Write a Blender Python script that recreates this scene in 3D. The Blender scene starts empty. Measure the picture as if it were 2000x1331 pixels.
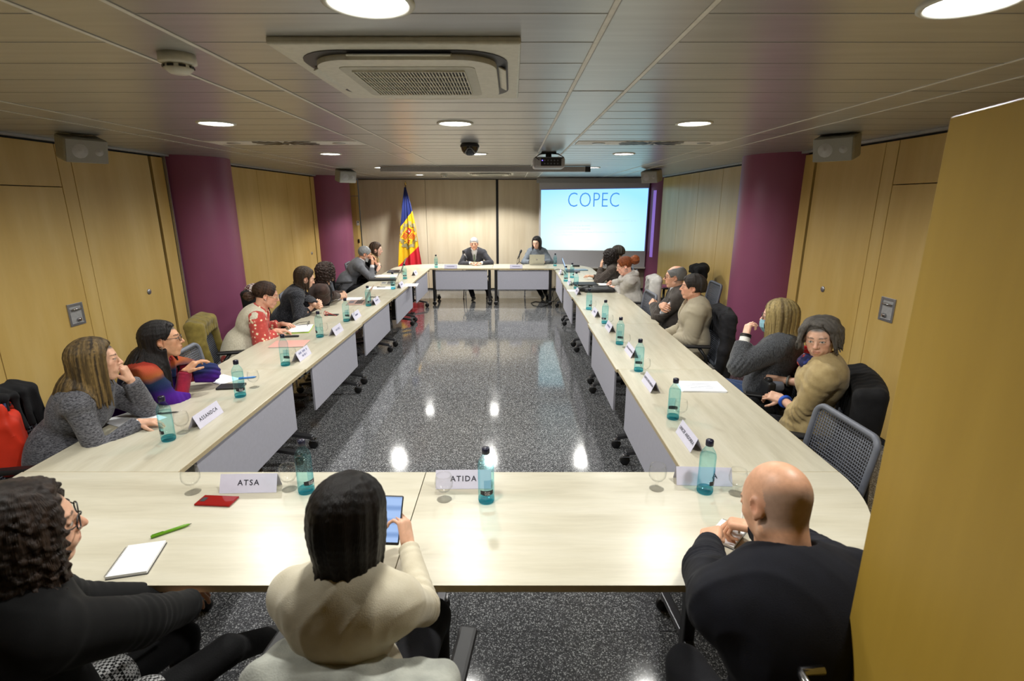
import bpy, bmesh, math, random
import numpy as np
from mathutils import Vector, Matrix, Euler

random.seed(7)
rng = np.random.default_rng(11)
PI = math.pi
scene = bpy.context.scene
col = scene.collection
DEG = PI / 180

# ------------------------------------------------------------------ camera geometry (photo frame 2000 x 1331)
CAM_H, CAM_F = 1.99, 1015.0
CAM_T = math.atan(270 / 1015.0)
_ct, _st = math.cos(CAM_T), math.sin(CAM_T)

def at(u, v, z=0.74):
    """world point on the horizontal plane z seen at photo pixel (u, v)"""
    a = (u - 1000) / CAM_F
    b = (665.5 - v) / CAM_F
    y, k = _ct + b * _st, -_st + b * _ct
    t = (z - CAM_H) / k
    return Vector((a * t, y * t, z))

def aty(u, v, Y):
    a = (u - 1000) / CAM_F
    b = (665.5 - v) / CAM_F
    y, k = _ct + b * _st, -_st + b * _ct
    t = Y / y
    return Vector((a * t, Y, CAM_H + k * t))

def atx(u, v, X):
    a = (u - 1000) / CAM_F
    b = (665.5 - v) / CAM_F
    y, k = _ct + b * _st, -_st + b * _ct
    t = X / a
    return Vector((X, y * t, CAM_H + k * t))

# ------------------------------------------------------------------ materials
MATS = {}

def new_mat(name):
    m = bpy.data.materials.new(name)
    m.use_nodes = True
    nt = m.node_tree
    b = nt.nodes['Principled BSDF']
    MATS[name] = m
    return m, nt, b

def N(nt, typ, **kw):
    n = nt.nodes.new(typ)
    for k, v in kw.items():
        setattr(n, k, v)
    return n

def srgb(r, g, b):
    f = lambda c: (c / 12.92 if c <= .04045 else ((c + .055) / 1.055) ** 2.4)
    return (f(r / 255), f(g / 255), f(b / 255), 1)

def ramp(nt, stops):
    r = N(nt, 'ShaderNodeValToRGB')
    e = r.color_ramp.elements
    while len(e) < len(stops):
        e.new(0.5)
    for i, (p, c) in enumerate(stops):
        e[i].position = p
        e[i].color = c
    return r

def coords(nt, scale=(1, 1, 1), kind='Object', rot=(0, 0, 0)):
    tc = N(nt, 'ShaderNodeTexCoord')
    mp = N(nt, 'ShaderNodeMapping')
    mp.inputs['Scale'].default_value = scale
    mp.inputs['Rotation'].default_value = rot
    nt.links.new(tc.outputs[kind], mp.inputs['Vector'])
    return mp.outputs['Vector']

def noise(nt, vec, scale, detail=2.0, rough=.5):
    n = N(nt, 'ShaderNodeTexNoise')
    n.inputs['Scale'].default_value = scale
    n.inputs['Detail'].default_value = detail
    n.inputs['Roughness'].default_value = rough
    nt.links.new(vec, n.inputs['Vector'])
    return n.outputs['Fac']

def bump(nt, b, h, strength=.3, dist=.01):
    n = N(nt, 'ShaderNodeBump')
    n.inputs['Strength'].default_value = strength
    n.inputs['Distance'].default_value = dist
    nt.links.new(h, n.inputs['Height'])
    nt.links.new(n.outputs['Normal'], b.inputs['Normal'])

def plain(name, c, rough=.5, metal=0.0, spec=.5, var=.06, vscale=40, bmp=0.0, sheen=0.0):
    """a simple procedural material: base colour broken up by a little noise"""
    m, nt, b = new_mat(name)
    f = noise(nt, coords(nt), vscale, 2)
    lo = tuple(max(0, x * (1 - var)) for x in c[:3]) + (1,)
    hi = tuple(min(1, x * (1 + var)) for x in c[:3]) + (1,)
    r = ramp(nt, [(.3, lo), (.7, hi)])
    nt.links.new(f, r.inputs['Fac'])
    nt.links.new(r.outputs['Color'], b.inputs['Base Color'])
    b.inputs['Roughness'].default_value = rough
    b.inputs['Metallic'].default_value = metal
    b.inputs['Specular IOR Level'].default_value = spec
    if bmp:
        bump(nt, b, f, bmp, .004)
    if sheen:
        b.inputs['Sheen Weight'].default_value = sheen
        b.inputs['Sheen Roughness'].default_value = .5
    return m

def emis(name, c, s):
    m, nt, b = new_mat(name)
    b.inputs['Base Color'].default_value = c
    b.inputs['Emission Color'].default_value = c
    b.inputs['Emission Strength'].default_value = s
    return m

def wood_mat(name, c0, c1, c2, scale=(1, 1, 1), rough=.4, freq=6.0, grain=.5, spec=.4):
    """veneer: long soft streaks along local Z of the mapping"""
    m, nt, b = new_mat(name)
    v = coords(nt, scale)
    n1 = noise(nt, v, freq, 3, .55)
    r = ramp(nt, [(.28, c0), (.5, c1), (.75, c2)])
    nt.links.new(n1, r.inputs['Fac'])
    v2 = coords(nt, tuple(s * 9 for s in scale))
    n2 = noise(nt, v2, freq, 2, .6)
    mx = N(nt, 'ShaderNodeMixRGB', blend_type='MULTIPLY')
    r2 = ramp(nt, [(.3, (1 - grain * .25,) * 3 + (1,)), (.65, (1, 1, 1, 1))])
    nt.links.new(n2, r2.inputs['Fac'])
    mx.inputs['Fac'].default_value = 1
    nt.links.new(r.outputs['Color'], mx.inputs['Color1'])
    nt.links.new(r2.outputs['Color'], mx.inputs['Color2'])
    nt.links.new(mx.outputs['Color'], b.inputs['Base Color'])
    b.inputs['Roughness'].default_value = rough
    b.inputs['Specular IOR Level'].default_value = spec
    return m

# ------------------------------------------------------------------ mesh helper
class MB:
    """collects shapes into one mesh (several material slots allowed)"""
    def __init__(self):
        self.v, self.f, self.m, self.sm = [], [], [], []

    def _add(self, vs, fs, mi=0, smooth=False):
        b = len(self.v)
        self.v.extend([tuple(p) for p in vs])
        self.f.extend([tuple(b + i for i in f) for f in fs])
        self.m.extend([mi] * len(fs))
        self.sm.extend([smooth] * len(fs))

    def box(self, c, s, bev=0.0, rot=None, mi=0):
        cx, cy, cz = c
        hx, hy, hz = s[0] / 2, s[1] / 2, s[2] / 2
        bev = min(bev, hx * .9, hy * .9, hz * .9)
        if bev <= 0:
            vs = [(x * hx, y * hy, z * hz) for x in (-1, 1) for y in (-1, 1) for z in (-1, 1)]
            fs = [(0, 1, 3, 2), (4, 6, 7, 5), (0, 4, 5, 1), (2, 3, 7, 6), (0, 2, 6, 4), (1, 5, 7, 3)]
            sm = False
        else:
            bm = bmesh.new()
            bmesh.ops.create_cube(bm, size=1)
            for q in bm.verts:
                q.co = Vector((q.co.x * 2 * hx, q.co.y * 2 * hy, q.co.z * 2 * hz))
            bmesh.ops.bevel(bm, geom=bm.edges[:], offset=bev, segments=2, profile=.5, affect='EDGES')
            bm.verts.index_update()
            vs = [q.co[:] for q in bm.verts]
            fs = [[q.index for q in f.verts] for f in bm.faces]
            bm.free()
            sm = False
        M = rot if rot is not None else Matrix.Identity(3)
        if isinstance(M, (int, float)):
            M = Matrix.Rotation(M, 3, 'Z')
        vs = [(M @ Vector(p)) + Vector(c) for p in vs]
        self._add(vs, fs, mi, sm)
        return self

    def bar(self, a, b, w, h, bev=0.0, mi=0, up=Vector((0, 0, 1))):
        a, b = Vector(a), Vector(b)
        d = b - a
        L = d.length
        z = d.normalized()
        x = up.cross(z)
        if x.length < 1e-4:
            x = Vector((1, 0, 0))
        x.normalize()
        y = z.cross(x)
        M = Matrix((x, y, z)).transposed()
        return self.box((a + b) / 2, (w, h, L), bev, M, mi)

    def tube(self, pts, r, n=8, mi=0, cap=True, closed=False):
        pts = [Vector(p) for p in pts]
        k = len(pts)
        rs = r if hasattr(r, '__len__') else [r] * k
        vs, fs = [], []
        prev = None
        for i, p in enumerate(pts):
            if closed:
                t = pts[(i + 1) % k] - pts[i - 1]
            else:
                t = pts[min(i + 1, k - 1)] - pts[max(i - 1, 0)]
            t = t.normalized() if t.length > 1e-9 else Vector((0, 0, 1))
            if prev is None:
                x = t.orthogonal().normalized()
            else:
                x = prev - t * prev.dot(t)
                x = x.normalized() if x.length > 1e-6 else t.orthogonal().normalized()
            prev = x
            y = t.cross(x)
            for j in range(n):
                a = 2 * PI * j / n
                vs.append(p + (x * math.cos(a) + y * math.sin(a)) * rs[i])
        for i in range(k if closed else k - 1):
            i2 = (i + 1) % k
            for j in range(n):
                fs.append((i * n + j, i * n + (j + 1) % n, i2 * n + (j + 1) % n, i2 * n + j))
        if cap and not closed:
            fs.append(tuple(range(n - 1, -1, -1)))
            fs.append(tuple((k - 1) * n + j for j in range(n)))
        self._add(vs, fs, mi, True)
        return self

    def lathe(self, prof, c=(0, 0, 0), n=24, mi=0, rot=None, closed=False):
        """prof: list of (r, z); r=0 ends are welded"""
        vs, fs, rows = [], [], []
        for r, z in prof:
            if r < 1e-6:
                rows.append([len(vs)] * n)
                vs.append(Vector((0, 0, z)))
            else:
                rows.append(list(range(len(vs), len(vs) + n)))
                vs.extend(Vector((r * math.cos(2 * PI * j / n), r * math.sin(2 * PI * j / n), z)) for j in range(n))
        R = list(zip(rows, rows[1:] + ([rows[0]] if closed else [])))
        if not closed:
            R = R[:len(rows) - 1]
        for a, b in R:
            for j in range(n):
                q = [a[j], a[(j + 1) % n], b[(j + 1) % n], b[j]]
                u = []
                for i in q:
                    if i not in u:
                        u.append(i)
                if len(u) > 2:
                    fs.append(tuple(u))
        M = rot if rot is not None else Matrix.Identity(3)
        vs = [(M @ p) + Vector(c) for p in vs]
        self._add(vs, fs, mi, True)
        return self

    def prism(self, poly, z0, z1, mi=0, M=None):
        """extrude an xy polygon from z0 to z1"""
        n = len(poly)
        vs = [Vector((x, y, z0)) for x, y in poly] + [Vector((x, y, z1)) for x, y in poly]
        fs = [tuple(range(n - 1, -1, -1)), tuple(range(n, 2 * n))]
        fs += [(i, (i + 1) % n, n + (i + 1) % n, n + i) for i in range(n)]
        if M is not None:
            vs = [M @ p for p in vs]
        self._add(vs, fs, mi)
        return self

    def quad(self, a, b, c, d, mi=0):
        self._add([a, b, c, d], [(0, 1, 2, 3)], mi)
        return self

    def ell(self, c, r, n=16, m=10, mi=0, rot=None):
        prof = [(math.sin(PI * i / m), -math.cos(PI * i / m)) for i in range(m + 1)]
        b = len(self.v)
        self.lathe([(p, z) for p, z in prof], n=n, mi=mi)
        M = rot if rot is not None else Matrix.Identity(3)
        for i in range(b, len(self.v)):
            p = self.v[i]
            self.v[i] = tuple((M @ Vector((p[0] * r[0], p[1] * r[1], p[2] * r[2]))) + Vector(c))
        return self

    def mesh(self, name):
        me = bpy.data.meshes.new(name)
        me.from_pydata(self.v, [], self.f)
        me.polygons.foreach_set('material_index', self.m)
        me.polygons.foreach_set('use_smooth', self.sm)
        me.update()
        return me

    def build(self, name, mats, parent=None, loc=None, rz=0.0):
        o = bpy.data.objects.new(name, self.mesh(name))
        for m in (mats if isinstance(mats, (list, tuple)) else [mats]):
            o.data.materials.append(m)
        col.objects.link(o)
        if parent is not None:
            o.parent = parent
        if loc is not None:
            o.location = loc
        o.rotation_euler.z = rz
        return o

def empty(name, loc, rz=0.0, parent=None):
    o = bpy.data.objects.new(name, None)
    o.empty_display_size = .1
    col.objects.link(o)
    o.location = loc
    o.rotation_euler = (0, 0, rz)
    if parent is not None:
        o.parent = parent
    return o

def tag(o, label, cat, group=None):
    o['label'] = label
    o['category'] = cat
    if group:
        o['group'] = group
    return o

def struct(o):
    o['kind'] = 'structure'
    return o

def copy_tree(o, parent=None):
    c = o.copy()
    col.objects.link(c)
    if parent is not None:
        c.parent = parent
        c.matrix_parent_inverse = o.matrix_parent_inverse.copy()
    for ch in list(o.children):
        copy_tree(ch, c)
    return c

def text_mesh(mb, s, M, size, mi=0, bold=0.0, space=1.0, align='CENTER'):
    """put flat lettering into mb: built with a font curve, then turned into faces. M maps (x right, y up, z out)"""
    cu = bpy.data.curves.new('t', 'FONT')
    cu.body = s
    cu.size = size
    cu.align_x = align
    cu.align_y = 'CENTER'
    cu.space_character = space
    cu.offset = bold
    cu.resolution_u = 3
    ob = bpy.data.objects.new('t', cu)
    col.objects.link(ob)
    bpy.context.view_layer.update()
    dg = bpy.context.evaluated_depsgraph_get()
    me = ob.evaluated_get(dg).to_mesh()
    vs = [M @ v.co for v in me.vertices]
    fs = [tuple(p.vertices) for p in me.polygons]
    mb._add(vs, fs, mi)
    ob.evaluated_get(dg).to_mesh_clear()
    bpy.data.objects.remove(ob)
    bpy.data.curves.remove(cu)
# ------------------------------------------------------------------ room materials
WALL_WOOD = wood_mat('maple_veneer', srgb(200, 166, 94), srgb(208, 176, 106), srgb(216, 187, 122), (3, 3, .5), .34, 1.3, .12)
BACK_WOOD = wood_mat('pale_veneer', srgb(206, 190, 162), srgb(216, 202, 176), srgb(224, 212, 188), (4, 4, .4), .5, 1.4, .1)
DOOR_WOOD = wood_mat('door_veneer', srgb(160, 128, 44), srgb(168, 136, 50), srgb(176, 144, 60), (3, 3, .5), .5, 1.2, .15)
TABLE_WOOD_X = wood_mat('table_laminate_x', srgb(182, 175, 154), srgb(197, 191, 171), srgb(206, 201, 184), (.8, 7, 7), .3, 1.5, .22)
TABLE_WOOD_Y = wood_mat('table_laminate_y', srgb(182, 175, 154), srgb(197, 191, 171), srgb(206, 201, 184), (7, .8, 7), .3, 1.5, .22)
EDGE = plain('table_edge', srgb(190, 174, 138), .4)
BLACK = plain('black_reveal', srgb(16, 16, 17), .6)
PURPLE = plain('burgundy_paint', srgb(138, 74, 104), .42, var=.04, vscale=3)
LILAC = emis('lilac_spill', (.30, .16, .62, 1), .55)
CEIL = None
GREY_MET = plain('grey_metal', srgb(172, 172, 172), .45, .2)
CHROME = plain('chrome', srgb(200, 200, 205), .15, 1.0)
WHITE_PL = plain('white_plastic', srgb(214, 214, 204), .4)
GREY_PL = plain('grey_plastic', srgb(92, 96, 106), .45)
DARK_PL = plain('dark_plastic', srgb(24, 24, 26), .42)
MODESTY = plain('grey_panel', srgb(178, 178, 190), .5, var=.03)
ALU = plain('brushed_aluminium', srgb(176, 176, 180), .35, .8)

def ceiling_mat():
    m, nt, b = new_mat('ceiling_metal')
    b.inputs['Metallic'].default_value = .5
    b.inputs['Roughness'].default_value = .3
    f = noise(nt, coords(nt, (1, 12, 1)), 2.0, 2)
    r = ramp(nt, [(.3, srgb(182, 184, 184)), (.7, srgb(194, 196, 196))])
    nt.links.new(f, r.inputs['Fac'])
    nt.links.new(r.outputs['Color'], b.inputs['Base Color'])
    return m
CEIL = ceiling_mat()
CEIL_LINE = plain('ceiling_joint_light', srgb(232, 232, 228), .5)
CEIL_GAP = plain('ceiling_joint_dark', srgb(158, 158, 156), .6)

def terrazzo():
    m, nt, b = new_mat('terrazzo')
    v = coords(nt)
    vo = N(nt, 'ShaderNodeTexVoronoi')
    vo.inputs['Scale'].default_value = 215
    vo.inputs['Randomness'].default_value = 1
    nt.links.new(v, vo.inputs['Vector'])
    r = ramp(nt, [(.0, srgb(62, 63, 66)), (.5, srgb(82, 83, 86)), (.78, srgb(112, 113, 116)), (.94, srgb(196, 198, 200))])
    sep = N(nt, 'ShaderNodeSeparateColor')
    nt.links.new(vo.outputs['Color'], sep.inputs['Color'])
    nt.links.new(sep.outputs['Red'], r.inputs['Fac'])
    br = N(nt, 'ShaderNodeTexBrick')
    br.offset = 0
    br.inputs['Scale'].default_value = 1.0
    br.inputs['Brick Width'].default_value = 1.2
    br.inputs['Row Height'].default_value = .8
    br.inputs['Mortar Size'].default_value = .0025
    br.inputs['Color1'].default_value = (1, 1, 1, 1)
    br.inputs['Color2'].default_value = (.88, .88, .88, 1)
    br.inputs['Mortar'].default_value = (.45, .45, .45, 1)
    mp = N(nt, 'ShaderNodeMapping')
    mp.inputs['Location'].default_value = (.27, .35, 0)
    nt.links.new(v, mp.inputs['Vector'])
    nt.links.new(mp.outputs['Vector'], br.inputs['Vector'])
    mx = N(nt, 'ShaderNodeMixRGB', blend_type='MULTIPLY')
    mx.inputs['Fac'].default_value = 1
    nt.links.new(r.outputs['Color'], mx.inputs['Color1'])
    nt.links.new(br.outputs['Color'], mx.inputs['Color2'])
    nt.links.new(mx.outputs['Color'], b.inputs['Base Color'])
    n = noise(nt, v, 3, 2)
    rr = ramp(nt, [(.3, (.07,) * 3 + (1,)), (.7, (.11,) * 3 + (1,))])
    nt.links.new(n, rr.inputs['Fac'])
    nt.links.new(rr.outputs['Color'], b.inputs['Roughness'])
    b.inputs['Specular IOR Level'].default_value = .5
    return m
TERRAZZO = terrazzo()

# ------------------------------------------------------------------ room shell
XL, XR, YB, YF, ZC = -3.95, 3.15, 12.16, -2.2, 2.517
struct(MB().box(((XL + XR) / 2, (YB + YF) / 2, -.05), (XR - XL + .6, YB - YF + .6, .1)).build('floor', TERRAZZO))

def wall_panels(name, axis, pos, sign, segs, ztop, backing, wood, gaps=.006):
    """panels (along, z0, z1) in front of a dark backing; axis 'x' = wall in plane X=pos"""
    mb = MB()
    th = .03
    for a, b, z0, z1, mi in segs:
        a2, b2 = a + gaps / 2, b - gaps / 2
        if axis == 'x':
            mb.box((pos + sign * th / 2, (a2 + b2) / 2, (z0 + z1) / 2), (th, b2 - a2, z1 - z0 - gaps), .003, None, mi)
        else:
            mb.box(((a2 + b2) / 2, pos + sign * th / 2, (z0 + z1) / 2), (b2 - a2, th, z1 - z0 - gaps), .003, None, mi)
    lo, hi = min(s[0] for s in segs), max(s[1] for s in segs)
    if axis == 'x':
        mb.box((pos + sign * .08, (lo + hi) / 2, ZC / 2), (.1, hi - lo, ZC + .1), 0, None, 1)
    else:
        mb.box(((lo + hi) / 2, pos + sign * .08, ZC / 2), (hi - lo, .1, ZC + .1), 0, None, 1)
    return struct(mb.build(name, wood))

zb, zt = .045, ZC - .035
L = []
for a, b in [(YF, -.4), (-.4, 1.3), (1.3, 2.6)]:
    L.append((a, b, zb, zt, 0))
L += [(2.6, 3.85, zb, 2.12, 0), (2.6, 3.85, 2.12, zt, 0), (3.85, 4.76, zb, 2.12, 0), (3.85, 4.76, 2.12, zt, 0), (4.76, 4.91, zb, zt, 0), (4.91, 5.96, zb, zt, 0), (6.0, 6.2, zb, zt, 0),
      (7.2, 7.5, zb, zt, 0), (7.5, 8.43, zb, zt, 0), (8.43, 9.5, zb, zt, 0), (9.5, 10.6, zb, zt, 0), (10.64, 10.88, zb, zt, 0)]
wall_panels('wall_left', 'x', XL, -1, L, zt, BLACK, [WALL_WOOD, BLACK])
R = []
for a, b in [(YF, -.4), (-.4, 1.3), (1.3, 2.5)]:
    R.append((a, b, zb, zt, 0))
R += [(2.5, 3.5, zb, 2.13, 0), (2.5, 3.5, 2.13, zt, 0), (3.5, 4.49, zb, 2.13, 0), (3.5, 4.49, 2.13, zt, 0), (4.49, 4.65, zb, zt, 0), (4.65, 5.66, zb, zt, 0), (5.70, 5.9, zb, zt, 0),
      (6.9, 7.1, zb, zt, 0), (7.1, 8.13, zb, zt, 0), (8.13, 9.15, zb, zt, 0), (9.15, 10.2, zb, zt, 0), (10.2, 11.3, zb, zt, 0)]
wall_panels('wall_right', 'x', XR, 1, R, zt, BLACK, [WALL_WOOD, BLACK])
B = [(-3.45, -1.95, .03, zt, 0), (-1.95, -.36, .03, zt, 0), (-.31, .95, .03, zt, 0), (.95, 2.2, .03, zt, 0), (2.2, 3.2, .03, zt, 0)]
wall_panels('wall_back', 'y', YB, 1, B, zt, BLACK, [BACK_WOOD, BLACK])
struct(MB().box(((XL + XR) / 2, YF - .06, ZC / 2), (XR - XL + .4, .1, ZC + .1)).build('wall_front', WALL_WOOD))
# wooden pier between the second left column and the back wall
pr = MB().box((-3.72, 12.03, 1.06), (.52, .2, 2.12), .003)
pr.box((-3.72, 12.03, 2.3), (.52, .2, .34), .003)
struct(pr.build('trim_1', WALL_WOOD))
# slim metal edge strips beside the columns
for k, (x, y) in enumerate([(XL, 6.21), (XL, 10.9), (XR, 5.91)]):
    struct(MB().box((x, y, ZC / 2), (.05, .015, ZC)).build('trim_%d' % (k + 2), ALU))
# baseboards
for nm, x, segs in (('left', XL + .006, [(YF, 6.2), (7.25, 10.88)]), ('right', XR - .006, [(YF, 5.9), (6.9, 11.3)])):
    mb = MB()
    for a, b in segs:
        mb.box((x, (a + b) / 2, .022), (.012, b - a, .044))
    struct(mb.build('baseboard_' + nm, BLACK))
# burgundy round columns standing half in the walls
def column(cx, cy, r):
    n = 64
    mb = MB().lathe([(r, 0), (r, ZC + .05)], (cx, cy, 0), n)
    return struct(mb.build('column', PURPLE))
column(-4.05, 6.75, .517)
column(-3.97, 11.37, .54)
column(3.25, 6.4, .52)
c4 = column(3.44, 11.80, .43)
# narrow glowing strip added as projector light spilled onto the last column
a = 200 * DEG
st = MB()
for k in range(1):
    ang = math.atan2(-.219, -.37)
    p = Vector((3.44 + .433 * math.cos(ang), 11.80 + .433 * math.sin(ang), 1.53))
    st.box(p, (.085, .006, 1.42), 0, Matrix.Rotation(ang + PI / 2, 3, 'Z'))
st.build('projector_spill', LILAC, c4)

# ceiling: metal planks with joints and lengthwise strips
cb = MB()
cb.box(((XL + XR) / 2, (YB + YF) / 2, ZC + .03), (XR - XL + .6, YB - YF + .6, .06), 0, None, 0)
strips = [-2.885, -1.235, .42, 2.07]
y = YF
while y < YB:
    for xa, xb in zip([XL] + [s + .135 for s in strips], [s - .135 for s in strips] + [XR]):
        cb.box(((xa + xb) / 2, y, ZC - .0004), (xb - xa, .004, .0012), 0, None, 2)
    y += .278
for s in strips:
    for d in (-.135, .135):
        cb.box((s + d, (YB + YF) / 2, ZC - .001), (.016, YB - YF, .003), 0, None, 1)
        cb.box((s + d + .009, (YB + YF) / 2, ZC - .001), (.005, YB - YF, .002), 0, None, 2)
    for yy in [1.1 + 1.67 * k for k in range(7)]:
        cb.box((s, yy, ZC - .0006), (.27, .006, .002), 0, None, 2)
struct(cb.build('ceiling', [CEIL, CEIL_LINE, CEIL_GAP]))
# perimeter strips: light metal angle where wall meets ceiling
for nm, x in (('left', XL + .02), ('right', XR - .02)):
    struct(MB().box((x, (YB + YF) / 2, ZC - .012), (.05, YB - YF, .02)).build('cornice_' + nm, GREY_MET))
struct(MB().box(((XL + XR) / 2, YB - .02, ZC - .012), (XR - XL, .05, .02)).build('cornice_back', GREY_MET))
# long grey screen-rail box under the ceiling
t = tag(MB().box((-.43, 8.25, ZC - .045), (3.1, .1, .075), .006).box((1.14, 8.25, ZC - .045), (.08, .104, .079), .004, None, 1).build('ceiling_housing', [GREY_MET, DARK_PL]),
        'long slim grey roller housing across the ceiling behind the projector', 'screen housing')

# open door leaf close to the camera on the right
dh = 2.13
de = Vector((.787, 1.0, 0))
dd = Vector((-.21, -.98, 0)).normalized()
ctr = de + dd * .44 + Vector((.02, 0, dh / 2 + .008))
d = MB().box(ctr, (.044, .88, dh), .004, Matrix.Rotation(math.atan2(-dd.x, dd.y), 3, 'Z')).build('door_1', DOOR_WOOD)
struct(d)
dk = MB().tube([ctr + Vector((-.022, .36, -.09)), ctr + Vector((-.075, .355, -.09)), ctr + Vector((-.078, .345, -.09)), ctr + Vector((-.080, .22, -.09))], .011, 12)
dk.build('door_handle', CHROME, d)
# recessed pull plates and locks
def pull(x, y, z, s):
    e = empty('door_pull', (x, y, z), 0)
    m = MB()
    w, h = .17, .2
    for dy, dz, sy, sz in ((-w / 2 + .01, 0, .02, h), (w / 2 - .01, 0, .02, h), (0, h / 2 - .012, w - .04, .024), (0, -h / 2 + .012, w - .04, .024)):
        m.box((s * .004, dy, dz), (.008, sy, sz), .002)
    m.build('plate', ALU, e)
    MB().box((0, 0, 0), (.003, w - .03, h - .03)).build('recess', GREY_MET, e)
    q = MB()
    q.tube([(s * .012, -.05, .045), (s * .024, -.02, .05), (s * .024, .02, .05), (s * .012, .05, .045)], .009, 8)
    q.build('grip', CHROME, e)
    q = MB()
    q.lathe([(0, .0), (.018, .0), (.018, .014), (0, .016)], (s * .006, .015, -.05), 16, 0, Matrix.Rotation(s * PI / 2, 3, 'Y'))
    q.build('lock_knob', CHROME, e)
    return e
tag(pull(XL + .001, 4.61, 1.01, 1), 'square brushed metal recessed pull on the left wooden wall', 'door pull')
tag(pull(XR - .001, 4.28, 1.12, -1), 'square brushed metal recessed pull on the right wooden wall', 'door pull')
def lock(x, y, z, s, l):
    m = MB().lathe([(0, 0), (.03, 0), (.03, .006), (.026, .01), (0, .011)], (x, y, z), 20, 0, Matrix.Rotation(s * PI / 2, 3, 'Y'))
    tag(m.build('lock_cover', ALU), l, 'lock cover')
lock(XL, 5.6, 1.05, 1, 'small round metal lock cover on the left wooden panel')
lock(XR, 5.22, 1.14, -1, 'small round metal lock cover on the right wooden panel')
lock(XL, 10.35, 1.02, 1, 'small round lock cover on left wall panel near the far column')
# switch and black socket on the wooden pier
sw = MB().box((0, 0, 0), (.06, .012, .1), .004).box((.008, -.008, .02), (.02, .006, .03), .002, None, 1)
tag(sw.build('wall_switch', [WHITE_PL, DARK_PL], None, aty(699, 436, 11.92)), 'white wall control on the wooden pier left of the flag', 'switch')
so = MB().box((0, 0, 0), (.035, .012, .085), .004)
tag(so.build('wall_socket', DARK_PL, None, aty(701, 471, 11.92)), 'small black wall fitting on the wooden pier under the white control', 'socket')
# ------------------------------------------------------------------ downlights
LAMP = emis('lamp_glow', (1, .985, .94, 1), 18.0)
LXS = [-2.03, -.39, 1.25]
LYS = [1.6, 3.83, 6.15, 8.5, 10.75]
LAMP_W = 98.0
def dl_meshes():
    a = MB().lathe([(.125, 0), (.125, -.006), (.112, -.010), (.104, -.004), (.104, 0)], n=36)
    b = MB().lathe([(.104, -.003), (.06, -.0045), (0, -.005)], n=36)
    return a.mesh('trim_ring'), b.mesh('lens')
RING_ME, LENS_ME = dl_meshes()
RING_ME.materials.append(WHITE_PL)
LENS_ME.materials.append(LAMP)
rown = ['nearest the camera', 'in front of the big ceiling cassette', 'in the middle of the room', 'before the far tables', 'next to the back wall']
coln = ['left row', 'middle row', 'right row']
def downlight(x, y, label, w, sc=1.0):
    e = tag(empty('downlight', (x, y, ZC)), label, 'ceiling light', 'round downlights in the metal ceiling')
    for nm, me in (('trim_ring', RING_ME), ('lens', LENS_ME)):
        o = bpy.data.objects.new(nm, me)
        col.objects.link(o)
        o.parent = e
        o.scale = (sc,) * 3
    if w > 0:
        ld = bpy.data.lights.new('lamp', 'SPOT')
        ld.energy = w
        ld.spot_size = (166 if w < LAMP_W * 1.1 else 138) * DEG
        ld.spot_blend = .55 if w < LAMP_W * 1.1 else .3
        ld.shadow_soft_size = .075
        ld.color = (1, .985, .93)
        lo = bpy.data.objects.new('lamp', ld)
        col.objects.link(lo)
        lo.parent = e
        lo.location = (0, 0, -.02)
for j, y in enumerate(LYS):
    for i, x in enumerate(LXS):
        if j == 4 and i == 2:
            continue
        xx, sc = (x, 1.0)
        w = LAMP_W
        if j == 4:
            xx, sc, w = (-1.82, .8, LAMP_W * 2.3) if i == 0 else (x - .0, .8, LAMP_W * 2.3)
        lab = 'round white downlight, %s, %s' % (coln[i], rown[j])
        downlight(xx, y, lab, w, sc)

# ------------------------------------------------------------------ air-conditioning cassettes
def cassette(x, y, label, wx=.84, wy=.92):
    e = tag(empty('ceiling_cassette', (x, y, ZC)), label, 'air conditioner')
    MB().box((0, 0, -.012), (wx, wy, .026), .008).build('panel', WHITE_PL, e)
    # rounded outlet ring: dark slot between an outer and an inner rounded square
    def rsq(s, t, r, n=8):
        pts = []
        for cx, cy, a0 in ((s - r, t - r, 0), (-(s - r), t - r, 90), (-(s - r), -(t - r), 180), (s - r, -(t - r), 270)):
            for k in range(n + 1):
                a = (a0 + 90 * k / n) * DEG
                pts.append((cx + r * math.cos(a), cy + r * math.sin(a)))
        return pts
    MB().prism(rsq(wx * .445, wy * .435, .17), -.028, -.02).build('outlet_slot', DARK_PL, e)
    MB().prism(rsq(wx * .395, wy * .385, .14), -.046, -.02).build('inner_cover', WHITE_PL, e)
    MB().prism(rsq(wx * .30, wy * .285, .03), -.048, -.04).build('intake_frame', plain('cassette_grille_frame', srgb(190, 190, 180), .5), e)
    MB().box((0, 0, -.0485), (wx * .5, wy * .46, .002)).build('intake_recess', BLACK, e)
    g = MB()
    nx = 34
    for k in range(nx + 1):
        g.box((-wx * .25 + wx * .5 * k / nx, 0, -.051), (.0038, wy * .46, .006))
    for k in range(6):
        g.box((0, -wy * .23 + wy * .46 * k / 5, -.051), (wx * .5, .005, .007))
    g.build('grille', WHITE_PL, e)
    for sx, sy, w, h in ((0, -1, .36, .035), (0, 1, .36, .035), (-1, 0, .035, .36), (1, 0, .035, .36)):
        f = MB().box((sx * wx * .42, sy * wy * .41, -.034), (w if sy else .03, h if sx else .03, .006), .002,
                     Matrix.Rotation(.45 * (sx if sx else 0), 3, 'Y') @ Matrix.Rotation(-.45 * sy, 3, 'X'))
        f.build('flap', WHITE_PL, e)
cassette(-.39, 2.36, 'large white air-conditioning cassette with a slatted grille nearest the camera')
cassette(-.39, 10.0, 'small far white air-conditioning cassette close to the back wall')

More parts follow.
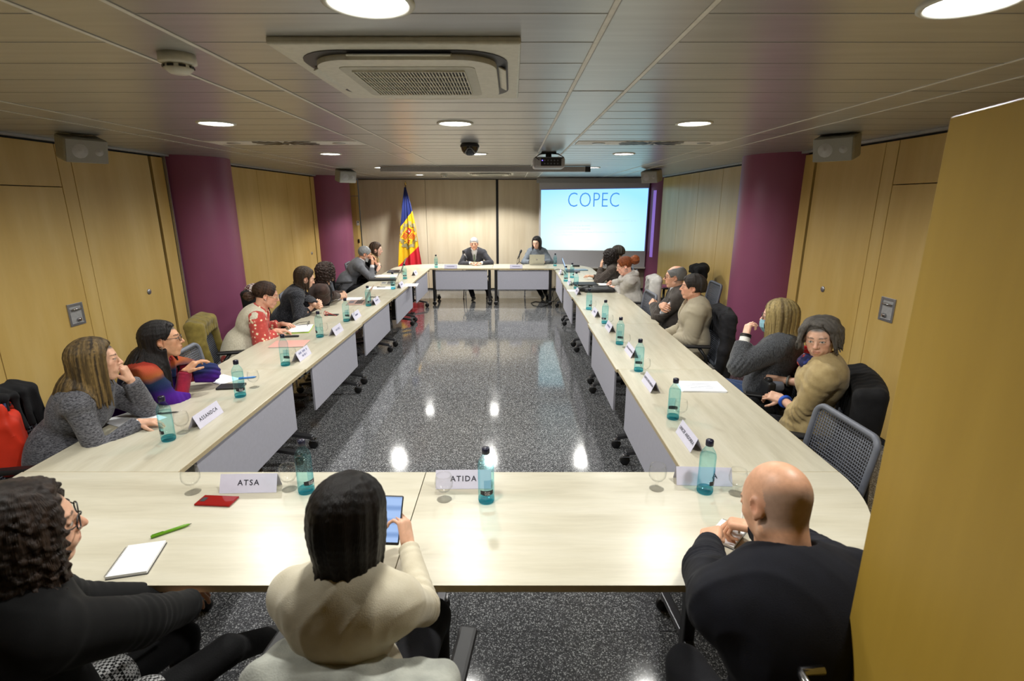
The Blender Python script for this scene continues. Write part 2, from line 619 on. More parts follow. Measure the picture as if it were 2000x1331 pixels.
# ------------------------------------------------------------------ swirl diffusers
def diffuser(x, y, label):
    e = tag(empty('ceiling_vent', (x, y, ZC)), label, 'air diffuser')
    MB().box((0, 0, -.002), (1.36, .285, .004), .001).build('plate', CEIL_LINE, e)
    m = MB()
    for k in range(20):
        a = 2 * PI * k / 20
        p0 = Vector((math.cos(a) * .04, math.sin(a) * .03, -.0072))
        b = a + .5
        p1 = Vector((math.cos(b) * .29, max(-.128, min(.128, math.sin(b) * .29)), -.0072))
        d = (p1 - p0)
        nrm = Vector((-d.y, d.x, 0)).normalized() * .017
        m._add([p0 - nrm * .4, p1 - nrm, p1 + nrm, p0 + nrm * .4], [(0, 1, 2, 3)])
    m.build('slots', DARK_PL, e)
    for s in (-1, 1):
        MB().lathe([(0, 0), (.06, 0), (.055, -.004), (0, -.005)], (s * .48, 0, -.006), 24).build('blank_disc', CEIL, e)
diffuser(-2.06, 5.05, 'swirl air diffuser plate in the left part of the ceiling')
diffuser(1.27, 5.05, 'swirl air diffuser plate in the right part of the ceiling')

# ------------------------------------------------------------------ small ceiling things
def detector(x, y, label, s=1.0):
    e = tag(empty('smoke_detector', (x, y, ZC)), label, 'smoke detector')
    MB().lathe([(0, 0), (.062 * s, 0), (.064 * s, -.03 * s), (.05 * s, -.036 * s), (0, -.036 * s)], n=28).build('base', WHITE_PL, e)
    b = MB().lathe([(.046 * s, -.036 * s), (.05 * s, -.05 * s), (.03 * s, -.066 * s), (0, -.068 * s)], n=28)
    b.build('head', WHITE_PL, e)
    v = MB()
    for k in range(8):
        a = 2 * PI * k / 8
        v.box((math.cos(a) * .049 * s, math.sin(a) * .049 * s, -.044 * s), (.006, .022 * s, .008 * s), 0, Matrix.Rotation(a, 3, 'Z'))
    v.build('slits', DARK_PL, e)
detector(-1.235, 2.12, 'white smoke detector on the ceiling left of the large cassette')
detector(-1.3, 10.4, 'small far smoke detector beside the small cassette')

e = tag(empty('ceiling_dome_camera', (-.39, 5.1, ZC)), 'black dome security camera hanging under the ceiling', 'security camera')
MB().lathe([(0, 0), (.075, 0), (.088, -.02), (.088, -.035), (0, -.035)], n=28).build('base', DARK_PL, e)
DOME = plain('dome_glass', srgb(14, 14, 16), .08, spec=.8)
MB().lathe([(.082, -.035)] + [(.08 * math.cos(a), -.035 - .075 * math.sin(a)) for a in [PI / 2 * k / 8 for k in range(1, 9)]], n=28).build('dome', DOME, e)

def projector():
    e = tag(empty('projector', (.40, 6.02, ZC - .112), 0), 'grey ceiling-hung video projector with cables', 'projector')
    MB().box((0, 0, 0), (.34, .28, .115), .025).build('body', plain('projector_shell', srgb(176, 176, 180), .4), e)
    m = MB().box((.02, -.141, .005), (.22, .004, .08))
    for k in range(5):
        for r in range(2):
            m.lathe([(0, 0), (.009, 0), (.009, .004), (0, .004)], (-.05 + .035 * k, -.143, -.012 + .032 * r), 10, 1, Matrix.Rotation(PI / 2, 3, 'X'))
    m.build('socket_panel', [DARK_PL, GREY_PL], e)
    MB().lathe([(0, 0), (.006, 0), (.006, .003), (0, .003)], (-.075, -.144, .02), 10, 0, Matrix.Rotation(PI / 2, 3, 'X')).build('status_light', emis('blue_led', (.15, .1, 1, 1), 4), e)
    MB().lathe([(.035, 0), (.035, .03), (.028, .035), (0, .036)], (.05, .13, 0), 20, 0, Matrix.Rotation(-PI / 2, 3, 'X')).build('lens', DOME, e)
    MB().box((0, 0, .08), (.06, .06, .06), .004).box((0, 0, .105), (.16, .16, .012), .003).build('ceiling_mount', DARK_PL, e)
    c = MB()
    for sx in (-1, 1):
        c.tube([(sx * .1, -.13, .02), (sx * .15, -.17, .05), (sx * .1, -.12, .085), (sx * .03, -.05, .1)], .006, 6)
    c.build('cable', DARK_PL, e)
projector()

def speaker(p, rz, tilt, label, s=1.0):
    e = tag(empty('wall_speaker', p, rz), label, 'speaker')
    R = Matrix.Rotation(tilt, 3, 'X')
    MB().box((0, 0, 0), (.30 * s, .17 * s, .19 * s), .02 * s, R).build('cabinet', plain('speaker_shell', srgb(176, 176, 168), .5), e)
    g = MB().box(R @ Vector((0, -.0865 * s, 0)), (.285 * s, .006 * s, .175 * s), .003, R)
    g.build('grille', plain('speaker_grille', srgb(158, 158, 152), .6, bmp=.5, vscale=300), e)
    m = MB()
    for x, r in ((-.05, .055), (.08, .03)):
        m.lathe([(r * s, 0), (r * .9 * s, .002), (r * .3 * s, .001), (r * .2 * s, .004), (0, .005)], R @ Vector((x * s, -.0895 * s, 0)), 24, 0, R @ Matrix.Rotation(PI / 2, 3, 'X'))
    m.build('driver', GREY_MET, e)
    b = MB().tube([(0, .02, .08 * s), (0, .04, ZC - p[2] - .01)], .012, 8).lathe([(0, 0), (.05, 0), (.045, -.012), (0, -.012)], (0, .04, ZC - p[2] - .003), 16)
    b.tube([(.05, .06, .08 * s), (.09, .05, .14 * s), (.13, .03, ZC - p[2] - .01)], .005, 6)
    b.build('bracket', GREY_MET, e)
def spk(u, v, X, rz, tilt, label, s=1.0):
    p = atx(u, v, X)
    speaker((p.x, p.y, p.z), rz, tilt, label, s)
spk(160, 291, -3.45, 60 * DEG, .28, 'pale box speaker bracketed at the top of the left wall nearest the camera')
spk(1634, 288, 2.6, -50 * DEG, .28, 'pale box speaker bracketed at the top of the right wall nearest the camera')
spk(675, 344, -2.72, 45 * DEG, .28, 'pale box speaker above the far left burgundy column')
spk(1273, 344, 2.27, -45 * DEG, .28, 'pale box speaker at the upper right corner of the projection screen')

# ------------------------------------------------------------------ projection screen
YS = 11.7
tl, tr = aty(1054, 349, YS), aty(1271, 347, YS)
zb0 = aty(1160, 524, YS).z
e = tag(empty('projection_screen', (tl.x, YS, 0)), 'pulled-down projection screen showing the slide headed COPEC', 'projection screen')
W = tr.x - tl.x
MB().box((W / 2, .05, ZC - .07), (W + .12, .1, .1), .006).build('roller_case', plain('screen_case', srgb(150, 150, 152), .5), e)
MB().box((W / 2, .05, (ZC - .1 + zb0) / 2), (W, .004, ZC - .1 - zb0)).build('fabric', plain('screen_fabric', srgb(188, 188, 194), .9, var=.02), e)
MB().box((W / 2, .05, zb0), (W + .04, .03, .035), .005).build('bottom_bar', plain('screen_bar', srgb(200, 198, 194), .4), e)
def slide_mat():
    m, nt, b = new_mat('projected_slide')
    v = coords(nt, (1, 1, 1), 'Generated')
    g = N(nt, 'ShaderNodeSeparateXYZ')
    nt.links.new(v, g.inputs['Vector'])
    mul = N(nt, 'ShaderNodeVectorMath', operation='DISTANCE')
    nt.links.new(v, mul.inputs[0])
    mul.inputs[1].default_value = (.38, .5, .2)
    r = ramp(nt, [(.12, (.96, 1, .96, 1)), (.42, (.66, .95, .98, 1)), (.85, (.36, .82, .98, 1))])
    nt.links.new(mul.outputs['Value'], r.inputs['Fac'])
    b.inputs['Base Color'].default_value = (0, 0, 0, 1)
    nt.links.new(r.outputs['Color'], b.inputs['Emission Color'])
    b.inputs['Emission Strength'].default_value = 1.08
    b.inputs['Specular IOR Level'].default_value = 0
    return m
P = {k: aty(*q, YS) for k, q in dict(a=(1057, 371), b=(1268, 367.5), c=(1259.5, 491), d=(1056, 488.5)).items()}
loc = lambda p, dy: Vector((p.x - tl.x, dy, p.z))
s = MB().quad(loc(P['d'], .0465), loc(P['c'], .0465), loc(P['b'], .0465), loc(P['a'], .0465))
slide = s.build('slide', slide_mat(), e)
ed = MB()
for p, q in ((P['a'], P['b']), (P['b'], P['c'])):
    ed.bar(loc(p, .046), loc(q, .046), .012, .004)
ed.build('slide_edge', emis('slide_edge', (.1, .12, .9, 1), .7), slide)
TXT = emis('slide_heading', (.06, .30, .88, 1), .9)
TXT2 = emis('slide_small_text', (.50, .78, .86, 1), .95)
zz = lambda v: aty(1160, v, YS).z
xx = lambda u: aty(u, 430, YS).x - tl.x
tm = MB()
M = Matrix.Translation((xx(1158.5), .0455, zz(392))) @ Matrix.Rotation(PI / 2, 4, 'X')
text_mesh(tm, 'COPEC', M @ Matrix.Diagonal((.87, 1.12, 1, 1)), .40, 0, -.006, 1.04)
tm.build('heading', TXT, slide)
tm = MB()
for v, s_, u0, u1 in ((422, 'Ordre del dia:', 1078, 1100), (431.5, '1. Lectura i aprovacio, si escau, de l acta corresponent a la darrera reunio de la COPEC, als dies', 1078, 1245), (436, '   i de la tasca', 1078, 1114), (441, '2. Constitucio formal del grup de treball', 1078, 1154),
                     (447.5, '3. Informacio de les mesures de seguiment', 1078, 1154), (454, '4. Proposta de la nova organitzacio relativa al Consell Economic i Social (CES)', 1078, 1224), (459, '5. Precs i preguntes', 1078, 1119)):
    w = (xx(u1) - xx(u0))
    M = Matrix.Translation((xx(u0), .0455, zz(v))) @ Matrix.Rotation(PI / 2, 4, 'X')
    b = len(tm.v)
    text_mesh(tm, s_, Matrix.Identity(4), .05, 0, 0, 1, 'LEFT')
    xm = max(p[0] for p in tm.v[b:])
    M = M @ Matrix.Diagonal((w / xm, 1, 1, 1))
    for i in range(b, len(tm.v)):
        tm.v[i] = tuple(M @ Vector(tm.v[i]))
    tm.build('text_line', TXT2, slide)
    tm = MB()

# ------------------------------------------------------------------ tables
ZT = 0.74
def caster(mb, x, y, mi=0, fork=1):
    mb.lathe([(0, -.014), (.036, -.014), (.04, -.008), (.04, .008), (.036, .014), (0, .014)], (x, y, .04), 18, mi, Matrix.Rotation(PI / 2, 3, 'X'))
    mb.box((x + .006, y, .078), (.05, .045, .018), .005, None, fork)
    mb.lathe([(.009, .08), (.009, .105)], (x, y, 0), 10, fork)

LEG_BLACK = plain('table_leg_black', srgb(24, 24, 27), .38)
LEG_STEEL = plain('table_foot_steel', srgb(96, 96, 100), .3, .7)

def table_leg(parent, y, depth):
    """T leg across the table depth (local x), at local y"""
    e = MB()
    e.box((.02, y, .40), (.085, .045, .60), .008)
    e.box((.02, y, ZT - .045), (depth * .8, .05, .03), .004)
    e.build('leg', LEG_BLACK, parent)
    f = MB()
    f.bar((-depth * .42, y, .1), (.02, y, .15), .05, .03, .006)
    f.bar((depth * .42, y, .1), (.02, y, .15), .05, .03, .006)
    fo = f.build('foot', LEG_STEEL, parent)
    for s in (-1, 1):
        c = MB()
        caster(c, s * depth * .42, y)
        c.build('caster', [DARK_PL, CHROME], fo)

def row_table(x0, x1, y0, y1, inner, label, group, jx=0.0):
    """long table running along y. inner = +1 when the room side is +x"""
    depth, Ln = x1 - x0, y1 - y0 - .004
    root = tag(empty('folding_table', ((x0 + x1) / 2 + jx, (y0 + y1) / 2, 0)), label, 'table', group)
    t = MB().box((0, 0, ZT - .0135), (depth, Ln, .027), .003)
    t.build('tabletop', TABLE_WOOD_Y, root)
    eb = MB()
    for s in (-1, 1):
        eb.box((s * (depth / 2 + .0006), 0, ZT - .0135), (.002, Ln - .004, .0235))
        eb.box((0, s * (Ln / 2 + .0006), ZT - .0135), (depth - .004, .002, .0235))
    eb.build('edge_band', EDGE, root)
    MB().box((inner * (depth / 2 - .035), 0, ZT - .23), (.018, Ln * .765, .38), .003).build('modesty_panel', MODESTY, root)
    for s in (-1, 1):
        table_leg(root, s * (Ln / 2 - .14), depth)
        h = MB().box((inner * (depth / 2 - .03), s * (Ln / 2 - .05), ZT - .042), (.05, .07, .02), .004)
        h.build('hinge', LEG_BLACK, root)
    return root

Y0, SEG = 2.2475, 1.5845
XIL, XOL, XIR, XOR = -1.604, -2.345, .823, 1.568
where = ['nearest the camera', 'second from the camera', 'in the middle of its row', 'fourth from the camera', 'farthest, next to the head tables']
for k in range(5):
    j = [0, .006, -.008, .004, 0][k]
    row_table(XOL, XIL, Y0 + SEG * k, Y0 + SEG * (k + 1), 1, 'pale wood table of the left row, ' + where[k], 'tables of the left row', j)
    row_table(XIR, XOR, Y0 + SEG * k, Y0 + SEG * (k + 1), -1, 'pale wood table of the right row, ' + where[k], 'tables of the right row', -[0, .014, -.006, .008, 0][k])

def end_table(xa, xb, xc, yin, yout, label, group, panel, corner):
    """table across the room from xa to xb, with a quarter-round end reaching to xc on the outer side; yin = side that faces the rows"""
    s = 1 if xc > xb else -1
    rr = abs(xc - xb)
    d = 1 if yout > yin else -1
    dep = abs(yout - yin)
    poly = [(xa, yin), (xb, yin)]
    poly = [(xa, yin)] + [(xb + s * rr * math.cos(a), yin + d * dep * math.sin(a)) for a in [PI / 2 * k / 20 for k in range(21)]] + [(xa, yout)]
    area = sum(poly[i][0] * poly[(i + 1) % len(poly)][1] - poly[(i + 1) % len(poly)][0] * poly[i][1] for i in range(len(poly)))
    if area < 0:
        poly = poly[::-1]
    cx = (xa + xb) / 2
    root = tag(empty('end_table', (cx, (yin + yout) / 2, 0)), label, 'table', group)
    off = lambda pl: [(x - cx, y - (yin + yout) / 2) for x, y in pl]
    pl = off(poly)
    MB().prism(pl, ZT - .027, ZT).build('tabletop', TABLE_WOOD_X, root)
    eb = MB()
    n = len(pl)
    for i in range(n):
        a, b = pl[i], pl[(i + 1) % n]
        L = math.hypot(b[0] - a[0], b[1] - a[1])
        nx, ny = (b[1] - a[1]) / L * .0012, -(b[0] - a[0]) / L * .0012
        eb.quad((a[0] + nx, a[1] + ny, ZT - .0255), (b[0] + nx, b[1] + ny, ZT - .0255), (b[0] + nx, b[1] + ny, ZT - .0015), (a[0] + nx, a[1] + ny, ZT - .0015))
    eb.build('edge_band', EDGE, root)
    wid = abs(xb - xa)
    if panel:
        MB().box((0, -d * (dep / 2 - .045), ZT - .23), (wid * .84, .018, .38), .003).build('modesty_panel', MODESTY, root)
    for sx in (-1, 1):
        x = sx * (wid / 2 - .06)
        m = MB().box((x, -d * .19 if panel else 0, .40), (.05, .06, .62), .008)
        m.box((x, 0, ZT - .042), (.05, dep * .84, .028), .004)
        if panel:
            m.box((x, -d * (dep / 2 - .06), .40), (.045, .045, .64), .006)
        m.build('leg', LEG_BLACK, root)
        f = MB()
        f.bar((x, -dep * .42, .1), (x, 0, .15), .045, .03, .006)
        f.bar((x, dep * .42, .1), (x, 0, .15), .045, .03, .006)
        fo = f.build('foot', LEG_STEEL, root)
        for sy in (-1, 1):
            c = MB()
            caster(c, x, sy * dep * .42)
            c.build('caster', [DARK_PL, CHROME], fo)
    return root
XM = -.412
YN0, YN1 = 1.482, Y0 - .003
end_table(XM + .002, XIR, XIR + .745, YN1, YN0, 'round-ended table across the front, right of the seam, under the bald man', 'tables across the front', False, 1)
end_table(XM - .002, XIL, XIL - .745, YN1, YN0, 'round-ended table across the front, left of the seam, with the green pen', 'tables across the front', False, -1)
YH0, YH1 = Y0 + SEG * 5 + .003, Y0 + SEG * 5 + .77
XH = -.385
end_table(XH + .002, XIR, XIR + .74, YH0, YH1, 'head table at the far end with the silver laptop', 'head tables', True, 1)
end_table(XH - .002, XIL, XIL - .74, YH0, YH1, 'head table at the far end below the suited man', 'head tables', True, -1)

# ------------------------------------------------------------------ chairs
SEAT_CL = plain('chair_seat_fabric', srgb(30, 30, 34), .85, bmp=.3, vscale=300)
FRAME_GR = plain('chair_frame_grey', srgb(98, 102, 112), .5)
MESH_GR = plain('chair_mesh_grey', srgb(84, 87, 96), .55)
ARM_BL = plain('chair_arm_black', srgb(26, 26, 28), .45)
CHAIR_ME = {}
def rrect(w, h, r, n=6):
    pts = []
    for cx, cz, a0 in ((w - r, h - r, 0), (-(w - r), h - r, 90), (-(w - r), -(h - r), 180), (w - r, -(h - r), 270)):
        for k in range(n + 1):
            a = (a0 + 90 * k / n) * DEG
            pts.append((cx + r * math.cos(a), cz + r * math.sin(a)))
    return pts
def chair_meshes():
    # faces +y, origin on floor under the seat centre
    tilt = Matrix.Translation((0, -.235, .69)) @ Matrix.Rotation(.16, 4, 'X')
    curve = lambda x, z: Vector((x, -.05 + .9 * x * x * .35, z))
    m = MB()
    pts = [tilt @ curve(x, z) for x, z in rrect(.235, .235, .055)]
    m.tube(pts, .0165, 8, closed=True)
    CHAIR_ME['back_frame'] = (m.mesh('back_frame'), FRAME_GR)
    m = MB()
    nx, nz = 26, 26
    for i in range(nx):
        x = -.215 + .43 * i / (nx - 1)
        m.tube([tilt @ curve(x, z) for z in (-.215, 0, .215)], .0038, 4)
    for j in range(nz):
        z = -.215 + .43 * j / (nz - 1)
        m.tube([tilt @ curve(x, z) for x in (-.22, -.11, 0, .11, .22)], .0038, 4)
    CHAIR_ME['back_mesh'] = (m.mesh('back_mesh'), MESH_GR)
    m = MB().box((0, .0, .388), (.46, .45, .05), .022)
    CHAIR_ME['seat'] = (m.mesh('seat'), SEAT_CL)
    m = MB()
    for s in (-1, 1):
        m.tube([(s * .20, -.20, .39), (s * .215, -.26, .44), (s * .225, -.30, .56), (s * .225, -.285, .72)], .012, 8)
    m.box((0, -.01, .356), (.42, .4, .02), .005)
    CHAIR_ME['frame'] = (m.mesh('frame'), DARK_PL)
    for s, nm in ((-1, 'armrest_l'), (1, 'armrest_r')):
        m = MB()
        m.box((s * .285, -.02, .665), (.06, .27, .028), .011)
        m.tube([(s * .225, -.12, .385), (s * .285, -.14, .46), (s * .288, -.12, .56), (s * .285, -.05, .655)], [.014, .014, .014, .016], 8)
        CHAIR_ME[nm] = (m.mesh('armrest'), ARM_BL)
    for i, (sx, sy) in enumerate(((-1, 1), (1, 1), (-1, -1), (1, -1))):
        m = MB().tube([(sx * .2, sy * .17, .36), (sx * .23, sy * .22, .3), (sx * .245, sy * .24, .02)], .0115, 8)
        m.lathe([(0, 0), (.017, 0), (.017, .02), (0, .02)], (sx * .245, sy * .24, 0), 10)
        CHAIR_ME['leg_%d' % i] = (m.mesh('leg'), CHROME)
    for nm, (me, mt) in CHAIR_ME.items():
        me.materials.append(mt)
chair_meshes()
def chair(x, y, yaw, label, group='meeting chairs', z=0, skip=()):
    """yaw: direction the sitter faces, degrees, 0 = +y, positive = towards -x"""
    e = tag(empty('meeting_chair', (x, y, z), yaw * DEG), label, 'chair', group)
    for nm, (me, mt) in CHAIR_ME.items():
        if nm in skip:
            continue
        o = bpy.data.objects.new(nm.split('_l')[0].split('_r')[0] if nm.startswith('arm') else ('leg' if nm.startswith('leg') else nm), me)
        col.objects.link(o)
        o.parent = e
    return e
# ------------------------------------------------------------------ people: bodies grown from a signed distance field
class Field:
    """sparse-ish distance field on a grid; shapes are blended in with a smooth union"""
    def __init__(self, lo, hi, h):
        self.h = h
        self.lo = np.array(lo, np.float32)
        self.n = np.maximum(np.ceil((np.array(hi) - np.array(lo)) / h).astype(int) + 1, 4)
        self.d = np.full(self.n, .2, np.float32)
        self.id = None

    def track(self):
        self.id = np.zeros(self.n, np.int16)

    def _win(self, lo, hi, pad):
        i0 = np.maximum(np.floor((np.array(lo) - pad - self.lo) / self.h).astype(int), 0)
        i1 = np.minimum(np.ceil((np.array(hi) + pad - self.lo) / self.h).astype(int) + 1, self.n)
        if np.any(i1 <= i0):
            return None
        ax = [(self.lo[k] + np.arange(i0[k], i1[k], dtype=np.float32) * self.h) for k in range(3)]
        return tuple(slice(i0[k], i1[k]) for k in range(3)), ax[0][:, None, None], ax[1][None, :, None], ax[2][None, None, :]

    def _mix(self, sl, d, k, op, i=None):
        c = self.d[sl]
        if op == 'u':
            if i is not None and self.id is not None:
                m = d < c
                self.id[sl][m] = i
            if k > 0:
                hh = np.clip(.5 + .5 * (c - d) / k, 0, 1)
                self.d[sl] = c * (1 - hh) + d * hh - k * hh * (1 - hh)
            else:
                self.d[sl] = np.minimum(c, d)
        elif op == 's':
            if k > 0:
                hh = np.clip(.5 - .5 * (c + d) / k, 0, 1)
                self.d[sl] = c * (1 - hh) - d * hh + k * hh * (1 - hh)
            else:
                self.d[sl] = np.maximum(c, -d)
        elif op == 'i':
            self.d[sl] = np.maximum(c, d)

    def cone(self, a, b, r1, r2, k=.01, op='u', i=None, fl=None):
        a, b = np.array(a, np.float32), np.array(b, np.float32)
        R = max(r1, r2)
        pad = R + k * 1.2 + self.h * 2
        w = self._win(np.minimum(a, b), np.maximum(a, b), pad)
        if w is None:
            return
        sl, X, Y, Z = w
        ba = b - a
        L2 = float(ba @ ba) + 1e-12
        px, py, pz = X - a[0], Y - a[1], Z - a[2]
        t = np.clip((px * ba[0] + py * ba[1] + pz * ba[2]) / L2, 0, 1)
        qx, qy, qz = px - t * ba[0], py - t * ba[1], pz - t * ba[2]
        if fl is not None:      # flatten along direction fl[0] by factor fl[1] (>1 = thinner)
            n, f = np.array(fl[0], np.float32), fl[1] - 1
            q = qx * n[0] + qy * n[1] + qz * n[2]
            qx, qy, qz = qx + q * n[0] * f, qy + q * n[1] * f, qz + q * n[2] * f
        d = np.sqrt(qx * qx + qy * qy + qz * qz) - (r1 + (r2 - r1) * t)
        self._mix(sl, d, k, op, i)

    def ell(self, c, r, k=.01, op='u', R=None, i=None):
        c = np.array(c, np.float32)
        r = np.array(r, np.float32)
        rm = float(r.max())
        w = self._win(c, c, rm + k * 1.2 + self.h * 2)
        if w is None:
            return
        sl, X, Y, Z = w
        x, y, z = X - c[0], Y - c[1], Z - c[2]
        if R is not None:
            R = np.array(R, np.float32)      # columns = local axes
            x, y, z = (x * R[0, 0] + y * R[1, 0] + z * R[2, 0], x * R[0, 1] + y * R[1, 1] + z * R[2, 1], x * R[0, 2] + y * R[1, 2] + z * R[2, 2])
        k0 = np.sqrt((x / r[0]) ** 2 + (y / r[1]) ** 2 + (z / r[2]) ** 2)
        k1 = np.sqrt((x / r[0] ** 2) ** 2 + (y / r[1] ** 2) ** 2 + (z / r[2] ** 2) ** 2) + 1e-9
        self._mix(sl, k0 * (k0 - 1) / k1, k, op, i)

    def box(self, c, hs, rad, R, k=.01, op='u'):
        c = np.array(c, np.float32)
        w = self._win(c, c, float(np.linalg.norm(hs)) + k + self.h * 2)
        if w is None:
            return
        sl, X, Y, Z = w
        x, y, z = X - c[0], Y - c[1], Z - c[2]
        R = np.array(R, np.float32)
        x, y, z = (x * R[0, 0] + y * R[1, 0] + z * R[2, 0], x * R[0, 1] + y * R[1, 1] + z * R[2, 1], x * R[0, 2] + y * R[1, 2] + z * R[2, 2])
        qx, qy, qz = np.abs(x) - hs[0] + rad, np.abs(y) - hs[1] + rad, np.abs(z) - hs[2] + rad
        d = np.sqrt(np.maximum(qx, 0) ** 2 + np.maximum(qy, 0) ** 2 + np.maximum(qz, 0) ** 2) + np.minimum(np.maximum(qx, np.maximum(qy, qz)), 0) - rad
        self._mix(sl, d, k, op)

    def plane(self, p, n, lo=None, hi=None, keep=True):
        """cut away everything on the +n side of the plane (inside the window)"""
        w = self._win(lo, hi, 0) if lo is not None else self._win(self.lo, self.lo + self.n * self.h, 0)
        if w is None:
            return
        sl, X, Y, Z = w
        n = np.array(n, np.float32)
        n = n / np.linalg.norm(n)
        d = (X - p[0]) * n[0] + (Y - p[1]) * n[1] + (Z - p[2]) * n[2]
        self.d[sl] = np.maximum(self.d[sl], d)

    def disp(self, f):
        """displace the surface: f(X, Y, Z) -> metres outward, only evaluated near the surface"""
        m = np.abs(self.d) < .035
        ii = np.nonzero(m)
        P = [self.lo[k] + ii[k].astype(np.float32) * self.h for k in range(3)]
        self.d[m] -= f(*P).astype(np.float32)

    def blur(self, it=1):
        for _ in range(it):
            for ax in range(3):
                a = self.d
                b = a.copy()
                s = [slice(None)] * 3
                s0, s1, s2 = list(s), list(s), list(s)
                s0[ax], s1[ax], s2[ax] = slice(0, -2), slice(1, -1), slice(2, None)
                b[tuple(s1)] = .25 * a[tuple(s0)] + .5 * a[tuple(s1)] + .25 * a[tuple(s2)]
                self.d = b

    def mesh(self):
        """naive surface nets -> (verts Nx3, quads Mx4, ids)"""
        d = self.d
        d[0], d[-1] = .2, .2
        d[:, 0], d[:, -1] = .2, .2
        d[:, :, 0], d[:, :, -1] = .2, .2
        ins = d < 0
        c = ins[:-1, :-1, :-1].astype(np.int8)
        s = c.copy()
        for dx in (0, 1):
            for dy in (0, 1):
                for dz in (0, 1):
                    if dx + dy + dz:
                        s += ins[dx:self.n[0] - 1 + dx, dy:self.n[1] - 1 + dy, dz:self.n[2] - 1 + dz]
        act = (s > 0) & (s < 8)
        I, J, K = np.nonzero(act)
        nv = len(I)
        if nv == 0:
            return np.zeros((0, 3)), np.zeros((0, 4), int), None
        idx = np.full(act.shape, -1, np.int32)
        idx[I, J, K] = np.arange(nv)
        C = {}
        for dx in (0, 1):
            for dy in (0, 1):
                for dz in (0, 1):
                    C[dx, dy, dz] = d[I + dx, J + dy, K + dz]
        acc = np.zeros((nv, 3), np.float32)
        cnt = np.zeros(nv, np.float32)
        for a in C:
            for ax in range(3):
                if a[ax] == 0:
                    b = list(a)
                    b[ax] = 1
                    da, db = C[a], C[tuple(b)]
                    x = (da < 0) != (db < 0)
                    t = np.where(x, da / np.where(x, da - db, 1), 0)
                    for q in range(3):
                        acc[:, q] += np.where(x, (t if q == ax else a[q]), 0)
                    cnt += x
        V = self.lo + (np.stack([I, J, K], 1) + acc / cnt[:, None]) * self.h
        Q = []
        for ax in range(3):
            s0, s1 = [slice(None)] * 3, [slice(None)] * 3
            s0[ax], s1[ax] = slice(0, -1), slice(1, None)
            A, B = ins[tuple(s0)], ins[tuple(s1)]
            x = A != B
            e = np.array(np.nonzero(x)).T
            u, v = [(1, 2), (2, 0), (0, 1)][ax]
            ok = (e[:, u] > 0) & (e[:, v] > 0) & (e[:, u] < act.shape[u]) & (e[:, v] < act.shape[v])
            e = e[ok]
            fl = A[tuple(e.T)]
            def g(du, dv):
                q = e.copy()
                q[:, u] -= du
                q[:, v] -= dv
                return idx[tuple(q.T)]
            q = np.stack([g(1, 1), g(0, 1), g(0, 0), g(1, 0)], 1)
            q[~fl] = q[~fl][:, ::-1]
            Q.append(q)
        Q = np.concatenate(Q)
        Q = Q[(Q >= 0).all(1)]
        ids = self.id[I, J, K] if self.id is not None else None
        return V.astype(np.float64), Q, ids

def np_mesh(name, V, Q, mats, parent=None, colors=None, flow=None, extra=None, smooth_it=0):
    me = bpy.data.meshes.new(name)
    V = np.asarray(V, np.float32)
    if smooth_it and len(Q):
        for _ in range(smooth_it):
            acc = np.zeros_like(V)
            cnt = np.zeros(len(V), np.float32)
            for a, b in ((0, 1), (1, 2), (2, 3), (3, 0)):
                np.add.at(acc, Q[:, a], V[Q[:, b]])
                np.add.at(acc, Q[:, b], V[Q[:, a]])
                np.add.at(cnt, Q[:, a], 1)
                np.add.at(cnt, Q[:, b], 1)
            V = V * .5 + .5 * acc / np.maximum(cnt, 1)[:, None]
    nq = len(Q)
    me.vertices.add(len(V))
    me.vertices.foreach_set('co', V.ravel())
    me.loops.add(nq * 4)
    me.loops.foreach_set('vertex_index', np.asarray(Q, np.int32).ravel())
    me.polygons.add(nq)
    me.polygons.foreach_set('loop_start', np.arange(0, nq * 4, 4, dtype=np.int32))
    me.polygons.foreach_set('loop_total', np.full(nq, 4, np.int32))
    me.polygons.foreach_set('use_smooth', np.ones(nq, bool))
    me.update(calc_edges=True)
    me.validate()
    if colors is not None:
        ca = me.color_attributes.new('Col', 'FLOAT_COLOR', 'POINT')
        ca.data.foreach_set('color', np.concatenate([colors, np.ones((len(colors), 1))], 1).astype(np.float32).ravel())
    if flow is not None:
        fa = me.attributes.new('flow', 'FLOAT_VECTOR', 'POINT')
        fa.data.foreach_set('vector', np.asarray(flow, np.float32).ravel())
    for m in (mats if isinstance(mats, (list, tuple)) else [mats]):
        me.materials.append(m)
    o = bpy.data.objects.new(name, me)
    col.objects.link(o)
    if parent is not None:
        o.parent = parent
    return o

